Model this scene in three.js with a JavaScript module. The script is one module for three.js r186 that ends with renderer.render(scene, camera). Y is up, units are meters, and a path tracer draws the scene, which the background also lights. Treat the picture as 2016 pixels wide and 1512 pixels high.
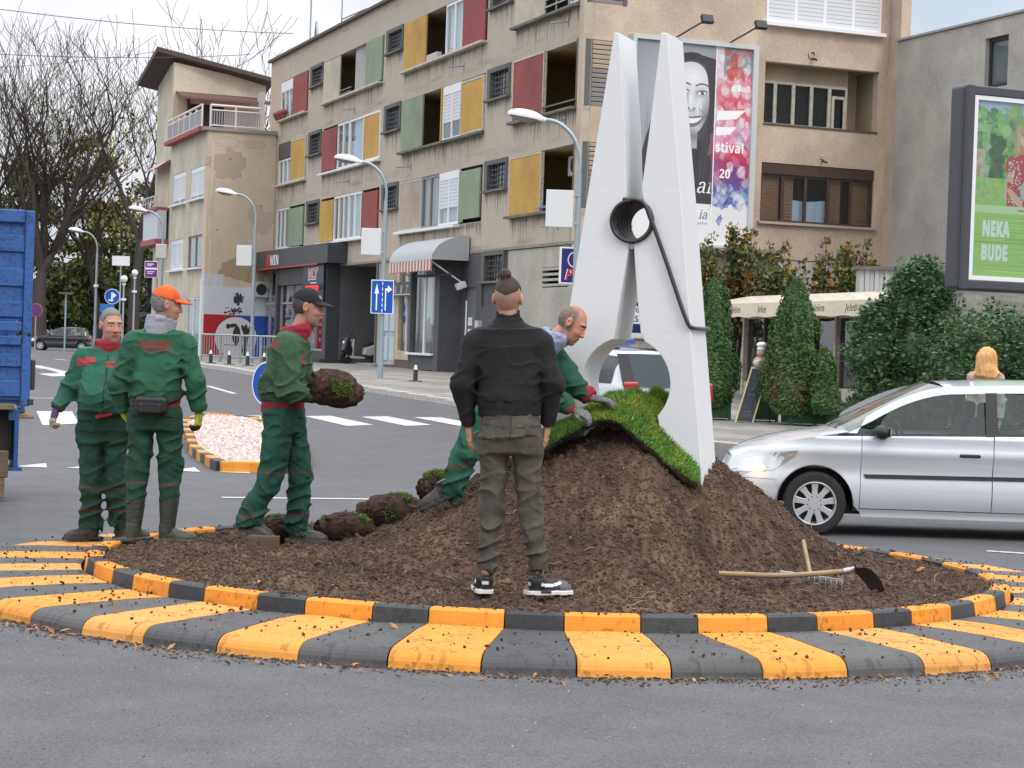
import * as THREE from 'three';
import { mergeGeometries } from 'three/addons/utils/BufferGeometryUtils.js';
import { RoundedBoxGeometry } from 'three/addons/geometries/RoundedBoxGeometry.js';

// ---------------------------------------------------------------- camera, sky, sun, exposure
const scene = new THREE.Scene();
const camera = new THREE.PerspectiveCamera(2 * Math.atan(756 / 4400) * 180 / Math.PI, 4 / 3, 0.1, 2000);
camera.position.set(0, 1.7, 0);
camera.rotation.order = 'YXZ';
camera.rotation.set(-Math.atan(76 / 4400), 0, 0.034);
scene.add(camera);

const renderer = new THREE.WebGLRenderer({ antialias: true });
renderer.setSize(1024, 768);
renderer.toneMapping = THREE.LinearToneMapping;
renderer.toneMappingExposure = 1.22;
renderer.shadowMap.enabled = true;
renderer.shadowMap.type = THREE.PCFSoftShadowMap;

const { abs, sin, cos, sqrt, min, max, PI, floor, hypot, exp, pow, atan2, tan } = Math;
const V3 = (x, y, z) => new THREE.Vector3(x, y, z);
const clamp = (x, a = 0, b = 1) => x < a ? a : x > b ? b : x;
const lerp = (a, b, t) => a + (b - a) * t;
const sstep = (a, b, x) => { const t = clamp((x - a) / (b - a)); return t * t * (3 - 2 * t); };
function RNG(seed) { let s = seed >>> 0; return () => { s = (s + 0x6D2B79F5) | 0; let t = Math.imul(s ^ (s >>> 15), 1 | s); t = (t + Math.imul(t ^ (t >>> 7), 61 | t)) ^ t; return ((t ^ (t >>> 14)) >>> 0) / 4294967296; }; }
function hash3(x, y, z) { let h = Math.imul(x, 374761393) ^ Math.imul(y, 668265263) ^ Math.imul(z, 2147483647 - 1274126177); h = Math.imul(h ^ (h >>> 13), 1274126177); return ((h ^ (h >>> 16)) >>> 0) / 4294967296; }
function noise3(x, y, z) {                      // value noise, -1..1
  const xi = floor(x), yi = floor(y), zi = floor(z); let u = x - xi, v = y - yi, w = z - zi;
  u = u * u * (3 - 2 * u); v = v * v * (3 - 2 * v); w = w * w * (3 - 2 * w);
  const a = lerp(lerp(hash3(xi, yi, zi), hash3(xi + 1, yi, zi), u), lerp(hash3(xi, yi + 1, zi), hash3(xi + 1, yi + 1, zi), u), v);
  const b = lerp(lerp(hash3(xi, yi, zi + 1), hash3(xi + 1, yi, zi + 1), u), lerp(hash3(xi, yi + 1, zi + 1), hash3(xi + 1, yi + 1, zi + 1), u), v);
  return lerp(a, b, w) * 2 - 1;
}
function fbm3(x, y, z, n = 4) { let s = 0, a = 0.5; for (let i = 0; i < n; i++) { s += a * noise3(x, y, z); x *= 2.03; y *= 2.03; z *= 2.03; a *= 0.5; } return s; }
function pnoise(x, y, p, seed) {                // tileable value noise with period p
  const xi = floor(x), yi = floor(y); let u = x - xi, v = y - yi; u = u * u * (3 - 2 * u); v = v * v * (3 - 2 * v);
  const m = (a) => ((a % p) + p) % p;
  return lerp(lerp(hash3(m(xi), m(yi), seed), hash3(m(xi + 1), m(yi), seed), u), lerp(hash3(m(xi), m(yi + 1), seed), hash3(m(xi + 1), m(yi + 1), seed), u), v) * 2 - 1;
}
function pfbm(u, v, p, n, seed) { let s = 0, a = 0.5; for (let i = 0; i < n; i++) { s += a * pnoise(u * p, v * p, p, seed + i * 17); p *= 2; a *= 0.5; } return s; }

{ // overcast sky: the usual overcast luminance law (zenith brighter than horizon) with cloud structure
  const W = 1024, Hh = 512, data = new Float32Array(W * Hh * 4);
  for (let j = 0; j < Hh; j++) {
    const el = ((j + 0.5) / Hh - 0.5) * PI;
    for (let i = 0; i < W; i++) {
      const az = ((i + 0.5) / W) * 2 * PI, k = (j * W + i) * 4;
      const dx = cos(el) * cos(az), dy = sin(el), dz = cos(el) * sin(az);
      let L, r = 0.97, g = 0.985, b = 1.03;
      if (dy > -0.02) {
        const e = max(dy, 0);
        const q = 1 / (e + 0.22);
        const c = fbm3(dx * q * 1.5 + 3.1, dz * q * 1.5 + 7.7, 1.3 + e * 4, 5);
        const c2 = fbm3(dx * 9 + 11, dy * 22, dz * 9 + 5, 4);
        const t = clamp(0.5 + c * 1.1 + c2 * 0.55);
        L = 0.70 * (1 + 2.5 * e) / 1.1 * (0.72 + 0.44 * t);
        const blue = clamp((0.42 - t) * 2.6);         // thinner cloud lets some blue through
        r -= 0.24 * blue; g -= 0.10 * blue; b += 0.02 * blue;
      } else L = 0.25;
      data[k] = L * r; data[k + 1] = L * g; data[k + 2] = L * b; data[k + 3] = 1;
    }
  }
  const t = new THREE.DataTexture(data, W, Hh, THREE.RGBAFormat, THREE.FloatType);
  t.mapping = THREE.EquirectangularReflectionMapping; t.magFilter = t.minFilter = THREE.LinearFilter; t.wrapS = THREE.RepeatWrapping; t.needsUpdate = true;
  scene.background = t; scene.environment = t;
}
const sun = new THREE.DirectionalLight(0xfff4e6, 0.85);
sun.position.set(26, 38, 8); sun.target.position.set(0, 0, -22); scene.add(sun, sun.target);
sun.castShadow = true; sun.shadow.radius = 30; sun.shadow.mapSize.set(4096, 4096);
Object.assign(sun.shadow.camera, { left: -60, right: 60, top: 60, bottom: -60, near: 1, far: 260 });
// ---------------------------------------------------------------- helpers
const used = {};
function numbered(n) { if (!(n in used)) { used[n] = 0; return n; } used[n]++; return n + '_' + String(used[n]).padStart(3, '0'); }
function thing(name, label, category, p = [0, 0, 0], ry = 0, group) {
  const o = new THREE.Group(); o.name = numbered(name); o.position.set(p[0], p[1], p[2]); o.rotation.y = ry; scene.add(o);
  o.userData = { label, category }; if (group) o.userData.group = group; return o;
}
function part(parent, name, geo, m, label) {
  if (Array.isArray(geo)) geo = merge(geo);
  if (m.userData.tri && !geo.userData.uvd) uvm(geo);
  const o = new THREE.Mesh(geo, m); o.name = parent === scene ? numbered(name) : name; o.castShadow = o.receiveShadow = true; parent.add(o);
  if (label) o.userData.label = label; return o;
}
function sub(parent, name, p = [0, 0, 0], ry = 0) { const o = new THREE.Group(); o.name = name; o.position.set(p[0], p[1], p[2]); o.rotation.y = ry; parent.add(o); return o; }
function struct(name, geo, m, label, category) { const o = part(scene, name, geo, m); o.userData = { kind: 'structure', label, category }; return o; }
function merge(list) {
  const keep = ['position', 'normal', 'uv']; const anyC = list.some(g => g.attributes.color); if (anyC) keep.push('color');
  const L = list.map(g => {
    let q = g.index ? g.toNonIndexed() : g.clone();
    if (!q.attributes.normal) q.computeVertexNormals();
    const n = q.attributes.position.count;
    if (!q.attributes.uv) q.setAttribute('uv', new THREE.BufferAttribute(new Float32Array(n * 2), 2));
    if (anyC && !q.attributes.color) q.setAttribute('color', new THREE.BufferAttribute(new Float32Array(n * 3).fill(1), 3));
    for (const k of Object.keys(q.attributes)) if (!keep.includes(k)) q.deleteAttribute(k);
    return q;
  });
  return L.length === 1 ? L[0] : mergeGeometries(L);
}
function uvm(g) { // metre uv from the dominant normal
  const p = g.attributes.position, n = g.attributes.normal, uv = new Float32Array(p.count * 2);
  for (let i = 0; i < p.count; i++) {
    const ax = abs(n.getX(i)), ay = abs(n.getY(i)), az = abs(n.getZ(i));
    if (ay >= ax && ay >= az) { uv[2 * i] = p.getX(i); uv[2 * i + 1] = p.getZ(i); }
    else if (ax >= az) { uv[2 * i] = p.getZ(i) + 3.3; uv[2 * i + 1] = p.getY(i); }
    else { uv[2 * i] = p.getX(i); uv[2 * i + 1] = p.getY(i); }
  }
  g.setAttribute('uv', new THREE.BufferAttribute(uv, 2)); g.userData.uvd = true; return g;
}
const TM = new THREE.Matrix4();
function B(w, h, d, x = 0, y = 0, z = 0, rx = 0, ry = 0, rz = 0) { const g = new THREE.BoxGeometry(w, h, d); if (rx) g.rotateX(rx); if (rz) g.rotateZ(rz); if (ry) g.rotateY(ry); return g.translate(x, y, z); }
function BB(x0, x1, y0, y1, z0, z1) { return B(abs(x1 - x0), abs(y1 - y0), abs(z1 - z0), (x0 + x1) / 2, (y0 + y1) / 2, (z0 + z1) / 2); }
function RB(w, h, d, r, x = 0, y = 0, z = 0, rx = 0, ry = 0, rz = 0) { const g = new RoundedBoxGeometry(w, h, d, 2, min(r, w / 2.01, h / 2.01, d / 2.01)); if (rx) g.rotateX(rx); if (rz) g.rotateZ(rz); if (ry) g.rotateY(ry); return g.translate(x, y, z); }
function rod(a, b, r0, r1 = r0, n = 8) { // tapered bar between two points
  const A = V3(...a), D = V3(...b).sub(A), L = D.length(); const g = new THREE.CylinderGeometry(r1, r0, L, n, 1); g.translate(0, L / 2, 0);
  const q = new THREE.Quaternion().setFromUnitVectors(V3(0, 1, 0), D.normalize()); g.applyQuaternion(q); return g.translate(A.x, A.y, A.z);
}
function tube(pts, r, n = 8, seg = 0, closed = false) { const c = new THREE.CatmullRomCurve3(pts.map(p => V3(...p)), closed); return new THREE.TubeGeometry(c, seg || pts.length * 5, r, n, closed); }
function extr(pts, depth, bevel = 0, holes = []) { // polygon in xy, extruded along +z
  const s = new THREE.Shape(pts.map(p => new THREE.Vector2(p[0], p[1])));
  for (const h of holes) s.holes.push(new THREE.Path(h.map(p => new THREE.Vector2(p[0], p[1]))));
  return new THREE.ExtrudeGeometry(s, { depth, bevelEnabled: bevel > 0, bevelSize: bevel, bevelThickness: bevel, bevelOffset: -bevel, bevelSegments: 2, curveSegments: 12 });
}
const rect = (x0, x1, y0, y1) => [[x0, y0], [x1, y0], [x1, y1], [x0, y1]];
function gridGeo(nu, nv, fn, colFn) { // fn(u,v)->[x,y,z]; shared vertices, smooth
  const P = [], UV = [], I = [], Cc = [];
  for (let j = 0; j <= nv; j++) for (let i = 0; i <= nu; i++) { const p = fn(i / nu, j / nv); P.push(p[0], p[1], p[2]); UV.push(i / nu, j / nv); if (colFn) Cc.push(...colFn(i / nu, j / nv, p)); }
  for (let j = 0; j < nv; j++) for (let i = 0; i < nu; i++) { const a = j * (nu + 1) + i, b = a + 1, c = a + nu + 1, d = c + 1; I.push(a, b, d, a, d, c); }
  const g = new THREE.BufferGeometry(); g.setAttribute('position', new THREE.Float32BufferAttribute(P, 3)); g.setAttribute('uv', new THREE.Float32BufferAttribute(UV, 2));
  if (colFn) g.setAttribute('color', new THREE.Float32BufferAttribute(Cc, 3));
  g.setIndex(I); g.computeVertexNormals(); return g;
}
// textures --------------------------------------------------------
function dataTex(n, size, fn, srgb = true) { // size: metres covered
  const d = new Uint8Array(n * n * 4);
  for (let j = 0; j < n; j++) for (let i = 0; i < n; i++) { const c = fn(i / n, j / n), k = (j * n + i) * 4; if (c.length) { d[k] = c[0]; d[k + 1] = c[1]; d[k + 2] = c[2]; } else d[k] = d[k + 1] = d[k + 2] = c; d[k + 3] = 255; }
  const t = new THREE.DataTexture(d, n, n, THREE.RGBAFormat); t.wrapS = t.wrapT = THREE.RepeatWrapping; t.magFilter = THREE.LinearFilter; t.minFilter = THREE.LinearMipmapLinearFilter; t.generateMipmaps = true;
  if (srgb) t.colorSpace = THREE.SRGBColorSpace; t.repeat.set(1 / size, 1 / size); t.needsUpdate = true; return t;
}
function canvasTex(w, h, draw) { const c = document.createElement('canvas'); c.width = w; c.height = h; const x = c.getContext('2d'); draw(x, w, h); const t = new THREE.CanvasTexture(c); t.colorSpace = THREE.SRGBColorSpace; t.anisotropy = 8; return t; }
const S = v => clamp(v, 0, 255) | 0;
const col = (r, g, b) => new THREE.Color().setRGB(r, g, b);
const rnd = RNG(4711);
const T = {};
{ const sp = RNG(5), s1 = new Float32Array(512 * 512).map(() => sp());
  const stone = (u, v) => s1[((floor(v * 512) & 511) * 512) + (floor(u * 512) & 511)];
  T.asphalt = dataTex(1024, 2.4, (u, v) => { const f = pfbm(u, v, 8, 5, 3), k = stone(u, v), k2 = stone(u * 0.5 + 0.3, v * 0.5); const b = 206 + f * 22 + (k - 0.5) * 62 + (k2 > 0.93 ? 38 : 0) - (k2 < 0.06 ? 55 : 0); return [S(b), S(b), S(b + 3)]; });
  T.asphaltB = dataTex(512, 1.2, (u, v) => S(120 + (stone(u, v) - 0.5) * 200 + pfbm(u, v, 16, 3, 9) * 70), false);
  T.soil = dataTex(1024, 1.3, (u, v) => { const f = pfbm(u, v, 6, 6, 31), f2 = pfbm(u, v, 40, 3, 57); const b = 186 + f * 78 + f2 * 84; return [S(b + 4), S(b - 2 + f * 10), S(b - 8 + f2 * 14)]; });
  T.soilB = dataTex(512, 0.6, (u, v) => S(128 + pfbm(u, v, 10, 5, 77) * 210), false);
  T.plaster = dataTex(1024, 4.1, (u, v) => { const f = pfbm(u, v, 4, 6, 101), f2 = pfbm(u, v, 3, 3, 140), g2 = pfbm(u, v, 96, 2, 11); const b = 226 + f * 34 + f2 * 22 + g2 * 16; return [S(b + 2), S(b), S(b - 4 - f2 * 10)]; });
  T.plasterB = dataTex(512, 0.9, (u, v) => S(128 + pfbm(u, v, 20, 4, 19) * 190), false);
  T.conc = dataTex(1024, 3, (u, v) => { const f = pfbm(u, v, 5, 6, 211), f2 = pfbm(u, v, 70, 2, 44); const b = 214 + f * 48 + f2 * 30; return [S(b + 2), S(b), S(b - 5)]; });
  T.paint = dataTex(1024, 1.1, (u, v) => { const f = pfbm(u, v, 4, 6, 301), f2 = pfbm(u, v, 24, 4, 333), f3 = pfbm(u, v, 9, 4, 377); let b = 242 + f * 20 + f2 * 12; if (f2 + f3 * 0.6 > 0.44) b -= 46; if (f2 - f3 * 0.3 < -0.42) b -= 26; return [S(b), S(b - 2), S(b - 5)]; });
  T.paintB = dataTex(512, 0.5, (u, v) => S(128 + pfbm(u, v, 18, 4, 91) * 150), false);
  T.wood = dataTex(512, 0.5, (u, v) => { const f = pfbm(u * 1, v * 1, 3, 3, 401), l = pnoise(u * 4, v * 64, 64, 402) * 0.5 + pnoise(u * 8, v * 128, 128, 404) * 0.4; const b = 214 + l * 34 + f * 24; return [S(b + 4), S(b - 2), S(b - 14)]; });
  T.cloth = dataTex(512, 0.6, (u, v) => { const f = pfbm(u, v, 5, 5, 501), w = pnoise(u * 128, v * 128, 128, 505); const b = 224 + f * 34 + w * 13; return [S(b), S(b), S(b)]; });
  T.clothB = dataTex(512, 0.25, (u, v) => S(128 + pnoise(u * 64, v * 64, 64, 601) * 70 + pfbm(u, v, 8, 4, 610) * 90), false);
}
// materials -------------------------------------------------------
function mat(c, rough = 0.85, o = {}) {
  const { tri, ...r } = o; const m = new THREE.MeshPhysicalMaterial({ color: Array.isArray(c) ? col(...c) : c, roughness: rough, metalness: 0, ...r }); if (tri || r.map || r.bumpMap) m.userData.tri = tri !== false; return m;
}
const plasterO = { map: T.plaster, bumpMap: T.plasterB, bumpScale: 0.004 };
const M = {
  asphalt: mat([0.145, 0.147, 0.151], 0.74, { map: T.asphalt, bumpMap: T.asphaltB, bumpScale: 0.004, vertexColors: true }),
  pave: mat([0.36, 0.345, 0.33], 0.9, { map: T.conc, bumpMap: T.plasterB, bumpScale: 0.003 }),
  kerbW: mat([0.55, 0.53, 0.5], 0.85, { map: T.paint, bumpMap: T.paintB, bumpScale: 0.002 }),
  white: mat([0.72, 0.72, 0.7], 0.6, { map: T.paint }),
  pvc: mat([0.78, 0.79, 0.8], 0.35), pvcD: mat([0.5, 0.5, 0.48], 0.5),
  glass: mat([0.85, 0.9, 0.92], 0.03, { transmission: 1, ior: 1.5, thickness: 0 }),
  glassD: mat([0.5, 0.55, 0.57], 0.03, { transmission: 1, ior: 1.6, thickness: 0 }),
  dark: mat([0.02, 0.02, 0.022], 0.6), darkMetal: mat([0.045, 0.047, 0.05], 0.45, { metalness: 0.3 }),
  greyMetal: mat([0.36, 0.39, 0.41], 0.45, { metalness: 0.5 }), galv: mat([0.42, 0.44, 0.45], 0.42, { metalness: 0.6 }),
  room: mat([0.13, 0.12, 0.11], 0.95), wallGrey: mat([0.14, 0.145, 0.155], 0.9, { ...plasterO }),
  black: mat([0.012, 0.012, 0.013], 0.7), rubber: mat([0.018, 0.018, 0.019], 0.85),
  chrome: mat([0.7, 0.7, 0.72], 0.18, { metalness: 1 }),
};
// signed-distance meshing (naive surface nets) -----------------------
function sdfMesh(f, lo, hi, cell, colFn, eps = cell * 0.35) {
  const n = [0, 1, 2].map(i => max(4, Math.ceil((hi[i] - lo[i]) / cell) + 1)), [nx, ny, nz] = n, F = new Float32Array(nx * ny * nz), bs = 4, rad = bs * cell * 0.9 + cell;
  const id = (x, y, z) => (z * ny + y) * nx + x;
  for (let z = 0; z < nz; z += bs) for (let y = 0; y < ny; y += bs) for (let x = 0; x < nx; x += bs) {
    const c = f(lo[0] + (x + 1.5) * cell, lo[1] + (y + 1.5) * cell, lo[2] + (z + 1.5) * cell), far = abs(c) > rad * 1.5 + 0.015;
    for (let k = z; k < min(z + bs, nz); k++) for (let j = y; j < min(y + bs, ny); j++) for (let i = x; i < min(x + bs, nx); i++) F[id(i, j, k)] = far ? c : f(lo[0] + i * cell, lo[1] + j * cell, lo[2] + k * cell);
  }
  const P = [], I = [], map = new Int32Array(nx * ny * nz).fill(-1);
  for (let z = 0; z < nz - 1; z++) for (let y = 0; y < ny - 1; y++) for (let x = 0; x < nx - 1; x++) {
    let m = 0; const v = [];
    for (let q = 0; q < 8; q++) { const d = F[id(x + (q & 1), y + ((q >> 1) & 1), z + (q >> 2))]; v.push(d); if (d < 0) m |= 1 << q; }
    if (m === 0 || m === 255) continue;
    let sx = 0, sy = 0, sz = 0, c = 0;
    for (let a = 0; a < 8; a++) for (const ax of [1, 2, 4]) { const b = a | ax; if (b === a) continue; const A = v[a], Bv = v[b]; if ((A < 0) === (Bv < 0)) continue; const t = A / (A - Bv); sx += (a & 1) + (ax === 1 ? t : 0); sy += ((a >> 1) & 1) + (ax === 2 ? t : 0); sz += (a >> 2) + (ax === 4 ? t : 0); c++; }
    map[id(x, y, z)] = P.length / 3; P.push(lo[0] + (x + sx / c) * cell, lo[1] + (y + sy / c) * cell, lo[2] + (z + sz / c) * cell);
  }
  for (let z = 1; z < nz - 1; z++) for (let y = 1; y < ny - 1; y++) for (let x = 1; x < nx - 1; x++) {
    const a = F[id(x, y, z)] < 0;
    const Q = (b, p, q, r, s) => { if (a === b) return; if (p < 0 || q < 0 || r < 0 || s < 0) return; if (a) I.push(p, q, r, p, r, s); else I.push(p, r, q, p, s, r); };
    Q(F[id(x + 1, y, z)] < 0, map[id(x, y - 1, z - 1)], map[id(x, y, z - 1)], map[id(x, y, z)], map[id(x, y - 1, z)]);
    Q(F[id(x, y + 1, z)] < 0, map[id(x - 1, y, z - 1)], map[id(x - 1, y, z)], map[id(x, y, z)], map[id(x, y, z - 1)]);
    Q(F[id(x, y, z + 1)] < 0, map[id(x - 1, y - 1, z)], map[id(x, y - 1, z)], map[id(x, y, z)], map[id(x - 1, y, z)]);
  }
  const N = new Float32Array(P.length), Cc = colFn ? new Float32Array(P.length) : null;
  for (let i = 0; i < P.length; i += 3) {
    const x = P[i], y = P[i + 1], z = P[i + 2];
    let a = f(x + eps, y, z) - f(x - eps, y, z), b = f(x, y + eps, z) - f(x, y - eps, z), c = f(x, y, z + eps) - f(x, y, z - eps); const l = hypot(a, b, c) || 1;
    N[i] = a / l; N[i + 1] = b / l; N[i + 2] = c / l;
    if (Cc) { const k = colFn(x, y, z, a / l, b / l, c / l); Cc[i] = k[0]; Cc[i + 1] = k[1]; Cc[i + 2] = k[2]; }
  }
  const g = new THREE.BufferGeometry(); g.setAttribute('position', new THREE.Float32BufferAttribute(P, 3)); g.setAttribute('normal', new THREE.BufferAttribute(N, 3));
  g.setAttribute('uv', new THREE.BufferAttribute(new Float32Array(P.length / 3 * 2), 2)); if (Cc) g.setAttribute('color', new THREE.BufferAttribute(Cc, 3)); g.setIndex(I); return g;
}
const smin = (a, b, k) => { const h = max(k - abs(a - b), 0) / k; return min(a, b) - h * h * k * 0.25; };
const smax = (a, b, k) => -smin(-a, -b, k);
function cone(px, py, pz, a, b, ra, rb) { const bx = b[0] - a[0], by = b[1] - a[1], bz = b[2] - a[2], qx = px - a[0], qy = py - a[1], qz = pz - a[2]; const h = clamp((qx * bx + qy * by + qz * bz) / (bx * bx + by * by + bz * bz + 1e-9)); return hypot(qx - bx * h, qy - by * h, qz - bz * h) - (ra + (rb - ra) * h); }
// terrain ---------------------------------------------------------
const GP = [[-40, 0], [31, 0], [42, 0.2], [47, 0.3], [57, 0.65], [62, 0.72], [100, 0.72], [147, 0.3], [155, 0.35], [170, 1.15], [300, 1.5], [900, 2]];
function ground(x, z) { const d = -z; if (d <= GP[0][0]) return 0; for (let i = 1; i < GP.length; i++) if (d < GP[i][0]) return lerp(GP[i - 1][1], GP[i][1], (d - GP[i - 1][0]) / (GP[i][0] - GP[i - 1][0])); return 2; }
// ---------------------------------------------------------------- polygon cut into cells and mapped onto a surface
function clipHalf(P, ax, v, keepLess) { const R = []; for (let i = 0; i < P.length; i++) { const a = P[i], b = P[(i + 1) % P.length], da = keepLess ? v - a[ax] : a[ax] - v, db = keepLess ? v - b[ax] : b[ax] - v; if (da >= 0) R.push(a); if ((da > 0 && db < 0) || (da < 0 && db > 0)) { const t = da / (da - db); R.push([a[0] + (b[0] - a[0]) * t, a[1] + (b[1] - a[1]) * t]); } } return R; }
function polyGrid(poly, cx, cy, map, nrm) {
  let x0 = 1e9, x1 = -1e9, y0 = 1e9, y1 = -1e9; for (const p of poly) { x0 = min(x0, p[0]); x1 = max(x1, p[0]); y0 = min(y0, p[1]); y1 = max(y1, p[1]); }
  const P = [], N = [], UV = [];
  for (let X = floor(x0 / cx) * cx; X < x1; X += cx) {
    const colP = clipHalf(clipHalf(poly, 0, X, false), 0, X + cx, true); if (colP.length < 3) continue;
    for (let Y = floor(y0 / cy) * cy; Y < y1; Y += cy) {
      const q = clipHalf(clipHalf(colP, 1, Y, false), 1, Y + cy, true); if (q.length < 3) continue;
      let ar = 0; for (let i = 0; i < q.length; i++) { const a = q[i], b = q[(i + 1) % q.length]; ar += a[0] * b[1] - b[0] * a[1]; } if (abs(ar) < 1e-8) continue;
      const tr = THREE.ShapeUtils.triangulateShape(q.map(a => new THREE.Vector2(a[0], a[1])), []);
      for (const t of tr) for (const i of t) { const w = map(q[i][0], q[i][1]); P.push(...w); UV.push(q[i][0], q[i][1]); if (nrm) N.push(...nrm(q[i][0], q[i][1])); }
    }
  }
  const g = new THREE.BufferGeometry(); g.setAttribute('position', new THREE.Float32BufferAttribute(P, 3)); g.setAttribute('uv', new THREE.Float32BufferAttribute(UV, 2));
  if (nrm) g.setAttribute('normal', new THREE.Float32BufferAttribute(N, 3)); else g.computeVertexNormals(); g.userData.uvd = true; return g;
}
// ---------------------------------------------------------------- road
{
  const xs = [], zs = []; for (let x = -700; x < -60; x += 40) xs.push(x); for (let x = -60; x <= 60; x += 1) xs.push(x); for (let x = 100; x <= 700; x += 40) xs.push(x);
  for (let z = 80; z > 0; z -= 8) zs.push(z); for (let z = 0; z > -110; z -= 1) zs.push(z); for (let z = -110; z > -200; z -= 3) zs.push(z); for (let z = -200; z >= -1000; z -= 40) zs.push(z);
  const P = [], Cc = [], UV = [], I = [], nx = xs.length;
  for (const z of zs) for (const x of xs) {
    P.push(x, ground(x, z), z); UV.push(x, z);
    const f = fbm3(x * 0.16 + 4, z * 0.11, 2, 4), f2 = fbm3(x * 0.9, z * 0.5, 9, 3); const k = 1 + f * 0.14 + f2 * 0.09; Cc.push(k, k, k * 0.995);
  }
  for (let j = 0; j < zs.length - 1; j++) for (let i = 0; i < nx - 1; i++) { const a = j * nx + i, b = a + 1, c = a + nx, d = c + 1; I.push(a, b, d, a, d, c); }
  const g = new THREE.BufferGeometry(); g.setAttribute('position', new THREE.Float32BufferAttribute(P, 3)); g.setAttribute('uv', new THREE.Float32BufferAttribute(UV, 2)); g.setAttribute('color', new THREE.Float32BufferAttribute(Cc, 3)); g.setIndex(I); g.computeVertexNormals(); g.userData.uvd = true;
  struct('road', g, M.asphalt, 'grey asphalt road surface of the roundabout and its approaches', 'road');
}
const onG = (h) => (x, z) => [x, ground(x, z) + h, z];
// pavement on the far side, with kerb stones
const kerbLine = [[-19, -112], [-12.44, -80.56], [-9.29, -67.14], [-6.79, -58.78], [-4.92, -55.82], [-3.18, -52.24], [-1.53, -49.16], [0.6, -44.3], [2.6, -39.4], [3.4, -37], [4.4, -35.6], [7, -34.4], [14, -32], [40, -26]];
const kc = new THREE.CatmullRomCurve3(kerbLine.map(p => V3(p[0], 0, p[1])), false, 'catmullrom', 0.3);
{
  const edge = kc.getSpacedPoints(150).map(p => [p.x, p.z]);
  struct('pavement', polyGrid([...edge, [90, -26], [90, -150], [-19, -150]], 1.5, 1.5, onG(0.105)), M.pave, 'pale grey pavement in front of the apartment block and cafe', 'pavement');
  const k = new THREE.Group(); k.name = 'pavement_kerb'; k.userData = { kind: 'structure', label: 'row of pale kerb stones edging the far pavement', category: 'kerb' }; scene.add(k);
  const L = kc.getLength(), n = Math.round(L / 1.05), stones = [0, 1, 2].map(i => uvm(new RoundedBoxGeometry(1.03, 0.34, 0.17, 2, 0.02).translate(i * 0.37, 0, i * 0.21).translate(-i * 0.37, 0, -i * 0.21)));
  for (let i = 0; i < n; i++) { const p = kc.getPointAt((i + 0.5) / n), t = kc.getTangentAt((i + 0.5) / n); const o = part(k, 'kerb_stone', stones[i % 3], M.kerbW); o.position.set(p.x, ground(p.x, p.z) - 0.045 + 0.004 * rnd(), p.z); o.rotation.set(0, atan2(-t.z, t.x), 0); }
}
// painted markings
const markM = mat([0.62, 0.62, 0.6], 0.7, { map: T.paint });
function mark(pts, name = 'road_marking', label = 'white painted road marking on asphalt') { struct(name, polyGrid(pts, 1, 1, onG(0.006)), markM, label, 'marking'); }
for (const [q, l] of [[[[-3.93, -42.58], [-3.48, -43.06], [-2.48, -40.44], [-2.92, -39.84]], 'white crossing bar nearest the worker carrying turf'], [[[-2.88, -43.08], [-2.41, -43.56], [-1.45, -41.1], [-1.89, -40.48]], 'white crossing bar in the middle of the crossing'], [[[-1.89, -43.54], [-1.37, -43.86], [-0.52, -41.52], [-0.94, -41.08]], 'white crossing bar beside the man in black jacket'], [[[-0.85, -43.9], [-0.4, -44.2], [0.45, -41.9], [0.02, -41.5]], 'white crossing bar behind the man in black jacket'], [[[-5.2, -41.9], [-4.75, -42.3], [-3.75, -39.6], [-4.2, -39.1]], 'white crossing bar at the gravel island'], [[[-8.75, -41.2], [-8.15, -41.5], [-7.3, -37.8], [-7.75, -37.0]], 'white crossing bar near the truck'], [[[-9.9, -41.6], [-9.4, -41.9], [-8.6, -38.2], [-9.05, -37.5]], 'white crossing bar beside the truck tailgate']]) mark(q, 'crossing_bar', l);
for (let i = 0; i < 9; i++) { const x = -6.5 + i * 0.62; if (x > -2.9) break; mark([[x - 0.2, -27.4 - i * 0.06], [x + 0.2, -27.4 - i * 0.06], [x, -28.3 - i * 0.06]], 'yield_triangle', 'white yield triangle in the row across the lane'); }
function stripe(x0, z0, x1, z1, w, l) { const dx = x1 - x0, dz = z1 - z0, L = hypot(dx, dz), nx = -dz / L * w / 2, nz = dx / L * w / 2; mark([[x0 + nx, z0 + nz], [x1 + nx, z1 + nz], [x1 - nx, z1 - nz], [x0 - nx, z0 - nz]], 'lane_line', l); }
stripe(-3.0, -23.4, -0.2, -24.3, 0.14, 'thin white line behind the turf rolls');
stripe(-10.2, -45.8, -7.2, -46.9, 0.14, 'thin white line across the lane at the left');
stripe(-14.5, -62, -9.6, -54.2, 0.14, 'long white lane line at the far left');
for (let i = 0; i < 7; i++) { const z = -50 - i * 7.5, x = -6.2 - i * 2.75; stripe(x, z, x - 0.95, z - 2.6, 0.14, 'dash ' + ['first', 'second', 'third', 'fourth', 'fifth', 'sixth', 'seventh'][i] + ' from the crossing in the lane line'); }
stripe(-16.5, -60.5, -30, -97, 0.14, 'white edge line running to the park');
mark([[-11.75, -55.4], [-11.2, -54.4], [-10.5, -55.6], [-10.95, -55.9], [-12.9, -61], [-13.2, -60.9], [-11.35, -56.0]], 'lane_arrow', 'white lane arrow painted at the far left');
for (let i = 0; i < 5; i++) stripe(-17 - i * 2.6, -100 - i * 3, -21 - i * 2.6, -103 - i * 3, 0.3, ['first', 'second', 'third', 'fourth', 'fifth'][i] + ' bar of the far crossing by the park');
stripe(4.3, -20.0, 7.5, -18.6, 0.12, 'worn white line under the silver car');
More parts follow.
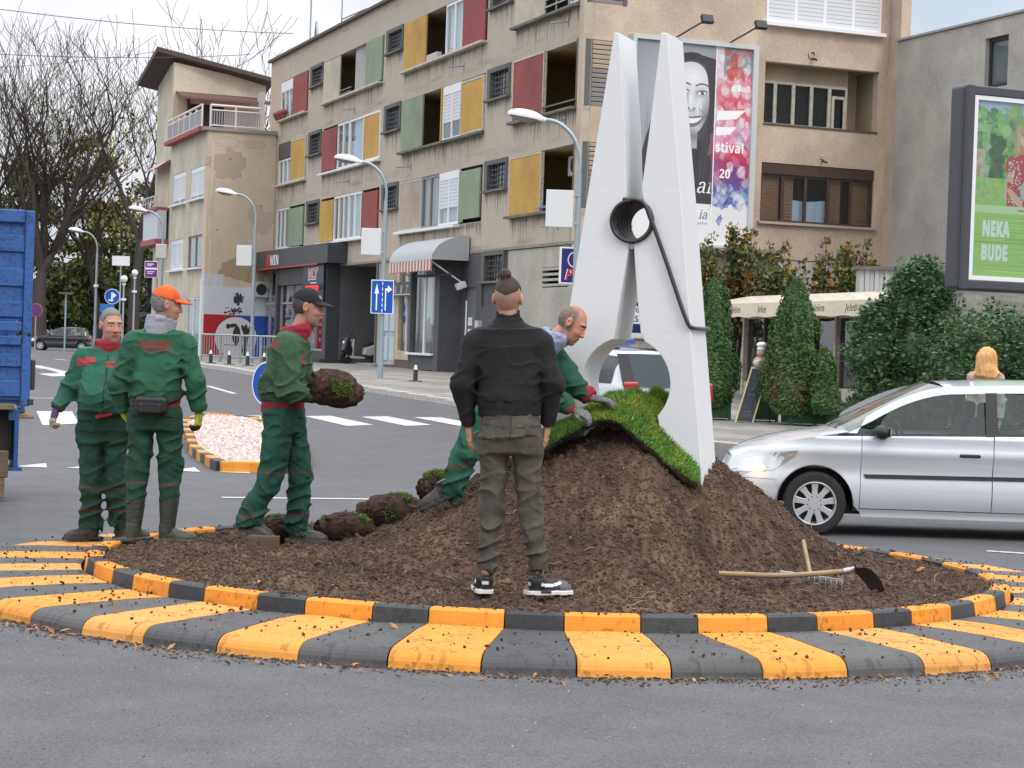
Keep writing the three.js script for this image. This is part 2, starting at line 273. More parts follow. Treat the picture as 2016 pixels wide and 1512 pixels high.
// ---------------------------------------------------------------- roundabout island
const RC = [0.28, -15.62], RK = 3.18, RO = 4.12;
const bumpPaint = { map: T.paint, bumpMap: T.paintB, bumpScale: 0.0025 };
const orangeM = [mat([0.80, 0.305, 0.022], 0.68, bumpPaint), mat([0.78, 0.32, 0.035], 0.72, bumpPaint), mat([0.76, 0.285, 0.025], 0.7, bumpPaint)];
const blackM = [mat([0.035, 0.037, 0.042], 0.6, bumpPaint), mat([0.05, 0.052, 0.057], 0.65, bumpPaint), mat([0.065, 0.066, 0.067], 0.65, bumpPaint)];
const dustM = [mat([0.78, 0.335, 0.06], 0.8, bumpPaint), mat([0.75, 0.35, 0.085], 0.82, bumpPaint), mat([0.79, 0.32, 0.04], 0.78, bumpPaint)], greyM = [mat([0.072, 0.074, 0.079], 0.65, bumpPaint), mat([0.095, 0.096, 0.098], 0.7, bumpPaint), mat([0.082, 0.083, 0.086], 0.7, bumpPaint)];
{
  const ringG = (name, label) => { const g = new THREE.Group(); g.name = name; g.position.set(RC[0], 0, RC[1]); g.userData = { kind: 'structure', label, category: 'kerb' }; scene.add(g); return g; };
  const kerb = ringG('roundabout_kerb', 'raised ring of orange and black kerb blocks around the soil');
  const apron = ringG('roundabout_apron', 'sloping orange and black striped apron around the kerb');
  // sweep of a profile [r, y] between angles, closed ends; angle 0 faces the camera (+z), positive to the right
  function block(profIn, n, a0i, a1i, a0o, a1o, wob, wig = 0) {
    const rmin = min(...profIn.map(p => p[0])), rmax = max(...profIn.map(p => p[0])); const rows = [];
    for (let i = 0; i <= n; i++) { const t = i / n; rows.push(profIn.map(([r, y]) => { const k = sstep(0, 1, (r - rmin) / (rmax - rmin)); const a = lerp(lerp(a0i, a1i, t), lerp(a0o, a1o, t), k); const q = r + wob * noise3(a * 9, y * 5, r); return [sin(a) * q, y + (y > 0.03 ? wig * noise3(sin(a) * q * 3, cos(a) * q * 3, 4) : 0), cos(a) * q, r, a]; })); }
    const P = [], UV = [], m = profIn.length; const tri = (a, b, c) => { for (const v of [a, b, c]) { P.push(v[0], v[1], v[2]); UV.push(v[4] * 3.6, v[3] + v[1]); } };
    for (let i = 0; i < n; i++) for (let j = 0; j < m; j++) { const k = (j + 1) % m; const a = rows[i][j], b = rows[i + 1][j], c = rows[i + 1][k], d = rows[i][k]; tri(a, b, c); tri(a, c, d); }
    for (const [row, f] of [[rows[0], 1], [rows[n], 0]]) { const tr = THREE.ShapeUtils.triangulateShape(profIn.map(p => new THREE.Vector2(p[0], p[1])), []); for (const t of tr) f ? tri(row[t[0]], row[t[1]], row[t[2]]) : tri(row[t[0]], row[t[2]], row[t[1]]); }
    const g = new THREE.BufferGeometry(); g.setAttribute('position', new THREE.Float32BufferAttribute(P, 3)); g.setAttribute('uv', new THREE.Float32BufferAttribute(UV, 2)); g.computeVertexNormals(); g.userData.uvd = true; return g;
  }
  const smooth = (g) => g;
  const kp = [[3.045, 0.02], [3.045, 0.2], [3.06, 0.212], [3.145, 0.212], [3.165, 0.2], [3.19, 0.02]].reverse();
  const ap = [[3.2, -0.05], [3.2, 0.122], [3.45, 0.119], [3.8, 0.108]];
  for (let k = 0; k <= 6; k++) { const a = k / 6 * PI / 2; ap.push([3.99 + 0.11 * sin(a) * 1.05, 0.015 + 0.085 * cos(a)]); }
  ap.push([4.125, -0.05]); ap.reverse();
  const N = 26, da = 2 * PI / N, fo = 0.565, g = 0.0012;
  for (let i = 0; i < N; i++) {
    const c = -0.035 + i * da;                         // centre of a black block
    const hb = da * (1 - fo) / 2;
    const r3 = i % 3;
    part(kerb, 'kerb_block', block(kp, 3, c - hb + g, c + hb - g, c - hb + g, c + hb - g, 0.006), blackM[r3 === 2 ? 0 : r3]);
    part(kerb, 'kerb_block', block(kp, 4, c + hb + g, c + da - hb - g, c + hb + g, c + da - hb - g, 0.006), orangeM[(i * 7) % 3]);
    const q = da / 4, bm = greyM[(i * 5) % 3], om = dustM[(i * 11) % 3];
    part(apron, 'apron_block', block(ap, 5, c - hb + g, c + hb - g, c - q + g, c + q - g, 0.004, 0.006), bm);
    part(apron, 'apron_block', block(ap, 6, c + hb + g, c + da - hb - g, c + q + g, c + da - q - g, 0.004, 0.006), om);
  }
}
// soil
const cs0 = (q, A) => smin(smax(A * (1 - q), 0, 0.18), 0.93, 0.22);
function soilBase(x, z) {
  const r = hypot(x - RC[0], z - RC[1]); const dx = x - 0.83, dz = z + 15.75;
  const q = hypot(dx / (dx > 0 ? 1.62 : 1.9), dz / (dz > 0 ? lerp(1.95, 1.3, sstep(0.0, 0.7, dx)) : 1.7));
  return 0.165 + 0.085 * (1 - pow(min(r / 3.05, 1), 3)) + cs0(q, 1.12) * sstep(3.05, 2.6, r);
}
function soilH(x, z) { const r = hypot(x - RC[0], z - RC[1]); const e = sstep(3.06, 2.8, r); return soilBase(x, z) + e * (fbm3(x * 2.2, z * 2.2, 3, 3) * 0.06 + fbm3(x * 9, z * 9, 1, 3) * 0.05) + fbm3(x * 26, z * 26, 7, 2) * 0.026 + 0.01; }
const soilM = mat([0.12, 0.077, 0.053], 0.97, { map: T.soil, bumpMap: T.soilB, bumpScale: 0.012, vertexColors: true });
const clodM = mat([0.112, 0.072, 0.05], 0.97, { map: T.soil, vertexColors: false });
{
  const nr = 150, na = 560;
  const g = gridGeo(na, nr, (u, v) => { const a = u * 2 * PI, r = 3.07 * pow(v, 0.8); const x = RC[0] + sin(a) * r, z = RC[1] + cos(a) * r; return [x, soilH(x, z), z]; }, (u, v, p) => { const f = fbm3(p[0] * 1.4, p[2] * 1.4, 5, 4), dry = clamp(fbm3(p[0] * 0.9 + 8, p[2] * 0.9, 2, 3) * 1.5) * 0.5; const k = 1 + f * 0.5; return [k * (1 + dry * 0.55), k * (1 + dry * 0.55), k * (1 + dry * 0.6)]; });
  uvm(g); const p = g.attributes.position, uv = g.attributes.uv; for (let i = 0; i < p.count; i++) uv.setXY(i, p.getX(i), p.getZ(i) + p.getY(i) * 0.6);
  struct('soil_mound', g, soilM, 'heap of dark brown crumbly soil filling the roundabout', 'soil');
  // clods
  const R = RNG(77), geos = [0, 1, 2].map(k => { const q = new THREE.IcosahedronGeometry(1, 1); const pp = q.attributes.position; for (let i = 0; i < pp.count; i++) { const x = pp.getX(i), y = pp.getY(i), z = pp.getZ(i), s = 1 + 0.45 * noise3(x * 1.7 + k * 9, y * 1.7, z * 1.7); pp.setXYZ(i, x * s, y * s * 0.75, z * s); } q.computeVertexNormals(); return q; });
  const dd = new THREE.Object3D();
  const place = (name, label, geo, m, n, fn) => { const im = new THREE.InstancedMesh(geo, m, n); im.name = numbered(name); im.userData = { kind: 'stuff', label, category: 'soil' }; im.castShadow = im.receiveShadow = true; for (let i = 0; i < n; i++) { const c = fn(i, dd); dd.updateMatrix(); im.setMatrixAt(i, dd.matrix); im.setColorAt(i, c); } scene.add(im); return im; };
  const cc = new THREE.Color();
  for (let k = 0; k < 3; k++) place('soil_clods', ['small soil crumbs scattered over the mound', 'medium soil crumbs scattered over the mound', 'coarse soil lumps scattered over the mound'][k], geos[k], clodM, [60000, 12000, 700][k], () => {
    const a = R() * 2 * PI, r = 3.03 * sqrt(R()); const x = RC[0] + sin(a) * r, z = RC[1] + cos(a) * r; const s = [0.0068, 0.0108, 0.019][k] * (0.55 + R() * 0.9);
    dd.position.set(x, soilH(x, z) + s * 0.1, z); dd.scale.setScalar(s); dd.rotation.set(R() * 6, R() * 6, R() * 6); const t = 0.8 + R() * 0.9 + (R() < 0.06 ? 0.9 : 0); return cc.setRGB(t, t * (0.95 + R() * 0.1), t * (0.92 + R() * 0.15));
  });
  place('soil_spill', 'crumbs of soil fallen on the kerb and apron', geos[1], clodM, 4200, () => { const a = R() * 2 * PI, r = 3.06 + 1.05 * pow(R(), 1.9); const s = 0.002 + 0.009 * pow(R(), 4); dd.position.set(RC[0] + sin(a) * r, (r < 3.165 ? 0.212 : 0.122 - max(0, r - 3.4) * 0.03) + s * 0.3, RC[1] + cos(a) * r); if (r > 3.16 && r < 3.2) dd.position.y = 0.123; dd.scale.setScalar(s); dd.rotation.set(R() * 6, R() * 6, R() * 6); const t = 0.5 + R(); return cc.setRGB(t, t, t); });
  // pebbles and dry roots
  place('pale_pebbles', 'tiny pale pebbles in the soil', geos[0], mat([0.36, 0.30, 0.24], 0.9), 420, () => { const a = R() * 2 * PI, r = 3 * sqrt(R()); const x = RC[0] + sin(a) * r, z = RC[1] + cos(a) * r, s = 0.003 + 0.006 * R() * R(); dd.position.set(x, soilH(x, z) + s * 0.5, z); dd.scale.setScalar(s); const t = 0.6 + R() * 0.6; return cc.setRGB(t, t, t); });
  const straw = merge([tube([[-0.5, 0, 0], [-0.2, 0.06, 0.08], [0.2, 0.02, -0.05], [0.5, 0.1, 0.06]], 0.016, 4, 8)]);
  place('dry_roots', 'pale dry roots and straws in the soil', straw, mat([0.34, 0.25, 0.15], 0.9), 300, () => { const a = R() * 2 * PI, r = 2.9 * sqrt(R()); const x = RC[0] + sin(a) * r, z = RC[1] + cos(a) * r, s = 0.04 + 0.11 * R(); dd.position.set(x, soilH(x, z) + 0.006, z); dd.scale.setScalar(s); dd.rotation.set((R() - 0.5) * 1, R() * 6, (R() - 0.5) * 1); const t = 0.5 + R() * 0.7; return cc.setRGB(t, t, t); });
  // leaves and grit in the gutter round the apron
  const leaf = new THREE.BufferGeometry(); leaf.setAttribute('position', new THREE.Float32BufferAttribute([-1, 0, 0, 0, 0.18, 0.55, 0, -0.1, 0, 1, 0.2, 0, 0, 0.22, -0.5], 3)); leaf.setIndex([0, 1, 2, 1, 3, 2, 3, 4, 2, 4, 0, 2]); leaf.computeVertexNormals();
  const lm = mat([0.30, 0.17, 0.08], 0.85);
  const lv = place('fallen_leaves', 'brown fallen leaves gathered along the apron edge', leaf, lm, 900, () => { const a = (R() - 0.5) * PI * 1.5, r = 4.13 + 0.02 + 0.32 * pow(R(), 2.5), s = 0.010 + 0.028 * R() * R(); dd.position.set(RC[0] + sin(a) * r, 0.008 + 0.012 * R(), RC[1] + cos(a) * r); dd.scale.setScalar(s); dd.rotation.set((R() - 0.5) * 0.9, R() * 6, (R() - 0.5) * 0.9); const t = 0.5 + R() * 1.1; return cc.setRGB(t, t * (0.7 + R() * 0.4), t * 0.8); }); lv.userData.category = 'leaves';
  place('gutter_grit', 'brown grit along the foot of the apron', geos[2], clodM, 5200, () => { const a = (R() - 0.5) * PI * 1.5, r = 4.125 + 0.24 * pow(R(), 2.4) * (0.5 + noise3(a * 11, 2, 3) * 0.5 + 0.5), s = 0.003 + 0.007 * R() * R(); dd.position.set(RC[0] + sin(a) * r, 0.004, RC[1] + cos(a) * r); dd.scale.setScalar(s); const t = 1 + R() * 1.6; return cc.setRGB(t, t * 0.95, t * 0.9); });
  const l2 = place('loose_leaves', 'a few dry leaves lying on apron and soil', leaf, lm, 140, () => { const a = R() * 2 * PI, r = 2 + 2.0 * R(), s = 0.012 + 0.026 * R(); const x = RC[0] + sin(a) * r, z = RC[1] + cos(a) * r; const y = r < 3.03 ? soilH(x, z) + 0.012 : r < 3.2 ? 0.22 : 0.128; dd.position.set(x, y, z); dd.scale.setScalar(s); dd.rotation.set((R() - 0.5) * 0.7, R() * 6, (R() - 0.5) * 0.7); const t = 0.5 + R() * 0.9; return cc.setRGB(t, t * 0.8, t * 0.7); }); l2.userData.category = 'leaves';
  const l3 = place('road_grit', 'scattered grit and tiny stones on the asphalt', geos[0], mat([0.2, 0.19, 0.18], 0.9), 1500, () => { const x = -5 + 11 * R(), z = -8 - 4.5 * R(), s = 0.002 + 0.005 * R() * R(); dd.position.set(x, 0.002, z); dd.scale.setScalar(s); const t = 0.3 + R() * 2; return cc.setRGB(t, t, t); }); l3.userData.category = 'grit';
}
// clothes peg sculpture
{
  const pin = thing('clothespin_sculpture', 'giant white clothes peg sculpture with black spring standing in soil', 'sculpture', [0.889, 0, -15.25], -18 * PI / 180);
  const pm = mat([0.70, 0.715, 0.735], 0.34, { bumpMap: T.paintB, bumpScale: 0.0008, clearcoat: 0.15, clearcoatRoughness: 0.3 }), D = 0.45;
  const arc = (cx, cy, r, a0, a1, n = 20) => { const o = []; for (let i = 0; i <= n; i++) { const a = lerp(a0, a1, i / n) * PI / 180; o.push([cx + r * cos(a), cy + r * sin(a)]); } return o; };
  const h = [-0.113, 2.575], c = [-0.122, 1.465];
  const left = [[-0.288, 3.863], [-0.78, 0.18], [-0.62, 0.18], ...arc(c[0], c[1], 0.315, 222, 107), [-0.134, 2.374], ...arc(h[0], h[1], 0.152, 262, 108, 14), [-0.167, 2.873], [-0.187, 3.203], [-0.221, 3.534], [-0.241, 3.748], [-0.254, 3.863]];
  const right = [[0.044, 3.859], [0.087, 3.859], [0.135, 3.45], [0.225, 2.721], [0.287, 2.169], [0.349, 1.614], [0.515, 0.18], [0.33, 0.18], ...arc(c[0], c[1], 0.315, -42, 66), [-0.026, 1.815], [-0.061, 2.07], [-0.098, 2.42], ...arc(h[0], h[1], 0.152, -82, 60, 14), [-0.055, 2.8], [-0.022, 3.121]];
  part(pin, 'jaw', extr(left, D - 0.012, 0.006).translate(0, 0, -D), pm, 'left half of the peg'); part(pin, 'jaw', extr(right, D - 0.012, 0.006).translate(0, 0, -D), pm, 'right half of the peg');
  const wm = mat([0.02, 0.021, 0.023], 0.42, { clearcoat: 0.3 }); const pts = []; for (let i = 0; i <= 24 * 12; i++) { const a = PI / 2 - i / 24 * 2 * PI * -1, q = i / (24 * 12); pts.push([h[0] + 0.139 * cos(a), h[1] + 0.139 * sin(a), 0.035 - q * 0.52]); }
  part(pin, 'spring_coil', tube(pts, 0.0145, 8, 420), wm);
  part(pin, 'spring_arm', [tube([[h[0] - 0.06, h[1] + 0.148, 0.03], [-0.037, 2.706, 0.036], [0.03, 2.58, 0.03], [0.12, 2.36, 0.02], [0.31, 1.885, 0.014], [0.328, 1.862, 0.006]], 0.0145, 8, 60), tube([[0.322, 1.866, 0.012], [0.34, 1.86, -0.03], [0.345, 1.858, -0.25], [0.345, 1.858, -0.46]], 0.0145, 8, 30), new THREE.SphereGeometry(0.0148, 8, 6).translate(0.322, 1.866, 0.012)], wm, 'black wire arm bent round the right leg');
  part(pin, 'spring_arm', [tube([[h[0] - 0.139, h[1], -0.48], [-0.3, 2.4, -0.47], [-0.55, 1.87, -0.465]], 0.0145, 8, 30), tube([[-0.55, 1.87, -0.465], [-0.585, 1.866, -0.44], [-0.585, 1.866, 0.0]], 0.0145, 8, 20)], wm, 'black wire arm bent round the left leg');
  part(pin, 'hinge_plate', B(0.03, 0.035, D - 0.05, -0.117, 2.405, -D / 2), M.galv);
}
// laid turf over the crest
const grassBlade = (() => { const P = [], w = 0.0032; for (const [y, ww, z] of [[0, w, 0], [0.5, w * 0.8, 0.1], [1, 0, 0.42]]) P.push([-ww, y, z], [ww, y, z]); const g = new THREE.BufferGeometry(); g.setAttribute('position', new THREE.Float32BufferAttribute(P.flat(), 3)); g.setIndex([0, 1, 3, 0, 3, 2, 2, 3, 5]); g.computeVertexNormals(); return g; })();
const grassM = mat([0.25, 0.37, 0.075], 0.75, { side: THREE.DoubleSide });
function grassOn(parent, n, seed, at, tint, len = 0.05) { // at(R)->[pos, normal]
  const R = RNG(seed), im = new THREE.InstancedMesh(grassBlade, grassM, n), d = new THREE.Object3D(), c = new THREE.Color(), up = V3(0, 1, 0); im.name = 'grass'; im.userData = { kind: 'stuff', label: 'short grass blades' }; im.castShadow = im.receiveShadow = true;
  for (let i = 0; i < n; i++) { const [p, nn] = at(R); d.position.set(...p); const dir = V3(nn[0] * 0.75 + (R() - 0.5) * 1.1, nn[1] * 0.75 + 0.3 + (R() - 0.5) * 0.5, nn[2] * 0.75 + (R() - 0.5) * 1.1).normalize(); d.quaternion.setFromUnitVectors(up, dir); d.rotateY(R() * 6.28); const s = len * (0.45 + R() * 0.8); d.scale.set(1, s, s); d.updateMatrix(); im.setMatrixAt(i, d.matrix); const t = tint(p, R); im.setColorAt(i, c.setRGB(...t)); }
  parent.add(im); return im;
}
{
  const near = [[0.1, 0.93, -15.12], [0.295, 1.051, -15.1], [0.43, 1.131, -15.1], [0.565, 1.205, -15.1], [0.72, 1.205, -15.1], [0.882, 1.09, -15.03], [1.048, 0.955, -14.95], [1.265, 0.82, -14.9]].map(p => V3(...p));
  const farE = [[0.25, 1.1, -15.5], [0.42, 1.2, -15.5], [0.56, 1.3, -15.5], [0.7, 1.385, -15.5], [0.9, 1.405, -15.5], [1.06, 1.3, -15.5], [1.17, 1.12, -15.42], [1.31, 0.89, -15.33]].map(p => V3(...p));
  const cn = new THREE.CatmullRomCurve3(near), cf = new THREE.CatmullRomCurve3(farE); const off = (u, v) => { const s = v - 0.5; return 0.03 * (1 - 4 * s * s); };
  const top = (u, v) => { const a = cn.getPoint(u), b = cf.getPoint(u); const p = a.lerp(b, v); p.y += off(u, v) + 0.012 * fbm3(p.x * 9, p.z * 9, 2, 2); p.z += 0.02 * noise3(u * 16, v * 3, 2) * (1 - v); p.x += 0.012 * noise3(u * 20, v * 2, 8); return p; };
  const nrm = (u, v) => { const e = 0.02, a = top(min(u + e, 1), v).sub(top(max(u - e, 0), v)), b = top(u, min(v + e, 1)).sub(top(u, max(v - e, 0))); return a.cross(b).normalize().multiplyScalar(1); };
  const t = thing('turf_strip', 'fresh green turf strip draped over the soil crest under gloved hands', 'turf');
  const s0 = (k) => gridGeo(70, 16, (u, v) => { const p = top(u, v), n = nrm(u, v); if (n.y < 0) n.negate(); const q = k ? 0.045 + 0.012 * noise3(u * 30, v * 6, 4) : 0; return [p.x - n.x * q, p.y - n.y * q, p.z - n.z * q]; });
  const edge = (v) => gridGeo(90, 4, (u, w) => { const p = top(u, v), n = nrm(u, v); if (n.y < 0) n.negate(); const q = w * (0.045 + 0.012 * noise3(u * 30, v * 6, 4)), z = 0.014 * noise3(u * 60, w * 6, 4) + 0.012 * sin(w * PI); return [p.x - n.x * q, p.y - n.y * q, p.z - n.z * q + (v < 0.5 ? z : -z)]; });
  const edgeU = (u) => gridGeo(4, 14, (w, v) => { const p = top(u, v), n = nrm(u, v); if (n.y < 0) n.negate(); const q = w * 0.05; return [p.x - n.x * q, p.y - n.y * q, p.z - n.z * q]; });
  const rootM = mat([0.036, 0.024, 0.017], 0.97, { map: T.soil, bumpMap: T.soilB, bumpScale: 0.01, side: THREE.DoubleSide });
  part(t, 'root_layer', [s0(1), edge(0), edge(1), edgeU(0), edgeU(1)], rootM); part(t, 'sward', s0(0), mat([0.11, 0.16, 0.04], 0.95, { map: T.soil, side: THREE.DoubleSide }));
  grassOn(t, 22000, 5, (R) => { const u = R(), v = R(); const p = top(u, v), n = nrm(u, v); if (n.y < 0) n.negate(); return [[p.x, p.y - 0.004, p.z], [n.x, n.y, n.z]]; }, (p, R) => { const f = fbm3(p[0] * 7, p[1] * 7, p[2] * 7, 3), y = clamp(0.2 + f * 1.6) * 0.75 + (R() < 0.06 ? 0.8 : 0); const k = 0.6 + R() * 0.7; return [k * (0.55 + y * 1.0), k * (0.82 + y * 0.38), k * (0.7 + y * 0.2)]; }, 0.037);
  const t2 = thing('turf_roll', 'rolled end of turf lying against the right leg of the peg', 'turf', [1.13, 1.28, -15.62]);
  part(t2, 'root_layer', tube([[-0.16, 0.08, 0.05], [0, 0.06, 0.02], [0.12, -0.05, 0.0], [0.16, -0.2, 0]], 0.05, 10, 24), rootM);
  grassOn(t2, 2200, 8, (R) => { const u = R(), a = R() * PI; const cx = lerp(-0.16, 0.16, u), cy = 0.08 - 0.28 * u * u; return [[cx + 0.03 * cos(a) * 0.6, cy + 0.05 * sin(a), 0.03 + 0.05 * cos(a)], [0.3, sin(a), cos(a)]]; }, (p, R) => { const k = 0.6 + R() * 0.6; return [k * 0.9, k * 0.95, k * 0.7]; }, 0.05);
}
// turf rolls waiting on the soil
function turfLump(name, label, p, rx, ry, rz, rot, seed, gr, hang = 0) {
  const t = thing(name, label, 'turf', p, rot), w = 0.05;
  const f = (x, y, z) => { const d = (hypot(x / rx, y / ry, z / rz) - 1) * min(rx, ry, rz); const sp = atan2(y, z) / (2 * PI), rr = hypot(y / ry, z / rz); return d + 0.016 * fbm3(x * 12 + seed, y * 12, z * 12, 3) + 0.016 * sin((rr * 3 + sp) * 2 * PI) * sstep(rx * 0.5, rx, abs(x)) + 0.01 * abs(noise3(x * 30, y * 30 + seed, z * 30)) - 0.006; };
  const g = sdfMesh(f, [-rx - w, -ry - w, -rz - w], [rx + w, ry + w, rz + w], 0.011, (x, y, z) => { const q = fbm3(x * 7 + seed, y * 7, z * 7, 3), k = 0.65 + 0.7 * abs(noise3(x * 22, y * 22, z * 22)); return q > gr ? [0.85 * k, 1.05 * k, 0.5 * k] : [1.35 * k, 0.95 * k, 0.72 * k]; });
  uvm(g); part(t, 'root_ball', g, mat([0.085, 0.066, 0.046], 0.97, { vertexColors: true, map: T.soil, bumpMap: T.soilB, bumpScale: 0.012 }));
  grassOn(t, 1500, seed + 3, (R) => { for (let i = 0; i < 60; i++) { const a = V3(R() * 2 - 1, R() * 2 - 1, R() * 2 - 1).normalize(), q = [a.x * rx, a.y * ry, a.z * rz]; if (fbm3(q[0] * 7 + seed, q[1] * 7, q[2] * 7, 3) > gr) { return [q, [a.x, a.y, a.z]]; } } return [[0, 0, 0], [0, 1, 0]]; }, (p, R) => { const k = 0.3 + R() * 0.5; return R() < 0.12 ? [k * 1.8, k * 1.5, k] : [k * 0.75, k * 0.8, k * 0.7]; }, 0.026);
  return t;
}
turfLump('turf_roll', 'mossy turf roll just in front of the walking worker', [-1.15, soilH(-1.15, -15.9) + 0.1, -15.9], 0.2, 0.12, 0.16, 0.2, 11, 0.12);
turfLump('turf_roll', 'longest turf roll lying at the foot of the soil mound', [-0.8, soilH(-0.8, -16.02) + 0.075, -16.02], 0.27, 0.13, 0.17, -0.3, 23, 0.2);
turfLump('turf_roll', 'turf roll half hidden behind the walking worker legs', [-1.62, soilH(-1.62, -15.95) + 0.1, -15.95], 0.17, 0.11, 0.15, 0.4, 37, 0.12);
turfLump('turf_roll', 'turf roll at the back of the row beside the mound', [-0.5, soilH(-0.5, -16.3) + 0.1, -16.3], 0.16, 0.13, 0.15, 0.1, 41, 0.25);
turfLump('turf_slab', 'folded brown turf slab carried by the worker in black cap', [-1.185, 1.37, -15.06], 0.175, 0.125, 0.15, 0.15, 59, 0.42).rotation.z = -0.25;
{ const b = thing('wooden_board', 'short weathered wooden board on the soil by the walking worker', 'board', [-1.66, soilH(-1.66, -15.28) + 0.035, -15.28], 0.05); part(b, 'plank', RB(0.21, 0.075, 0.06, 0.006), mat([0.16, 0.12, 0.085], 0.9, { map: T.wood, bumpMap: T.paintB, bumpScale: 0.003 })); part(b, 'nail', rod([0.06, 0.037, 0], [0.06, 0.043, 0], 0.004, 0.005, 6), M.galv); part(b, 'nail', rod([-0.07, 0.037, 0.01], [-0.07, 0.043, 0.01], 0.004, 0.005, 6), M.galv); }
// tools
const shaftM = mat([0.45, 0.31, 0.19], 0.6, { map: T.wood });
{
  const h = thing('hoe', 'long handled hoe with dark broad blade lying on the soil', 'hoe', [2.12, 0.36, -13.9]);
  part(h, 'handle', tube([[-0.811, -0.081 + 0.06, 0.15], [-0.4, -0.03, 0.05], [-0.15, -0.01, 0.02], [0.0, 0.005, 0.0]], 0.0165, 10, 30), shaftM);
  const bl = gridGeo(14, 14, (u, v) => { const w = (v - 0.5) * (0.06 + 0.12 * sstep(0, 0.5, u)) * (u > 0.75 ? sqrt(max(0, 1 - pow((u - 0.75) / 0.27, 2))) : 1); return [0.03 + u * 0.19 + w * 0.3, 0.02 - 0.15 * pow(u, 1.35) + 0.035 * sin(u * PI) + w * 0.28 - 0.25 * w * w, w * 1.0 + 0.01]; });
  const steel = mat([0.09, 0.085, 0.08], 0.5, { metalness: 0.5, side: THREE.DoubleSide, bumpMap: T.paintB, bumpScale: 0.002 });
  const bk = bl.clone().translate(-0.002, -0.004, -0.002); part(h, 'blade', [bl, bk], steel); part(h, 'socket', rod([-0.015, 0.004, 0], [0.05, 0.02, 0], 0.02, 0.017, 12), M.galv);
}
{
  const r = thing('rake', 'iron garden rake with wooden handle lying under the hoe', 'rake', [1.91, soilH(1.91, -13.95) + 0.075, -13.98]);
  part(r, 'handle', rod([0, 0.012, 0.0], [0.035, 0.17, -0.66], 0.0135, 0.0135, 10), shaftM); part(r, 'head', RB(0.40, 0.022, 0.012, 0.004, 0.0, 0.01, 0.05, 0, 0, -0.11), M.galv); part(r, 'ferrule', rod([0, 0.01, 0.045], [0.003, 0.02, -0.05], 0.016, 0.0155, 10), M.galv);
  for (let i = 0; i < 12; i++) { const x = -0.19 + i * 0.0345; part(r, 'tine', tube([[x, 0.012 - x * 0.11, 0.05], [x, 0.0 - x * 0.11, 0.066], [x, -0.058 - x * 0.11, 0.06]], 0.0038, 5, 8), M.galv); }
}
// ---------------------------------------------------------------- apartment block
const FC = [1.5527, -58.5], LDv = [-0.31322, -0.94968], RDv = [0.90328, -0.42906];
const thL = atan2(LDv[1], -LDv[0]), thR = atan2(-RDv[1], RDv[0]);   // turn so that local +x runs along the front, +z faces the street
const colPanel = { red: mat([0.33, 0.075, 0.075], 0.8, plasterO), yellow: mat([0.62, 0.37, 0.085], 0.8, plasterO), green: mat([0.29, 0.36, 0.26], 0.8, plasterO), cream: mat([0.60, 0.55, 0.44], 0.8, plasterO), beige: mat([0.50, 0.42, 0.34], 0.85, plasterO), brown: mat([0.10, 0.075, 0.065], 0.8) };
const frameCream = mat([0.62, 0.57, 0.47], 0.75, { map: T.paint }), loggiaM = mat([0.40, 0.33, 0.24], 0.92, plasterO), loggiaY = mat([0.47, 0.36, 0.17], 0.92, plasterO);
const curtM = mat([0.72, 0.72, 0.70], 0.95), curtB = mat([0.55, 0.63, 0.70], 0.95), shutM = mat([0.66, 0.68, 0.70], 0.6), barM = mat([0.06, 0.06, 0.065], 0.6), sillM = mat([0.22, 0.20, 0.18], 0.85, { map: T.conc });
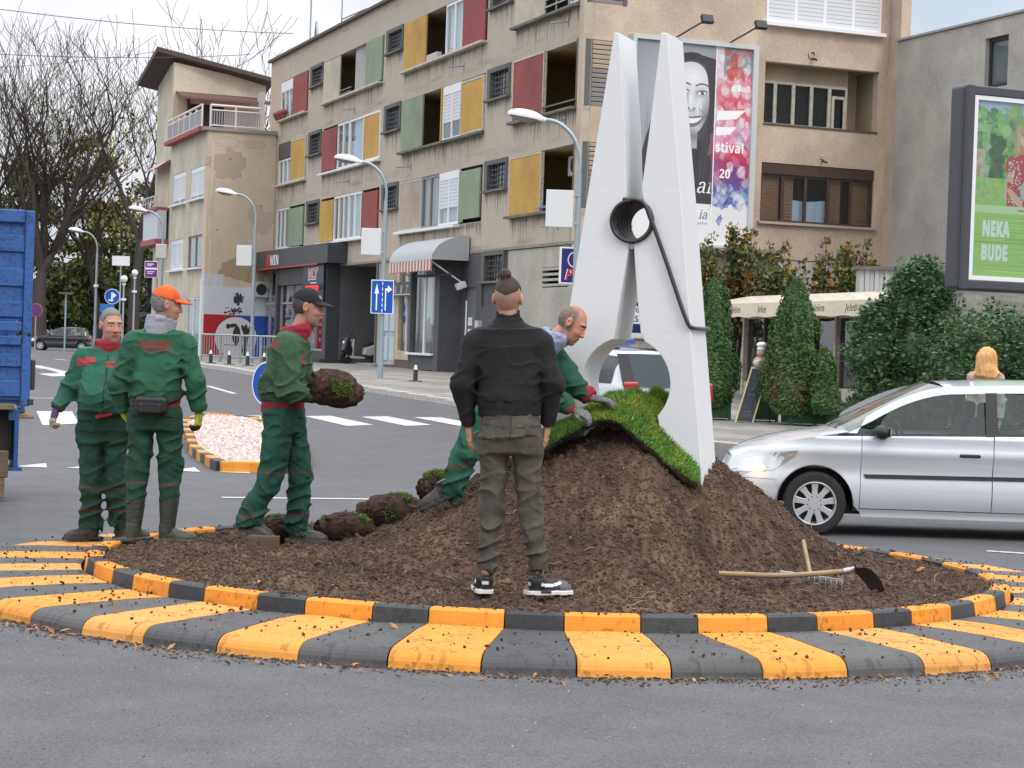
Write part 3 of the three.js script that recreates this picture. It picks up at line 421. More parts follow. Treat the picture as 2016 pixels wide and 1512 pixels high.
// stained plaster of the long front: u and height in metres
const ops = []; // filled below: [u0,u1,v0,v1]
const COLS = { W1: [32, 37.15], s1: [29.4, 31.6], A: [20.4, 29.2], s2: [17.85, 20.0], Bq: [8.42, 17.6], s3: [6.0, 8.15], K: [0.3, 5.65] };
const ROWS = [[10.73, 12.36], [8.03, 9.77], [5.36, 7.06]];
for (const [v0, v1] of ROWS) for (const k in COLS) { const [a, b] = COLS[k]; const small = k[0] === 's'; ops.push([a, b, small ? v0 + 0.86 : v0, v1]); }
const stainTex = canvasTex(2048, 1024, (x, w, h) => {
  const R = RNG(31), U = u => (1 - u / 40) * w, Vv = v => (1 - (v - 4.3) / 9.4) * h;
  x.fillStyle = '#b5aa9b'; x.fillRect(0, 0, w, h);
  for (let i = 0; i < 5200; i++) { const r = 3 + R() * 26, g = 150 + R() * 60; x.fillStyle = `rgba(${g + 4},${g - 6},${g - 22},${0.025 + R() * 0.03})`; x.beginPath(); x.ellipse(R() * w, R() * h, r, r * (0.6 + R() * 1.4), 0, 0, 7); x.fill(); }
  for (let i = 0; i < 2600; i++) { const X = R() * w, Y = R() * h, L = 8 + R() * 70; x.fillStyle = `rgba(${R() < 0.5 ? '88,76,64' : '205,192,175'},${0.03 + R() * 0.05})`; x.fillRect(X, Y, 1 + R() * 3, L); }
  for (const [a, b, v0] of ops) { // run-off stains below each sill
    for (let i = 0; i < (b - a) * 16; i++) { const X = U(a + R() * (b - a)), L = (0.15 + R() * R() * 0.95) * h / 9.4, ww = 1 + R() * 4; x.fillStyle = `rgba(${55 + R() * 20},${50 + R() * 16},45,${0.05 + R() * 0.10})`; for (let k = 0; k < 4; k++) x.fillRect(X, Vv(v0 - 0.02), ww, L * (1 - k * 0.24)); }
    for (let i = 0; i < (b - a) * 5; i++) { const X = U(a + R() * (b - a)), r = 4 + R() * 16; x.fillStyle = `rgba(70,64,58,${0.04 + R() * 0.07})`; x.beginPath(); x.ellipse(X, Vv(v0 - 0.05 - R() * 0.12), r * 1.6, r * 0.5, 0, 0, 7); x.fill(); }
  }
  for (const v of [4.55, 7.3, 10.0]) for (let i = 0; i < 90; i++) { const r = 4 + R() * 20; x.fillStyle = `rgba(70,62,55,${0.02 + R() * 0.05})`; x.beginPath(); x.ellipse(R() * w, Vv(v + (R() - 0.5) * 0.3), r * 2, r * 0.5, 0, 0, 7); x.fill(); }
  for (let i = 0; i < 26; i++) { const X = R() * w; x.strokeStyle = `rgba(60,54,48,${0.2 + R() * 0.2})`; x.lineWidth = 1; x.beginPath(); x.moveTo(X, 0); let Y = 0, q = X; while (Y < h) { Y += 20; q += (R() - 0.5) * 6; x.lineTo(q, Y); } if (R() < 0.35) x.stroke(); }
  for (let i = 0; i < 60; i++) { const X = R() * w, Y = Vv(13.35) + R() * 26; x.fillStyle = `rgba(60,54,48,${0.1 + R() * 0.15})`; x.fillRect(X, Y, 4 + R() * 40, 2 + R() * 6); }
});
const wallL = new THREE.MeshPhysicalMaterial({ color: 0xffffff, map: stainTex, roughness: 0.93, bumpMap: T.plasterB, bumpScale: 0.004 });
const wallR = mat([0.64, 0.525, 0.425], 0.92, plasterO);
function frontPart(bld, name, th, geo, m, label) { const o = part(bld, name, geo, m, label); o.rotation.y = th; return o; }
function frontGroup(bld, name, th, x, y, z = 0) { const o = sub(bld, name); o.position.set(x * cos(th) + z * sin(th), y, -x * sin(th) + z * cos(th)); o.rotation.y = th; return o; }
// pieces in front coordinates: group origin at lower left of the opening
function pvc(g, x0, x1, y0, y1, z, n, o = {}) {
  const fm = o.fm || M.pvc, t = o.t || 0.07, fr = [BB(x0, x1, y0, y0 + t, z - 0.05, z + 0.02), BB(x0, x1, y1 - t, y1, z - 0.05, z + 0.02), BB(x0, x0 + t, y0 + t, y1 - t, z - 0.05, z + 0.02), BB(x1 - t, x1, y0 + t, y1 - t, z - 0.05, z + 0.02)];
  const w = (x1 - x0) / n; for (let i = 1; i < n; i++) fr.push(BB(x0 + i * w - t * 0.75, x0 + i * w + t * 0.75, y0 + t, y1 - t, z - 0.047, z + 0.023));
  let top = y1 - t; if (o.box) { fr.push(BB(x0 + t, x1 - t, y1 - t - o.box, y1 - t, z - 0.04, z + 0.026)); top -= o.box; }
  part(g, 'frame', fr, fm);
  for (let i = 0; i < n; i++) { const a = x0 + i * w + t * 0.8, b = x0 + (i + 1) * w - t * 0.8; part(g, 'pane', BB(a, b, y0 + t, top, z - 0.022, z - 0.016), o.gl || M.glass); }
  if (o.curt) { const cn = max(6, floor((x1 - x0) * 9)); const cg = gridGeo(cn * 2, 1, (u, v) => [lerp(x0 + 0.03, x1 - 0.03, u), lerp(y0 + 0.05, y1 - 0.05, v), z - 0.14 + 0.025 * sin(u * cn * 2.6) + 0.012 * sin(u * cn * 7)]); part(g, 'curtain', cg, o.curt); }
  if (o.shut) for (let yy = top; yy > lerp(y1, y0, o.shut); yy -= 0.11) part(g, 'shutter_slat', RB(x1 - x0 - 2 * t, 0.104, 0.02, 0.008, (x0 + x1) / 2, yy - 0.055, z + 0.0), shutM);
}
function board(g, x0, x1, y0, y1, z, c, name = 'panel') { const b = part(g, name, RB(x1 - x0, y1 - y0, 0.06, 0.008, (x0 + x1) / 2, (y0 + y1) / 2, z), colPanel[c] || c); return b; }
function trim(g, x0, x1, y0, y1, z, m = frameCream, t = 0.07) { part(g, 'trim', [BB(x0 - t, x1 + t, y0 - t, y0, z - 0.06, z + 0.04), BB(x0 - t, x1 + t, y1, y1 + t, z - 0.06, z + 0.04), BB(x0 - t, x0, y0, y1, z - 0.06, z + 0.038), BB(x1, x1 + t, y0, y1, z - 0.06, z + 0.038)], m); }
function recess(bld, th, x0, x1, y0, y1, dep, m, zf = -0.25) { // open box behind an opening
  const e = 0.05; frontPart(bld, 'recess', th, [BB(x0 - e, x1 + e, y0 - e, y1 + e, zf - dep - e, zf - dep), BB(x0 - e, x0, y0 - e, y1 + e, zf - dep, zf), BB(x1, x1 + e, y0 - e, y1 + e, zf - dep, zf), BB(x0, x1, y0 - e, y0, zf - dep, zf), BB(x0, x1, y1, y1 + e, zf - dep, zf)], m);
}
function barred(bld, th, x0, x1, y0, y1) {
  const g = frontGroup(bld, 'window', th, x0, y0), w = x1 - x0, h = y1 - y0;
  part(g, 'frame', [BB(0, w, h - 0.09, h + 0.04, -0.2, 0.05), BB(0, 0.3, 0, h - 0.09, -0.2, 0.048), BB(w - 0.1, w, 0, h - 0.09, -0.2, 0.048)], mat([0.15, 0.15, 0.15], 0.85, plasterO));
  part(g, 'sill', B(w + 0.1, 0.06, 0.28, w / 2, -0.03, 0.0), sillM); part(g, 'pane', BB(0.3, w - 0.1, 0, h - 0.09, -0.15, -0.145), M.glass);
  part(g, 'curtain', BB(0.55, w - 0.3, 0.1, h - 0.1, -0.19, -0.185), mat([0.45, 0.44, 0.42], 0.95));
  const br = []; for (let i = 1; i < 6; i++) br.push(BB(lerp(0.3, w - 0.1, i / 6) - 0.018, lerp(0.3, w - 0.1, i / 6) + 0.018, 0, h - 0.09, -0.06, -0.03)); for (let i = 1; i < 5; i++) br.push(BB(0.3, w - 0.1, (h - 0.09) * i / 5 - 0.015, (h - 0.09) * i / 5 + 0.015, -0.065, -0.035)); part(g, 'grille', br, barM);
  return g;
}
{
  const b = thing('apartment_block', 'weathered beige four storey apartment block with coloured balcony panels', 'building', [FC[0], 0, FC[1]]);
  const Lx = u => -u;
  // long front wall
  const holes = ops.map(([a, c, v0, v1]) => rect(-c, -a, v0, v1).reverse());
  let g = extr(rect(-39.2, 0, 4.5, 13.4), 0.25, 0, holes).translate(0, 0, -0.25); { const p = g.attributes.position, n = g.attributes.normal, uv = g.attributes.uv; for (let i = 0; i < p.count; i++) uv.setXY(i, (p.getX(i) + p.getZ(i) + 40) / 40, (p.getY(i) - 4.3) / 9.4); g.userData.uvd = true; }
  frontPart(b, 'street_wall', thL, g, wallL);
  frontPart(b, 'roof_edge', thL, [BB(-39.3, 0.05, 13.4, 13.5, -0.5, 0.16)], mat([0.13, 0.10, 0.09], 0.9));
  frontPart(b, 'soffit', thL, BB(-39.2, -0.02, 4.42, 4.5, -6, 0.03), mat([0.33, 0.29, 0.25], 0.9, plasterO));
  for (const [v0, v1] of ROWS) {
    for (const k in COLS) { const [a, c] = COLS[k]; if (k[0] === 's') { recess(b, thL, -c, -a, v0 + 0.86, v1, 0.6, M.room); barred(b, thL, -c, -a, v0 + 0.86, v1); } }
  }
  const P = (r, k) => { const [a, c] = COLS[k], [v0, v1] = ROWS[r]; const g2 = frontGroup(b, 'balcony_bay', thL, -c, v0); g2.userData.w = c - a; g2.userData.h = v1 - v0; return g2; };
  const sill = (g2, w, m = frameCream) => part(g2, 'sill', B(w + 0.06, 0.07, 0.34, w / 2, -0.035, 0.03), m);
  // x below is measured from the far (left) end of each bay
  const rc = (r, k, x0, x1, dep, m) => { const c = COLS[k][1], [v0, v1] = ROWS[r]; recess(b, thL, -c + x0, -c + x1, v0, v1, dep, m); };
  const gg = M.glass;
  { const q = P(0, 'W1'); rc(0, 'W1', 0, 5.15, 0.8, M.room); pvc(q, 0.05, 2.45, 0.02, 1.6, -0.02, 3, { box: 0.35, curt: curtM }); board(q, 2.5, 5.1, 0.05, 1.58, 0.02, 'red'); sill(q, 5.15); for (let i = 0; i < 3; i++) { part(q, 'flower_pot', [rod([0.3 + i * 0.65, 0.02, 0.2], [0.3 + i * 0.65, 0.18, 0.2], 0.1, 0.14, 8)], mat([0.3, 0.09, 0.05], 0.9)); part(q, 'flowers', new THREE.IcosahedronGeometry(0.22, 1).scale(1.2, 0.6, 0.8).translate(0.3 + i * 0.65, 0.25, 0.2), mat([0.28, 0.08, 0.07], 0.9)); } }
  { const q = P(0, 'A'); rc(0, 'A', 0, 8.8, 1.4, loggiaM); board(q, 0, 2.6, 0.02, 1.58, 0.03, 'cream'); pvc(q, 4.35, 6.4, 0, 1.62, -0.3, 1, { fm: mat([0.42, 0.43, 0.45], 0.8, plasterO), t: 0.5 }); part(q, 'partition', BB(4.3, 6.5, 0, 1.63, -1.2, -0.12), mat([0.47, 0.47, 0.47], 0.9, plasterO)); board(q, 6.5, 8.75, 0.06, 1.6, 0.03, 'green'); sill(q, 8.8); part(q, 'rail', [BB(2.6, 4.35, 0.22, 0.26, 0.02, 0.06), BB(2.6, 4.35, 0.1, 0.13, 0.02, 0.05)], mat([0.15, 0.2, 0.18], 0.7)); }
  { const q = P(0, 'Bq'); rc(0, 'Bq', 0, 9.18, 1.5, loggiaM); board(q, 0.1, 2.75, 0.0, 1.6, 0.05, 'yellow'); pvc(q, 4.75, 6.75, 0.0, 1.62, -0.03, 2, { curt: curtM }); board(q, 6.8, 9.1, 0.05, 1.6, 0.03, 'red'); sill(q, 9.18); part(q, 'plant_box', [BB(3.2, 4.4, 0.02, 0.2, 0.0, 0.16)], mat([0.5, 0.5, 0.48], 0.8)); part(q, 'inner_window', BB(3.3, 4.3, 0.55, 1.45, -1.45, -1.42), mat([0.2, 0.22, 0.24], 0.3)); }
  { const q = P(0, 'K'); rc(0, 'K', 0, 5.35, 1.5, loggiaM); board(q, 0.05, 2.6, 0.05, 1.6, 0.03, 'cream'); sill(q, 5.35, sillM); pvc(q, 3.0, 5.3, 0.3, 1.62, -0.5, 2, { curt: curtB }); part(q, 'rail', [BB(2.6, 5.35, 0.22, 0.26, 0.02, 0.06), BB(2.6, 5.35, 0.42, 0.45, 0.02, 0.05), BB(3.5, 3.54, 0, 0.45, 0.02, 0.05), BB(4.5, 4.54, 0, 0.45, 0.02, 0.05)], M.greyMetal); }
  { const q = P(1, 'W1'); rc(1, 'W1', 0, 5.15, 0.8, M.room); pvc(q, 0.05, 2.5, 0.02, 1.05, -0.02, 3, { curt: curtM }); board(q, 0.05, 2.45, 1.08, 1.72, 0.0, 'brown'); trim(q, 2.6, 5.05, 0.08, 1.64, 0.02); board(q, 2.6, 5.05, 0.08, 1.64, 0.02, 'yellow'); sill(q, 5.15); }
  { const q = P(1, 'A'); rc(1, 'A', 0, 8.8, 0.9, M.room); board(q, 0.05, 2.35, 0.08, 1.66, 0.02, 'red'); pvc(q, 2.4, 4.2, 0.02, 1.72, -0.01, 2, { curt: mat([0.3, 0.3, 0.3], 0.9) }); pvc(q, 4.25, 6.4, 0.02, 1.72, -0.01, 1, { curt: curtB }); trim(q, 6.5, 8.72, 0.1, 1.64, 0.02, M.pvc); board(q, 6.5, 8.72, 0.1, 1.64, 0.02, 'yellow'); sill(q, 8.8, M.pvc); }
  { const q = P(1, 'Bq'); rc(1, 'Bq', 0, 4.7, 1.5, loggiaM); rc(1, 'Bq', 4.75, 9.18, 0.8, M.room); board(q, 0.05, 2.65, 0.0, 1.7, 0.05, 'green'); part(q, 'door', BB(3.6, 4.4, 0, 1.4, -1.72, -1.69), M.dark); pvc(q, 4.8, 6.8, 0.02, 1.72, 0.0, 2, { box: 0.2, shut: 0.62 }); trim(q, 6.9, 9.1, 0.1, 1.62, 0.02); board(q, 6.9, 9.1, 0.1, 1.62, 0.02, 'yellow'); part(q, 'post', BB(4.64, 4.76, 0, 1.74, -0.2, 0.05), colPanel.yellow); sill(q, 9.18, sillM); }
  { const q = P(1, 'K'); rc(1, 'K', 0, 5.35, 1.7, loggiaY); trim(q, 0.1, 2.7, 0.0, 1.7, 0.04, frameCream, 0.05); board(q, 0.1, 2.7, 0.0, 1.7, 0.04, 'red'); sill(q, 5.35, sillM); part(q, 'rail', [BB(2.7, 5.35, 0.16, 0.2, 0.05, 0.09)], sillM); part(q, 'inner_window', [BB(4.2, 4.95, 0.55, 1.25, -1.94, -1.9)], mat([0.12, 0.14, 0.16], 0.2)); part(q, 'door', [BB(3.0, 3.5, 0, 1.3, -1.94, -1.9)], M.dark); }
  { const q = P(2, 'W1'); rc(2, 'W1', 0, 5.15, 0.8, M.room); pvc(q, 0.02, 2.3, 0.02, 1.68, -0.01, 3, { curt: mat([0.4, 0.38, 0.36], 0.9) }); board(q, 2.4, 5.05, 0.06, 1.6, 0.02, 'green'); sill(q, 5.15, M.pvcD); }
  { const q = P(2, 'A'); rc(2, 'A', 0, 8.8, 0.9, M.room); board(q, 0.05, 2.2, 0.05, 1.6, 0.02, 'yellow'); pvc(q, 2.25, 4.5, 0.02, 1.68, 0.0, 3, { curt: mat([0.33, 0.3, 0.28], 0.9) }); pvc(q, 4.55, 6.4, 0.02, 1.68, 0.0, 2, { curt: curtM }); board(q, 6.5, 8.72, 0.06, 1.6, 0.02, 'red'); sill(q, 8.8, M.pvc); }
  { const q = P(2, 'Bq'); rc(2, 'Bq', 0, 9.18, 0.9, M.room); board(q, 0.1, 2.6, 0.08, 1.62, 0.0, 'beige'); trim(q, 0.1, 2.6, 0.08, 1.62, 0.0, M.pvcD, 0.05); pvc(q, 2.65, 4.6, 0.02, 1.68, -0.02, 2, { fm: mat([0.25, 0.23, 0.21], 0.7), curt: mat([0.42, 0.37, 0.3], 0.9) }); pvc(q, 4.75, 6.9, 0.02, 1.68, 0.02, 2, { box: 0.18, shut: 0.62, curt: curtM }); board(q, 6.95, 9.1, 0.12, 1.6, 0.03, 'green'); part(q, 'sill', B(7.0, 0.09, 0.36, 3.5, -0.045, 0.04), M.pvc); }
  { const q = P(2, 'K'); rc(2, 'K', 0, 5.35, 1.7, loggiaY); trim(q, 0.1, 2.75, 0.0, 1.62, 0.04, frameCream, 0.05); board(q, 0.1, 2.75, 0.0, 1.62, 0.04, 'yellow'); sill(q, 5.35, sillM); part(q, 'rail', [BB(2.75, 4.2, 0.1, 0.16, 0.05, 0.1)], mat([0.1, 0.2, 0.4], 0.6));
    part(q, 'air_conditioner', [RB(1.3, 0.55, 0.4, 0.03, 3.45, 1.3, -0.9)], M.pvc); part(q, 'fan_grille', [new THREE.TorusGeometry(0.2, 0.02, 6, 20).translate(3.3, 1.3, -0.69), new THREE.CylinderGeometry(0.2, 0.2, 0.01, 20).rotateX(PI / 2).translate(3.3, 1.3, -0.7)], M.darkMetal); part(q, 'wall_lantern', [rod([4.7, 1.15, -1.2], [4.7, 1.4, -1.2], 0.06, 0.1, 6)], M.black); part(q, 'inner_window', [BB(4.4, 4.9, 0.3, 0.9, -1.94, -1.9)], M.dark); }
  // little flag-holder brackets
  for (const [u, v] of [[1.2, 7.75], [1.2, 10.35], [10.7, 10.2], [16.4, 7.5], [24.3, 10.1], [24.8, 7.5], [1.5, 4.95]]) { const q = frontGroup(b, 'bracket', thL, -u, v); part(q, 'plate', B(0.08, 0.22, 0.03, 0, 0, 0.015), M.greyMetal); part(q, 'arm', rod([0, 0, 0.03], [0, -0.06, 0.5], 0.022), M.greyMetal); }
  // roof rail and antenna frames
  const rr = []; for (let u = 12; u <= 38; u += 1.3) rr.push(rod([-u, 13.5, -1], [-u, 14.15, -1], 0.02, 0.02, 5)); rr.push(rod([-12, 14.15, -1], [-38, 14.15, -1], 0.022, 0.022, 5)); frontPart(b, 'roof_rail', thL, rr, M.galv);
  frontPart(b, 'antenna_frame', thL, [rod([-38.6, 13.5, -1.5], [-38.6, 16.2, -1.5], 0.035), rod([-33, 13.5, -1.5], [-33, 15.6, -1.5], 0.03), rod([-38.6, 16.2, -1.5], [-28.5, 15.4, -1.5], 0.03), rod([-33, 14.6, -1.5], [-29, 14.5, -1.5], 0.03), rod([-36.5, 13.5, -1.2], [-36.2, 14.9, -1.2], 0.05), rod([-35.4, 13.5, -1.2], [-36.2, 14.9, -1.2], 0.05), rod([-36.4, 14.2, -1.2], [-34.4, 13.6, -1.2], 0.04)], M.greyMetal);
  // right front: openings
  const ro = [[5.55, 9.28, 10.72, 12.5], [5.58, 9.27, 7.98, 9.65], [5.57, 9.25, 5.32, 6.92]], lv = [[0.08, 1.25, 8.04, 9.78], [0.08, 1.25, 5.36, 7.1], [0.08, 1.25, 10.74, 12.4]];
  frontPart(b, 'side_wall', thR, extr(rect(0.0, 9.72, 4.3, 13.4), 0.25, 0, [...ro, ...lv].map(r => rect(...r).reverse())).translate(0, 0, -0.25), wallR);
  frontPart(b, 'roof_edge', thR, BB(0.16, 9.9, 13.4, 13.5, -0.5, 0.12), mat([0.13, 0.10, 0.09], 0.9));
  frontPart(b, 'base_wall', thR, BB(0.0, 9.72, 0.2, 4.28, -0.3, -0.02), mat([0.60, 0.58, 0.54], 0.9, plasterO));
  frontPart(b, 'gable_wall', thR, BB(9.47, 9.7, 0.5, 13.38, -14, -0.26), wallR); frontPart(b, 'roof', thR, [BB(2.2, 9.5, 13.1, 13.3, -7, -0.4)], M.dark);
  frontPart(b, 'roof', thL, [BB(-39, -0.5, 13.15, 13.38, -9.5, -0.3)], M.dark); frontPart(b, 'rear_wall', thL, [BB(-39.2, -0.5, 0.3, 13.3, -9.8, -9.5), BB(-39.2, -38.95, 0.3, 13.3, -9.5, -0.3)], wallR);
  for (const [x0, x1, y0, y1] of lv) { // concrete louvres
    recess(b, thR, x0, x1, y0, y1, 0.12, M.room); const q = frontGroup(b, 'louvre', thR, x0, y0), h = y1 - y0, w = x1 - x0; part(q, 'frame', [BB(0, 0.2, 0, h, -0.2, 0.03), BB(w - 0.1, w, 0, h, -0.2, 0.03)], M.wallGrey);
    for (let i = 0; i < 14; i++) part(q, 'slat', B(w - 0.3, 0.085, 0.05, w / 2 + 0.05, (i + 0.5) * h / 14, -0.02, 0.35), i < 8 ? mat([0.33, 0.32, 0.31], 0.9) : mat([0.55, 0.45, 0.35], 0.9));
  }
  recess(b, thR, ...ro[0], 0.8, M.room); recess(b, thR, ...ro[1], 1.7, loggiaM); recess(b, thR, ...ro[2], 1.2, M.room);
  { const q = frontGroup(b, 'window_band', thR, ro[0][0], ro[0][2]); pvc(q, 0, 3.73, 0, 1.78, 0.0, 4, { shut: 0.95 }); part(q, 'sill', B(3.9, 0.1, 0.35, 1.86, -0.05, 0.03), M.pvc); }
  { const q = frontGroup(b, 'glazed_loggia', thR, ro[1][0], ro[1][2]); const fm = mat([0.5, 0.49, 0.44], 0.7, { map: T.paint }); pvc(q, 0.0, 2.95, 0.0, 1.22, -0.42, 5, { fm, curt: mat([0.2, 0.19, 0.18], 0.9), gl: M.glassD }); part(q, 'door', [BB(2.42, 2.5, 0.02, 0.95, -0.39, -0.36), BB(2.8, 2.88, 0.02, 0.95, -0.39, -0.36), BB(2.5, 2.8, 0.87, 0.95, -0.39, -0.36)], fm); part(q, 'sill', B(3.72, 0.06, 0.28, 1.85, -0.02, -0.12), colPanel.brown); part(q, 'beam', BB(0.0, 2.95, 1.22, 1.67, -0.52, -0.4), loggiaM); part(q, 'reveal', [BB(2.98, 3.68, 0, 1.67, -1.15, -1.05)], mat([0.46, 0.37, 0.26], 0.9, plasterO)); part(q, 'lintel_trim', B(3.7, 0.04, 0.03, 1.85, 1.66, -0.005), colPanel.brown); }
  { const q = frontGroup(b, 'glazed_loggia', thR, ro[2][0], ro[2][2]); const fm = mat([0.06, 0.035, 0.03], 0.6), wd = mat([0.58, 0.31, 0.19], 0.7, { map: T.wood }); pvc(q, 0.0, 3.68, 0.0, 1.3, -0.08, 5, { fm, t: 0.06 }); part(q, 'fascia', BB(0, 3.68, 1.3, 1.6, -0.1, -0.02), fm); part(q, 'sill', B(3.85, 0.07, 0.2, 1.84, -0.04, 0.02), mat([0.42, 0.36, 0.3], 0.85));
    for (const [a, c, hh] of [[0.06, 0.7, 1.24], [0.8, 1.15, 1.24], [2.3, 2.7, 1.24], [2.95, 3.6, 1.24]]) for (let i = 0; i < 14; i++) part(q, 'blind_slat', B(c - a, 0.08, 0.012, (a + c) / 2, 0.07 + i * 0.088, -0.2, 0.25), wd);
    part(q, 'laundry', gridGeo(30, 6, (u, v) => [lerp(0.95, 2.25, u), lerp(0.08, 0.68, v) - 0.06 * sin(u * PI), -0.28 + 0.03 * sin(u * 21)]), mat([0.62, 0.66, 0.74], 0.95)); part(q, 'inner_door', BB(1.5, 2.0, 0, 1.2, -1.35, -1.3), mat([0.05, 0.06, 0.07], 0.3)); part(q, 'inner_wall', BB(1.2, 1.48, 0, 1.3, -0.9, -0.85), mat([0.4, 0.42, 0.38], 0.9)); }
  for (const [u, v] of [[7.05, 9.95], [7.5, 7.17]]) { const q = frontGroup(b, 'bracket', thR, u, v); part(q, 'plate', new THREE.TorusGeometry(v > 9 ? 0.1 : 0.04, 0.025, 6, 14).translate(0, 0, 0.03), mat([0.5, 0.42, 0.33], 0.9)); part(q, 'arm', rod([0, -0.1, 0.03], [0, -0.16, 0.25], 0.03), M.darkMetal); }
  // ground floor of the long front ------------------------------------
  const gy = 0.8;
  // gaming shop with projecting dark fascia
  { const q = frontGroup(b, 'shop_front', thL, -38.6, gy), w = 13.0; const dk = mat([0.05, 0.052, 0.058], 0.55), red = mat([0.45, 0.02, 0.03], 0.5);
    part(q, 'fascia', [BB(0.0, w + 0.9, 3.7, 4.43, -0.1, 0.75)], dk); part(q, 'red_line', [BB(0.0, w - 0.6, 3.66, 3.72, 0.755, 0.775)], red);
    part(q, 'column', [BB(0, 0.35, 0, 3.68, 0, 0.5), BB(3.9, 4.3, 0, 3.68, 0, 0.5), BB(w - 0.5, w, 0, 3.68, -0.1, 0.52), BB(0.35, w - 0.5, 0, 0.45, 0, 0.45), BB(4.3, w - 0.5, 3.0, 3.68, 0, 0.48)], dk); part(q, 'step', BB(3, w + 0.8, -0.02, 0.16, 0, 0.9), mat([0.04, 0.04, 0.045], 0.8));
    const posters = canvasTex(512, 512, (x, W, Hh) => { x.fillStyle = '#2a1420'; x.fillRect(0, 0, W, Hh); const R = RNG(9); for (let i = 0; i < 60; i++) { x.fillStyle = `hsla(${320 + R() * 60},${40 + R() * 40}%,${25 + R() * 45}%,.7)`; x.beginPath(); x.ellipse(R() * W, R() * Hh, 10 + R() * 40, 20 + R() * 60, R() * 3, 0, 7); x.fill(); } x.fillStyle = 'rgba(240,220,225,.85)'; for (let i = 0; i < 6; i++) { x.fillRect(30, 120 + i * 62, 70 + R() * 60, 26); x.fillRect(330, 60 + i * 70, 60 + R() * 90, 18); } x.fillStyle = '#e9c6b4'; for (const [X, Y] of [[400, 150], [150, 80]]) { x.beginPath(); x.ellipse(X, Y, 40, 52, 0, 0, 7); x.fill(); } });
    const pm = new THREE.MeshPhysicalMaterial({ map: posters, roughness: 0.25 });
    for (const [a, c] of [[0.4, 2.1], [2.15, 3.85], [4.4, 6.4], [6.5, 8.4], [8.6, 10.4], [10.5, 12.4]]) { part(q, 'window_poster', new THREE.PlaneGeometry(c - a, 2.4).translate((a + c) / 2, 1.75, 0.2), pm); part(q, 'pane', BB(a, c, 0.47, 2.98, 0.3, 0.306), M.glass); part(q, 'window_bar', [BB(a - 0.05, a, 0.45, 3.0, 0.28, 0.36), BB(a, c, 2.25, 2.32, 0.29, 0.35), BB(a, c, 0.45, 0.52, 0.29, 0.36)], M.greyMetal); }
    const txt = (w2, h2, draw, name, x, y, z, W, Hh) => part(q, name, [new THREE.PlaneGeometry(w2, h2).translate(x, y, z)], new THREE.MeshPhysicalMaterial({ map: canvasTex(W, Hh, draw), roughness: 0.4 }));
    txt(2.6, 0.62, (x, W, Hh) => { x.fillStyle = '#3c3d42'; x.fillRect(0, 0, W, Hh); x.font = 'bold 110px sans-serif'; x.fillStyle = '#c31b26'; for (let i = 0; i < 3; i++) { x.beginPath(); x.moveTo(14 + i * 32, 110); x.lineTo(34 + i * 32, 14); x.lineTo(60 + i * 32, 14); x.lineTo(40 + i * 32, 110); x.fill(); } x.fillStyle = '#e8ecec'; x.fillText('WIN', 124, 105); }, 'fascia_lettering', 4.3, 4.05, 0.757, 360, 120);
    txt(3.4, 0.8, (x, W, Hh) => { const g3 = x.createLinearGradient(0, 0, 0, Hh); x.fillStyle = '#16324f'; x.fillRect(0, 0, W, Hh); x.font = 'italic bold 110px sans-serif'; x.lineWidth = 12; x.strokeStyle = '#f4e9ea'; x.strokeText('VLT', 90, 115); x.fillStyle = '#c8202c'; x.fillText('VLT', 90, 115); x.fillStyle = '#dfe6ec'; x.fillRect(150, 140, 120, 8); }, 'sign_panel', 11.1, 3.32, 0.62, 400, 160);
    part(q, 'sign_box', BB(9.35, 12.85, 2.2, 3.75, 0.5, 0.615), M.black);
    const glow = new THREE.MeshPhysicalMaterial({ color: 0x200000, emissive: 0xff2210, emissiveIntensity: 1.6, roughness: 0.5 });
    const lt = canvasTex(256, 64, (x, W, Hh) => { x.fillStyle = '#000'; x.fillRect(0, 0, W, Hh); x.fillStyle = '#fff'; for (let i = 0; i < 9; i++) { x.save(); x.translate(18 + i * 25, 32); x.transform(1, 0, -0.3, 1, 0, 0); x.fillRect(-9, -24, i === 8 ? 8 : 18, 10); x.fillRect(-9, -24, 7, 46); if (i % 3) x.fillRect(3, -20, 7, 42); if (i % 2) x.fillRect(-9, 14, 18, 9); x.restore(); } }); glow.emissiveMap = lt; part(q, 'led_sign', new THREE.PlaneGeometry(2.5, 0.36).translate(11.0, 2.78, 0.62), glow);
    txt(1.7, 0.55, (x, W, Hh) => { x.fillStyle = '#0b0b0c'; x.fillRect(0, 0, W, Hh); x.fillStyle = '#f2f2f2'; x.font = 'bold 120px sans-serif'; x.fillText('n', 128, 96); }, 'sign_panel', 12.0, 2.43, 0.621, 256, 110);
  }
  // passage with grey walls
  frontPart(b, 'passage', thL, [BB(-25.6, -25.5, gy - 0.1, 4.42, -6, 0.0), BB(-20.4, -20.2, gy - 0.1, 4.42, -6, 0.02), BB(-25.5, -20.4, gy - 0.1, 4.42, -6.1, -6)], M.wallGrey); frontPart(b, 'passage_floor', thL, BB(-25.5, -20.4, gy - 0.2, gy + 0.03, -6, 0.3), M.pave);
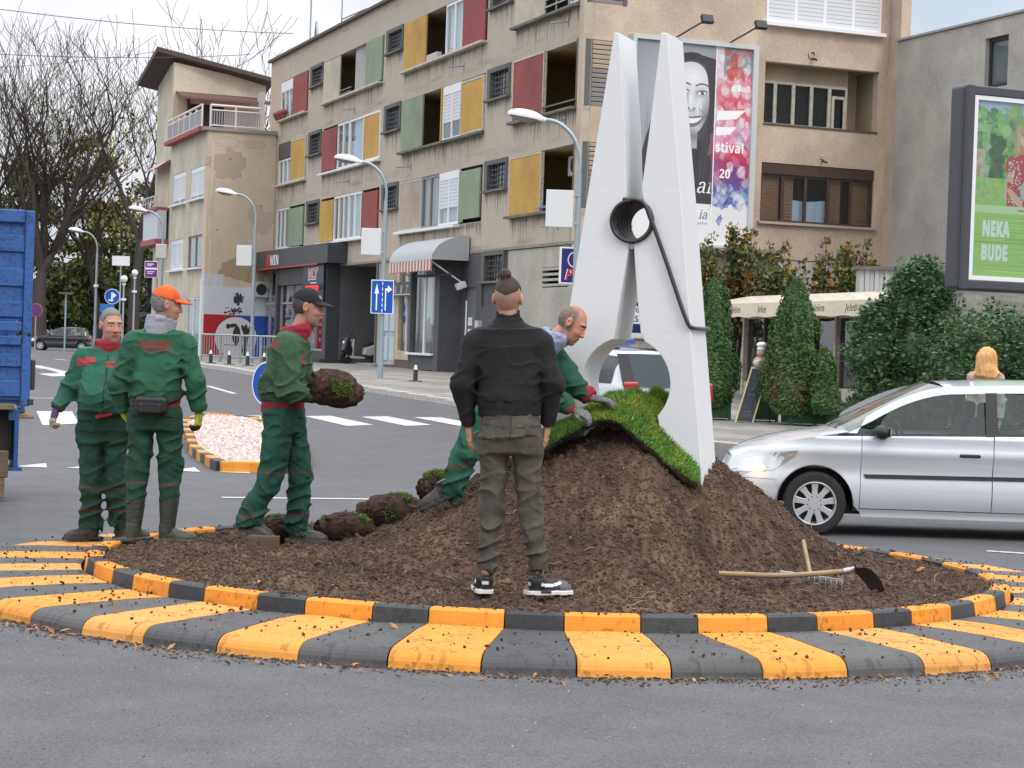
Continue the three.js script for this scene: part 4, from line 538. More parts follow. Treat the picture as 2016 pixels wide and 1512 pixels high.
  { const q = frontGroup(b, 'stair_door', thL, -20.2, gy); part(q, 'wall', [BB(0, 0.5, 0, 3.62, -0.2, -0.02), BB(2.3, 2.6, 0, 3.62, -0.2, -0.02), BB(0.5, 2.3, 2.95, 3.62, -0.2, -0.02)], mat([0.44, 0.38, 0.3], 0.9, plasterO)); part(q, 'door_leaf', [BB(0.5, 2.3, 0.05, 2.3, -0.16, -0.1)], mat([0.42, 0.50, 0.55], 0.6, { map: T.paint })); part(q, 'door_panel', [BB(0.65, 1.3, 0.25, 1.05, -0.1, -0.07), BB(1.5, 2.15, 0.25, 1.05, -0.1, -0.07), BB(0.65, 1.3, 1.25, 2.1, -0.1, -0.07), BB(1.5, 2.15, 1.25, 2.1, -0.1, -0.07)], mat([0.46, 0.54, 0.59], 0.6)); const w2 = []; for (let i = 0; i < 6; i++) w2.push(BB(0.5 + i * 0.36 - 0.015, 0.5 + i * 0.36 + 0.015, 2.35, 2.95, -0.08, -0.05)); w2.push(BB(0.5, 2.3, 2.63, 2.66, -0.085, -0.055)); part(q, 'grille', w2, barM); part(q, 'pane', BB(0.5, 2.3, 2.3, 2.95, -0.13, -0.12), M.glassD); part(q, 'step', BB(0.0, 2.5, -0.1, 0.12, -0.1, 0.7), M.pave); }
  { const q = frontGroup(b, 'tailor_shop', thL, -17.55, gy), w = 3.9; const cr = mat([0.60, 0.50, 0.37], 0.7, { map: T.paint }); part(q, 'frame', [BB(0, 0.35, 0.3, 3.62, -0.1, 0.05), BB(w - 0.35, w, 0.3, 3.62, -0.1, 0.05), BB(0.35, w - 0.35, 3.35, 3.62, -0.1, 0.05), BB(0.35, w - 0.35, 0.3, 0.6, -0.1, 0.06), BB(0.35, w - 0.35, 2.55, 2.68, -0.08, 0.04)], cr); part(q, 'plinth', BB(0, w, -0.1, 0.3, -0.1, 0.04), mat([0.13, 0.08, 0.075], 0.85)); const br = []; for (let i = 1; i < 4; i++) br.push(BB(0.35 + i * 0.8 - 0.03, 0.35 + i * 0.8 + 0.03, 0.6, 3.35, -0.06, 0.0)); part(q, 'glazing_bar', br, M.pvc); for (let i = 0; i < 4; i++) { part(q, 'pane', BB(0.4 + i * 0.8, 1.1 + i * 0.8, 0.62, 2.53, -0.05, -0.044), M.glass); part(q, 'pane', BB(0.4 + i * 0.8, 1.1 + i * 0.8, 2.7, 3.33, -0.05, -0.044), M.glass); } part(q, 'interior', [BB(0.1, w - 0.1, 0.3, 3.6, -2, -1.95), BB(0.1, w - 0.1, 0.28, 0.32, -2, -0.1)], M.room); part(q, 'display', [BB(0.7, 1.4, 0.6, 1.7, -0.8, -0.5), BB(2.0, 2.9, 0.6, 1.4, -0.9, -0.5), BB(0.5, 2.0, 2.75, 3.1, -0.6, -0.3)], mat([0.28, 0.2, 0.25], 0.9));
    part(q, 'name_board', [BB(-0.35, w + 0.15, 2.38, 2.85, 0.3, 0.36)], M.darkMetal); part(q, 'name_lettering', new THREE.PlaneGeometry(w + 0.4, 0.44).translate(w / 2 - 0.1, 2.615, 0.364), new THREE.MeshPhysicalMaterial({ roughness: 0.4, map: canvasTex(640, 80, (x, W, Hh) => { x.fillStyle = '#2b2d2f'; x.fillRect(0, 0, W, Hh); x.fillStyle = '#d8dad8'; x.font = 'italic 60px serif'; let X = 70; for (const ch of 'SARTO') { x.fillText(ch, X, 60); X += 105; } x.fillRect(60, 68, 540, 5); }) })); }
  { const q = frontGroup(b, 'bay_window', thL, -13.5, gy), w = 3.4; const dk = mat([0.10, 0.105, 0.115], 0.8, plasterO); part(q, 'frame', [BB(0, 0.15, 0.3, 3.5, 0.0, 0.7), BB(w - 0.5, w, -0.1, 3.6, -0.1, 0.72), BB(0, w - 0.5, 3.3, 3.6, 0, 0.7), BB(0.0, w - 0.5, 0.05, 0.5, -0.1, 0.68)], dk); part(q, 'sill', BB(-0.05, w - 0.5, 0.5, 0.57, 0.0, 0.8), M.pvc); for (let i = 0; i < 2; i++) { part(q, 'pane', BB(0.2 + i * 1.35, 1.45 + i * 1.35, 0.58, 3.28, 0.6, 0.606), M.glass); part(q, 'glazing_bar', BB(1.45 + i * 1.35, 1.55 + i * 1.35, 0.57, 3.3, 0.57, 0.64), M.pvc); } part(q, 'curtain', gridGeo(40, 10, (u, v) => [lerp(0.3, 2.7, u), lerp(1.8 - 0.35 * sin(u * PI), 3.25, v), 0.3 + 0.03 * sin(u * 40)]), mat([0.62, 0.66, 0.58], 0.95)); part(q, 'mannequin', [new THREE.SphereGeometry(0.2, 10, 8).scale(1, 1.6, 0.8).translate(1.0, 1.4, 0.25), rod([1.0, 0.5, 0.25], [1.0, 1.2, 0.25], 0.04)], M.black); part(q, 'interior', BB(0.1, 2.9, 0.5, 3.3, -0.3, -0.26), M.room); }
  { const q = frontGroup(b, 'awning', thL, -14.3, 4.2); const am = mat([0.42, 0.44, 0.45], 0.6, { side: THREE.DoubleSide }); part(q, 'canopy', [gridGeo(10, 8, (u, v) => { const a = v * PI / 2; return [u * 4.9, 0.35 + 0.75 * sin(a) - 0.35, 0.05 + 1.15 * cos(a)]; })], am); part(q, 'canopy_end', [extr([[0, 0], [1.15, 0], [1.06, 0.29], [0.81, 0.53], [0.44, 0.7], [0, 0.75]], 0.03).rotateY(-PI / 2).translate(4.93, 0, 0.05)], am); for (let i = 0; i < 28; i++) part(q, 'valance_stripe', BB(i * 0.175, (i + 1) * 0.175, -0.32 - 0.03 * (i % 2), 0.0, 1.18, 1.195), i % 2 ? mat([0.42, 0.14, 0.13], 0.9) : mat([0.66, 0.62, 0.58], 0.9)); part(q, 'arm', [rod([0.2, -0.7, 0.1], [0.2, -0.05, 1.15], 0.025), rod([4.7, -0.7, 0.1], [4.7, -0.05, 1.15], 0.025)], M.pvc); }
  { const q = frontGroup(b, 'side_entrance', thL, -10.1, gy); const dk = mat([0.10, 0.105, 0.115], 0.8, plasterO); part(q, 'wall', [BB(0, 2.05, 2.6, 3.65, -0.15, 0.02), BB(0, 0.35, -0.1, 2.6, -0.15, 0.02), BB(1.5, 4.4, -0.1, 2.0, -0.15, 0.02), BB(1.5, 2.05, 2.0, 2.6, -0.15, 0.02)], dk); part(q, 'door_leaf', [BB(0.35, 1.5, 0, 2.6, -0.1, -0.04)], mat([0.13, 0.135, 0.145], 0.6)); part(q, 'door_bar', rod([0.5, 0.6, 0.0], [0.5, 2.2, 0.0], 0.03), M.pvc); part(q, 'notice', [BB(0.6, 1.0, 1.45, 1.7, -0.04, -0.03), BB(0.6, 0.95, 1.2, 1.35, -0.04, -0.03)], M.pvc); part(q, 'letter_box', [BB(1.9, 2.2, 1.2, 1.6, 0.02, 0.16)], M.pvcD); part(q, 'sign_arm', [BB(-2.6, 1.4, 2.93, 3.0, 0.7, 0.76)], M.dark); part(q, 'camera', RB(0.25, 0.2, 0.3, 0.03, 0.5, 2.65, 0.2, 0.4), M.pvc); }
  recess(b, thL, -8.15, -6, 3.55, 4.4, 0.5, M.room); barred(b, thL, -8.15, -6, 3.55, 4.4); frontPart(b, 'ground_wall', thL, [BB(-8.15, -5.75, gy - 0.1, 3.55, -0.2, -0.03), BB(-6, -5.75, 3.55, 4.42, -0.2, -0.03)], mat([0.10, 0.105, 0.115], 0.8, plasterO));
  const pw = mat([0.50, 0.48, 0.44], 0.92, plasterO); frontPart(b, 'ground_wall', thL, extr(rect(-5.75, -0.02, gy - 0.1, 4.4), 0.2, 0, [rect(-2.7, -0.6, 3.3, 3.85).reverse()]).translate(0, 0, -0.22), pw); recess(b, thL, -2.7, -0.6, 3.3, 3.85, 0.3, M.black, -0.2);
  for (let i = 0; i < 4; i++) frontPart(b, 'vent_slat', thL, BB(-2.7, -0.6, 3.33 + i * 0.145, 3.40 + i * 0.145, -0.12, -0.01), pw);
}
// roadside board at the corner, large poster frame on the side front
{
  const sg = thing('hanging_sign', 'small blue shop sign with red letter on the block corner', 'sign', [FC[0] + RDv[0] * 0.1 - 0.3, 3.45, FC[1] + 0.35], thR);
  part(sg, 'sign_face', BB(-0.25, 0.35, -0.1, 0.85, 0, 0.07), M.pvc); part(sg, 'print', new THREE.PlaneGeometry(0.54, 0.88).translate(0.05, 0.375, 0.074), new THREE.MeshPhysicalMaterial({ roughness: 0.4, map: canvasTex(170, 276, (x, W, Hh) => { x.fillStyle = '#232a68'; x.fillRect(0, 0, W, Hh); x.strokeStyle = '#dfe3f2'; x.lineWidth = 9; x.beginPath(); x.arc(120, 90, 60, 1.2, 4.6); x.stroke(); x.fillStyle = '#fff'; x.font = 'italic bold 120px sans-serif'; x.fillText('P', 22, 252); x.fillStyle = '#c9252d'; x.fillText('P', 28, 250); }) }));
  part(sg, 'arm', rod([0.05, 0.85, 0.03], [0.05, 0.85, -0.4], 0.03), M.darkMetal);
}
{
  const sg = thing('shop_sign', 'white and navy shop sign on the block seen between the peg legs', 'sign', [FC[0] + RDv[0] * 1.15, 2.0, FC[1] + RDv[1] * 1.15], thR); part(sg, 'panel', BB(0, 1.25, 0, 1.3, 0.01, 0.07), M.pvc);
  part(sg, 'print', new THREE.PlaneGeometry(1.2, 1.24).translate(0.625, 0.65, 0.074), new THREE.MeshPhysicalMaterial({ roughness: 0.5, map: canvasTex(240, 248, (x, W, Hh) => { x.fillStyle = '#e6e9ec'; x.fillRect(0, 0, W, Hh); x.fillStyle = '#22345e'; x.fillRect(10, 60, 220, 64); x.fillRect(10, 178, 220, 48); x.font = 'bold 46px sans-serif'; x.fillText('A7', 90, 48); x.fillText('CAS', 60, 168); x.fillStyle = '#e6e9ec'; x.fillRect(110, 84, 60, 40); x.fillStyle = '#22345e'; x.font = 'bold 36px sans-serif'; x.fillText('G', 124, 118); }) }));
}
// ---------------------------------------------------------------- big advert on the side front of the block
{
  const at = (u) => [FC[0] + RDv[0] * u, 0, FC[1] + RDv[1] * u];
  const bb = thing('wall_billboard', 'huge framed billboard with black and white portrait and torn red poster', 'billboard', at(1.45), thR);
  const W = 3.74, y0 = 4.58, y1 = 9.9; part(bb, 'backing', BB(0, W, y0, y1, 0.02, 0.12), M.pvcD);
  part(bb, 'frame', [BB(-0.06, W + 0.06, y1, y1 + 0.12, 0.0, 0.2), BB(-0.06, W + 0.06, y0 - 0.1, y0, 0.0, 0.2), BB(-0.06, 0.05, y0, y1, 0.0, 0.2), BB(W - 0.1, W + 0.06, y0, y1, 0.0, 0.2)], mat([0.55, 0.57, 0.57], 0.6));
  const t = canvasTex(1024, 1456, (x, w, h) => {
    const g = x.createRadialGradient(330, 420, 80, 420, 500, 900); g.addColorStop(0, '#a9afb4'); g.addColorStop(1, '#767d84'); x.fillStyle = g; x.fillRect(0, 0, w, h);
    const R = RNG(12), E = (cx, cy, rx, ry, c, rot = 0) => { x.fillStyle = c; x.beginPath(); x.ellipse(cx, cy, rx, ry, rot, 0, 7); x.fill(); };
    x.fillStyle = '#3a383e'; x.beginPath(); x.moveTo(500, 60); x.bezierCurveTo(200, 60, 190, 420, 130, 640); x.bezierCurveTo(60, 820, 40, 1000, 80, 1160); x.lineTo(690, 1160); x.lineTo(700, 330); x.bezierCurveTo(690, 130, 600, 60, 500, 60); x.fill();
    x.fillStyle = '#a3a6ac'; x.fillRect(415, 600, 140, 160);
    const G = (cx, cy, rx, ry, c, a) => { x.save(); x.translate(cx, cy); x.scale(1, ry / rx); const q = x.createRadialGradient(0, 0, 0, 0, 0, rx); q.addColorStop(0, `rgba(${c},${a})`); q.addColorStop(0.5, `rgba(${c},${a * 0.6})`); q.addColorStop(1, `rgba(${c},0)`); x.fillStyle = q; x.fillRect(-rx, -rx, 2 * rx, 2 * rx); x.restore(); };
    x.fillStyle = '#c2c5ca'; x.beginPath(); x.moveTo(490, 130); x.bezierCurveTo(640, 130, 668, 300, 652, 420); x.bezierCurveTo(640, 560, 570, 660, 500, 664); x.bezierCurveTo(420, 660, 340, 560, 322, 420); x.bezierCurveTo(308, 250, 360, 130, 490, 130); x.fill();
    G(500, 240, 190, 130, '232,234,236', 0.9); G(585, 450, 90, 80, '236,238,240', 0.8); G(390, 450, 90, 80, '226,228,230', 0.7); G(640, 520, 80, 190, '95,97,104', 0.7); G(335, 480, 70, 200, '90,92,100', 0.7); G(500, 660, 130, 60, '110,112,118', 0.7); G(490, 410, 34, 110, '240,242,244', 0.7); G(450, 420, 26, 90, '120,122,128', 0.5); G(425, 350, 70, 40, '120,120,128', 0.55); G(578, 350, 70, 40, '120,120,128', 0.55);
    for (const sx of [-1, 1]) { const cx = 502 + sx * 78; x.fillStyle = '#e6e7e9'; x.beginPath(); x.moveTo(cx - 42, 356); x.quadraticCurveTo(cx, 326, cx + 42, 350); x.quadraticCurveTo(cx, 374, cx - 42, 356); x.fill(); E(cx + 8, 350, 15, 15, '#3b3c42'); E(cx + 12, 346, 4, 4, '#f4f4f4'); x.strokeStyle = '#303036'; x.lineWidth = 6; x.beginPath(); x.moveTo(cx - 46, 358); x.quadraticCurveTo(cx, 322, cx + 48, 344); x.stroke(); x.strokeStyle = 'rgba(60,58,62,.75)'; x.lineWidth = 11; x.beginPath(); x.moveTo(cx - 54, 306); x.quadraticCurveTo(cx + 4, 268, cx + 60, 300); x.stroke(); }
    G(470, 470, 16, 12, '60,60,66', 0.8); G(520, 470, 16, 12, '60,60,66', 0.8); G(495, 486, 46, 16, '120,122,128', 0.6);
    x.fillStyle = '#7d6f74'; x.beginPath(); x.moveTo(404, 528); x.quadraticCurveTo(450, 520, 500, 530); x.quadraticCurveTo(560, 516, 612, 516); x.quadraticCurveTo(570, 606, 495, 606); x.quadraticCurveTo(430, 594, 404, 528); x.fill(); x.fillStyle = '#eeeeef'; x.beginPath(); x.moveTo(424, 536); x.quadraticCurveTo(500, 552, 594, 526); x.quadraticCurveTo(560, 576, 495, 578); x.quadraticCurveTo(450, 572, 424, 536); x.fill(); x.strokeStyle = 'rgba(150,150,155,.5)'; x.lineWidth = 2; for (let i = 0; i < 8; i++) { x.beginPath(); x.moveTo(448 + i * 17, 540); x.lineTo(450 + i * 16, 572); x.stroke(); }
    x.strokeStyle = 'rgba(120,122,128,.6)'; x.lineWidth = 7; x.beginPath(); x.moveTo(560, 470); x.quadraticCurveTo(628, 500, 626, 548); x.stroke(); x.beginPath(); x.moveTo(438, 480); x.quadraticCurveTo(390, 510, 392, 560); x.stroke();
    x.fillStyle = '#3d3b42'; x.beginPath(); x.moveTo(640, 300); x.bezierCurveTo(690, 600, 560, 760, 600, 1160); x.lineTo(720, 1160); x.lineTo(720, 100); x.lineTo(540, 70); x.bezierCurveTo(600, 120, 630, 200, 640, 300); x.fill(); x.beginPath(); x.moveTo(300, 300); x.bezierCurveTo(300, 520, 420, 640, 380, 760); x.bezierCurveTo(420, 900, 560, 900, 620, 800); x.lineTo(640, 1160); x.lineTo(90, 1160); x.lineTo(200, 500); x.fill();
    for (let i = 0; i < 260; i++) { x.strokeStyle = `rgba(${R() < 0.5 ? '150,146,152' : '20,20,24'},${0.06 + R() * 0.1})`; x.lineWidth = 1 + R() * 3; const X = R() < 0.5 ? 90 + R() * 300 : 560 + R() * 150; x.beginPath(); x.moveTo(X, 400 + R() * 300); x.bezierCurveTo(X + 40, 800, X - 60, 950, X + R() * 60 - 30, 1160); x.stroke(); }
    x.fillStyle = '#e9ebed'; x.fillRect(0, 1160, w, h - 1160); x.fillStyle = '#f3f3f3'; x.font = 'italic 150px serif'; x.fillText('ar', 560, 1080); x.fillStyle = '#46474c'; x.font = 'italic 90px serif'; x.fillText('ia', 590, 1270); x.font = '26px sans-serif'; x.fillText('parfum', 585, 1310);
    // torn poster strip
    x.fillStyle = '#cfc3cc'; x.fillRect(706, 0, w - 706, 1200); x.fillStyle = '#8f959b'; x.fillRect(770, 0, w - 770, 220);
    const B2 = (n, a, b, c, r0, al) => { for (let i = 0; i < n; i++) { x.fillStyle = `rgba(${c},${al * (0.4 + R() * 0.6)})`; x.beginPath(); const X = 720 + R() * 300, Y = a + R() * (b - a), r = r0 * (0.3 + R()); x.moveTo(X + r, Y); for (let k = 1; k < 9; k++) { const q = r * (0.5 + R() * 0.8); x.lineTo(X + q * cos(k * 0.78), Y + q * sin(k * 0.78) * 1.3); } x.fill(); } };
    B2(34, 230, 560, '205,70,88', 70, 0.5); B2(30, 540, 760, '214,120,160', 80, 0.45); B2(26, 760, 900, '200,50,80', 70, 0.55); B2(30, 860, 1040, '150,50,110', 70, 0.5); B2(26, 980, 1200, '60,80,160', 70, 0.5); B2(120, 60, 1250, '232,232,236', 34, 0.6); B2(16, 500, 1150, '70,130,165', 30, 0.4); B2(10, 20, 200, '205,50,50', 40, 0.6);
    x.fillStyle = '#f4f4f4'; x.font = 'bold 62px sans-serif'; x.fillText('d Bull', 842, 316); x.font = 'bold 100px sans-serif'; x.fillText('stival', 716, 770); x.font = 'bold 92px sans-serif'; x.fillText('20', 760, 960); x.beginPath(); x.moveTo(730, 470); x.lineTo(980, 450); x.lineTo(900, 520); x.lineTo(720, 540); x.fill(); x.beginPath(); x.moveTo(720, 590); x.lineTo(900, 580); x.lineTo(840, 640); x.lineTo(718, 650); x.fill();
    x.fillStyle = '#e4e6e8'; for (let i = 0; i < 18; i++) { x.beginPath(); x.ellipse(710 + R() * 320, 1190 + R() * 60, 20 + R() * 30, 20 + R() * 40, 0, 0, 7); x.fill(); } x.fillStyle = '#f2f2f2'; x.fillRect(700, 0, 9, h);
  });
  part(bb, 'poster', new THREE.PlaneGeometry(W - 0.16, y1 - y0).translate(W / 2 - 0.02, (y0 + y1) / 2, 0.125), new THREE.MeshPhysicalMaterial({ map: t, roughness: 0.55 }));
  for (const x of [1.25, 2.9]) { const f = sub(bb, 'floodlight', [x, y1 + 0.12, 0.1]); part(f, 'arm', rod([0, 0, 0], [0.35, 0.38, 0.9], 0.022), M.darkMetal); part(f, 'lamp_head', RB(0.34, 0.24, 0.12, 0.02, 0.4, 0.42, 0.95, -0.5), M.darkMetal); part(f, 'lamp_glass', BB(0.26, 0.54, 0.3, 0.5, 0.86, 0.88), M.glassD); }
}
// ---------------------------------------------------------------- cream house beside the block
{
  const Hs = thing('corner_house', 'cream corner house with shed roof, terrace railing and peeling side wall', 'building', [-12.932, 0, -92.922]);
  const cream = mat([0.68, 0.63, 0.52], 0.9, plasterO), brown = mat([0.075, 0.055, 0.05], 0.75), red = mat([0.34, 0.09, 0.09], 0.8);
  const peel = canvasTex(512, 1536, (x, w, h) => { const R = RNG(3), Y = v => (1 - (v - 0.6) / 9.6) * h; x.fillStyle = '#c9b9a3'; x.fillRect(0, 0, w, h); for (let i = 0; i < 1600; i++) { const g = 165 + R() * 55; x.fillStyle = `rgba(${g + 8},${g - 8},${g - 30},.06)`; x.beginPath(); x.ellipse(R() * w, R() * h, 6 + R() * 40, 6 + R() * 30, R() * 3, 0, 7); x.fill(); }
    const blob = (pts, c, e) => { x.beginPath(); pts.forEach(([a, b], i) => { const X = a / 3 * w, q = Y(b); i ? x.lineTo(X, q) : x.moveTo(X, q); }); x.closePath(); x.fillStyle = c; x.fill(); x.strokeStyle = e; x.lineWidth = 2.5; x.stroke(); x.save(); x.clip(); for (let i = 0; i < 260; i++) { x.fillStyle = `rgba(${R() < 0.5 ? '90,78,62' : '205,192,172'},.12)`; x.fillRect(R() * w, R() * h, 4 + R() * 26, 2 + R() * 6); } x.restore(); };
    const jag = (cx, cy, rx, ry, n) => { const o = []; for (let i = 0; i < n; i++) { const a = i / n * 6.283, k = 0.92 + 0.3 * noise3(cos(a) * 1.4 + cx * 9, sin(a) * 1.4 + cy, 2) + 0.2 * noise3(cos(a) * 5 + cx * 3, sin(a) * 5, cy) + 0.07 * (R() - 0.5); o.push([cx + rx * k * cos(a), cy + ry * k * sin(a)]); } return o; };
    blob(jag(0.95, 8.9, 0.8, 0.62, 90), '#b3a594', '#94856f'); blob(jag(0.8, 9.75, 0.7, 0.2, 70), '#c0b6a8', '#968873'); blob(jag(2.0, 9.75, 0.5, 0.2, 50), '#b9ad9e', '#9c8d78'); blob(jag(2.35, 6.6, 0.6, 0.55, 80), '#baab97', '#95866f'); blob(jag(1.55, 4.5, 1.0, 0.5, 110), '#a8967c', '#7b6b57'); blob(jag(2.3, 4.25, 0.5, 0.4, 60), '#a49073', '#7b6b57');
    x.fillStyle = '#cfd2d6'; x.fillRect(0, Y(3.75), w, h); x.fillStyle = '#c6cad0'; x.fillRect(0, Y(3.75), 0.28 * w, -0.5 / 9.6 * h);
    for (let i = 0; i < 5; i++) { x.fillStyle = 'rgba(70,62,55,.7)'; x.beginPath(); x.ellipse(R() * w, R() * h * 0.6, 5, 7, 0, 0, 7); x.fill(); } for (let i = 0; i < 300; i++) { x.fillStyle = `rgba(90,78,66,${R() * 0.12})`; x.fillRect(R() * w, R() * h, 2, 10 + R() * 60); } });
  const gw = extr(rect(0, 2.98, 0.6, 10.2), 0.3).translate(0, 0, -0.3); { const p = gw.attributes.position, uv = gw.attributes.uv; for (let i = 0; i < p.count; i++) uv.setXY(i, p.getX(i) / 3, (p.getY(i) - 0.6) / 9.6); gw.userData.uvd = true; } frontPart(Hs, 'side_wall', thR, gw, new THREE.MeshPhysicalMaterial({ map: peel, roughness: 0.93, bumpMap: T.plasterB, bumpScale: 0.004 }));
  const wins = [[-4.1, -0.75, 4.53, 5.92], [-8.7, -5.3, 4.53, 5.9], [-4.0, -0.7, 7.45, 8.82], [-8.5, -5.2, 7.45, 8.85], [-4.1, -0.9, 0.85, 3.28]];
  frontPart(Hs, 'street_wall', thL, extr(rect(-9.16, -0.02, 0.6, 10.2), 0.25, 0, wins.map(r => rect(...r).reverse())).translate(0, 0, -0.25), cream);
  wins.forEach((r, i) => { recess(Hs, thL, ...r, 0.5, M.room); const q = frontGroup(Hs, 'window', thL, r[0], r[2]), w = r[1] - r[0], h = r[3] - r[2]; pvc(q, 0, w, 0, h, -0.05, i === 4 ? 2 : 2, i === 0 ? { fm: mat([0.25, 0.23, 0.2], 0.7), curt: mat([0.3, 0.27, 0.24], 0.9) } : i === 4 ? { curt: mat([0.3, 0.31, 0.3], 0.9) } : { box: 0.15, shut: i === 1 ? 0.95 : 0.86 }); part(q, 'sill', B(w + 0.2, 0.07, 0.3, w / 2, -0.035, 0.04), M.pvc); });
  frontPart(Hs, 'terrace_slab', thL, BB(-9.3, -0.35, 10.2, 10.36, -3.2, 0.35), red); frontPart(Hs, 'terrace_slab', thR, BB(-0.2, 3.1, 10.2, 10.34, -0.5, 0.1), mat([0.3, 0.28, 0.26], 0.9));
  frontPart(Hs, 'pipe', thL, rod([-0.2, 0.7, 0.06], [-0.2, 4, 0.06], 0.05), M.pvc);
  // taller rear part
  const q3 = [LDv[0] * 9.16, 0, LDv[1] * 9.16];
  const fr = part(Hs, 'upper_wall', extr([[0, 10.3], [4.4, 10.3], [4.4, 13.42], [0, 14.02]], 0.25).translate(0, 0, -0.25), cream); fr.position.set(...q3); fr.rotation.y = thR;
  frontPart(Hs, 'street_wall', thL, BB(-13.7, -9.18, 0.6, 14.0, -0.25, -0.02), cream);
  const rg = extr([[-0.85, 14.42], [4.6, 13.4], [4.6, 13.58], [-0.85, 14.64]], 5.4).translate(0, 0, -5.1); { const p = rg.attributes.position; for (let i = 0; i < p.count; i++) p.setY(i, p.getY(i) + min(0, p.getZ(i)) * 0.2); rg.computeVertexNormals(); } const rf = part(Hs, 'roof', rg, brown); rf.position.set(...q3); rf.rotation.y = thR - 0.12;
  const cp = part(Hs, 'canopy', [extr([[0.0, 12.62], [1.25, 12.3], [1.25, 12.36], [0.0, 12.72]], 4.15).rotateY(-PI / 2).translate(4.25, 0, 0), ...Array.from({ length: 20 }, (_, i) => B(0.09, 0.05, 1.28, 0.2 + i * 0.21, 12.53, 0.62, 0.25))], mat([0.16, 0.085, 0.075], 0.85)); cp.position.set(...q3); cp.rotation.y = thR;
  const dr = sub(Hs, 'terrace_door', q3, thR); part(dr, 'door_leaf', BB(0.75, 2.4, 10.3, 12.2, 0.0, 0.03), M.dark); part(dr, 'post', [BB(0.65, 0.75, 10.3, 12.4, 0, 0.1)], brown); part(dr, 'board', BB(0.1, 0.5, 10.5, 11.6, 0.05, 0.1), mat([0.6, 0.45, 0.2], 0.8));
  const rl = sub(Hs, 'railing'); { const m = mat([0.66, 0.64, 0.6], 0.6), mesh = mat([0.34, 0.34, 0.35], 0.6), o = [], pn = []; const seg = (x0, x1, th, z, n) => { const c2 = cos(th), s2 = sin(th), tr = (x, y) => [x * c2 + z * s2, y, -x * s2 + z * c2]; o.push(rod(tr(x0, 11.25), tr(x1, 11.25), 0.05, 0.05, 6), rod(tr(x0, 11.05), tr(x1, 11.05), 0.035, 0.035, 6), rod(tr(x0, 10.42), tr(x1, 10.42), 0.035, 0.035, 6)); for (let i = 0; i <= n; i++) { const x = lerp(x0, x1, i / n); o.push(rod(tr(x, 10.34), tr(x, 11.25), 0.045, 0.045, 6)); } const nb = Math.round(abs(x1 - x0) * 9); for (let i = 0; i < nb; i++) { const x = lerp(x0, x1, (i + 0.5) / nb); pn.push(rod(tr(x, 10.42), tr(x, 11.05), 0.03, 0.03, 4)); } }; seg(0.05, 2.25, thR, 0.02, 2); seg(-0.1, -8.6, thL, 0.28, 6); part(rl, 'rail_bars', o, m); part(rl, 'infill_bars', pn, mesh); }
  frontPart(Hs, 'balcony', thL, [BB(-13.6, -9.4, 7.3, 7.45, 0, 0.6), BB(-13.6, -9.4, 5.75, 6.0, -0.2, 0.6)], red); frontPart(Hs, 'balcony_front', thL, [BB(-13.6, -9.4, 6.0, 7.3, 0.1, 0.5)], mat([0.55, 0.58, 0.62], 0.8)); frontPart(Hs, 'balcony_rail', thL, [BB(-13.6, -9.4, 7.95, 8.0, 0.52, 0.57), BB(-13.6, -9.4, 7.7, 7.73, 0.52, 0.57), ...Array.from({ length: 6 }, (_, i) => BB(-13.6 + i * 0.8, -13.55 + i * 0.8, 7.45, 8.0, 0.52, 0.57))], M.pvcD);
  for (let i = 0; i < 5; i++) frontPart(Hs, 'sun_canopy_strip', thL, B(0.8, 0.06, 0.7, -13.0 + i * 0.8, 9.4, 0.3, 0.6), i % 2 ? M.pvc : red);
  const chm = sub(Hs, 'chimney', [q3[0] + 5.0, 13.3, q3[2] - 4]); part(chm, 'stack', B(0.95, 1.3, 0.9, 0, 0.5, 0), mat([0.45, 0.38, 0.29], 0.9, plasterO)); part(chm, 'cap', [B(1.1, 0.08, 1.0, 0, 1.65, 0), B(0.06, 0.45, 0.06, -0.4, 1.38, 0), B(0.06, 0.45, 0.06, 0.4, 1.38, 0)], sillM);
  const dish = sub(Hs, 'satellite_dish', [q3[0] + 4.0, 12.5, q3[2] - 0.3]); part(dish, 'bowl', new THREE.CylinderGeometry(0.34, 0.2, 0.1, 20).rotateX(PI / 2).rotateY(-0.9), M.pvcD); part(dish, 'bracket', rod([0, 0, 0], [0.1, -0.5, 0.1], 0.03), M.greyMetal);
  const ac = frontGroup(Hs, 'air_conditioner', thR, 2.05, 3.35); part(ac, 'case', RB(0.86, 0.66, 0.35, 0.03, 0.43, 0.33, 0.2), M.pvcD); part(ac, 'fan_grille', [new THREE.TorusGeometry(0.22, 0.02, 6, 22).translate(0.33, 0.33, 0.38), new THREE.CylinderGeometry(0.21, 0.21, 0.012, 20).rotateX(PI / 2).translate(0.33, 0.33, 0.378)], M.darkMetal);
  const mu = frontGroup(Hs, 'mural', thR, 0.02, 0.72); part(mu, 'painted_panel', BB(0, 2.86, 0, 1.86, 0.0, 0.02), M.pvcD);
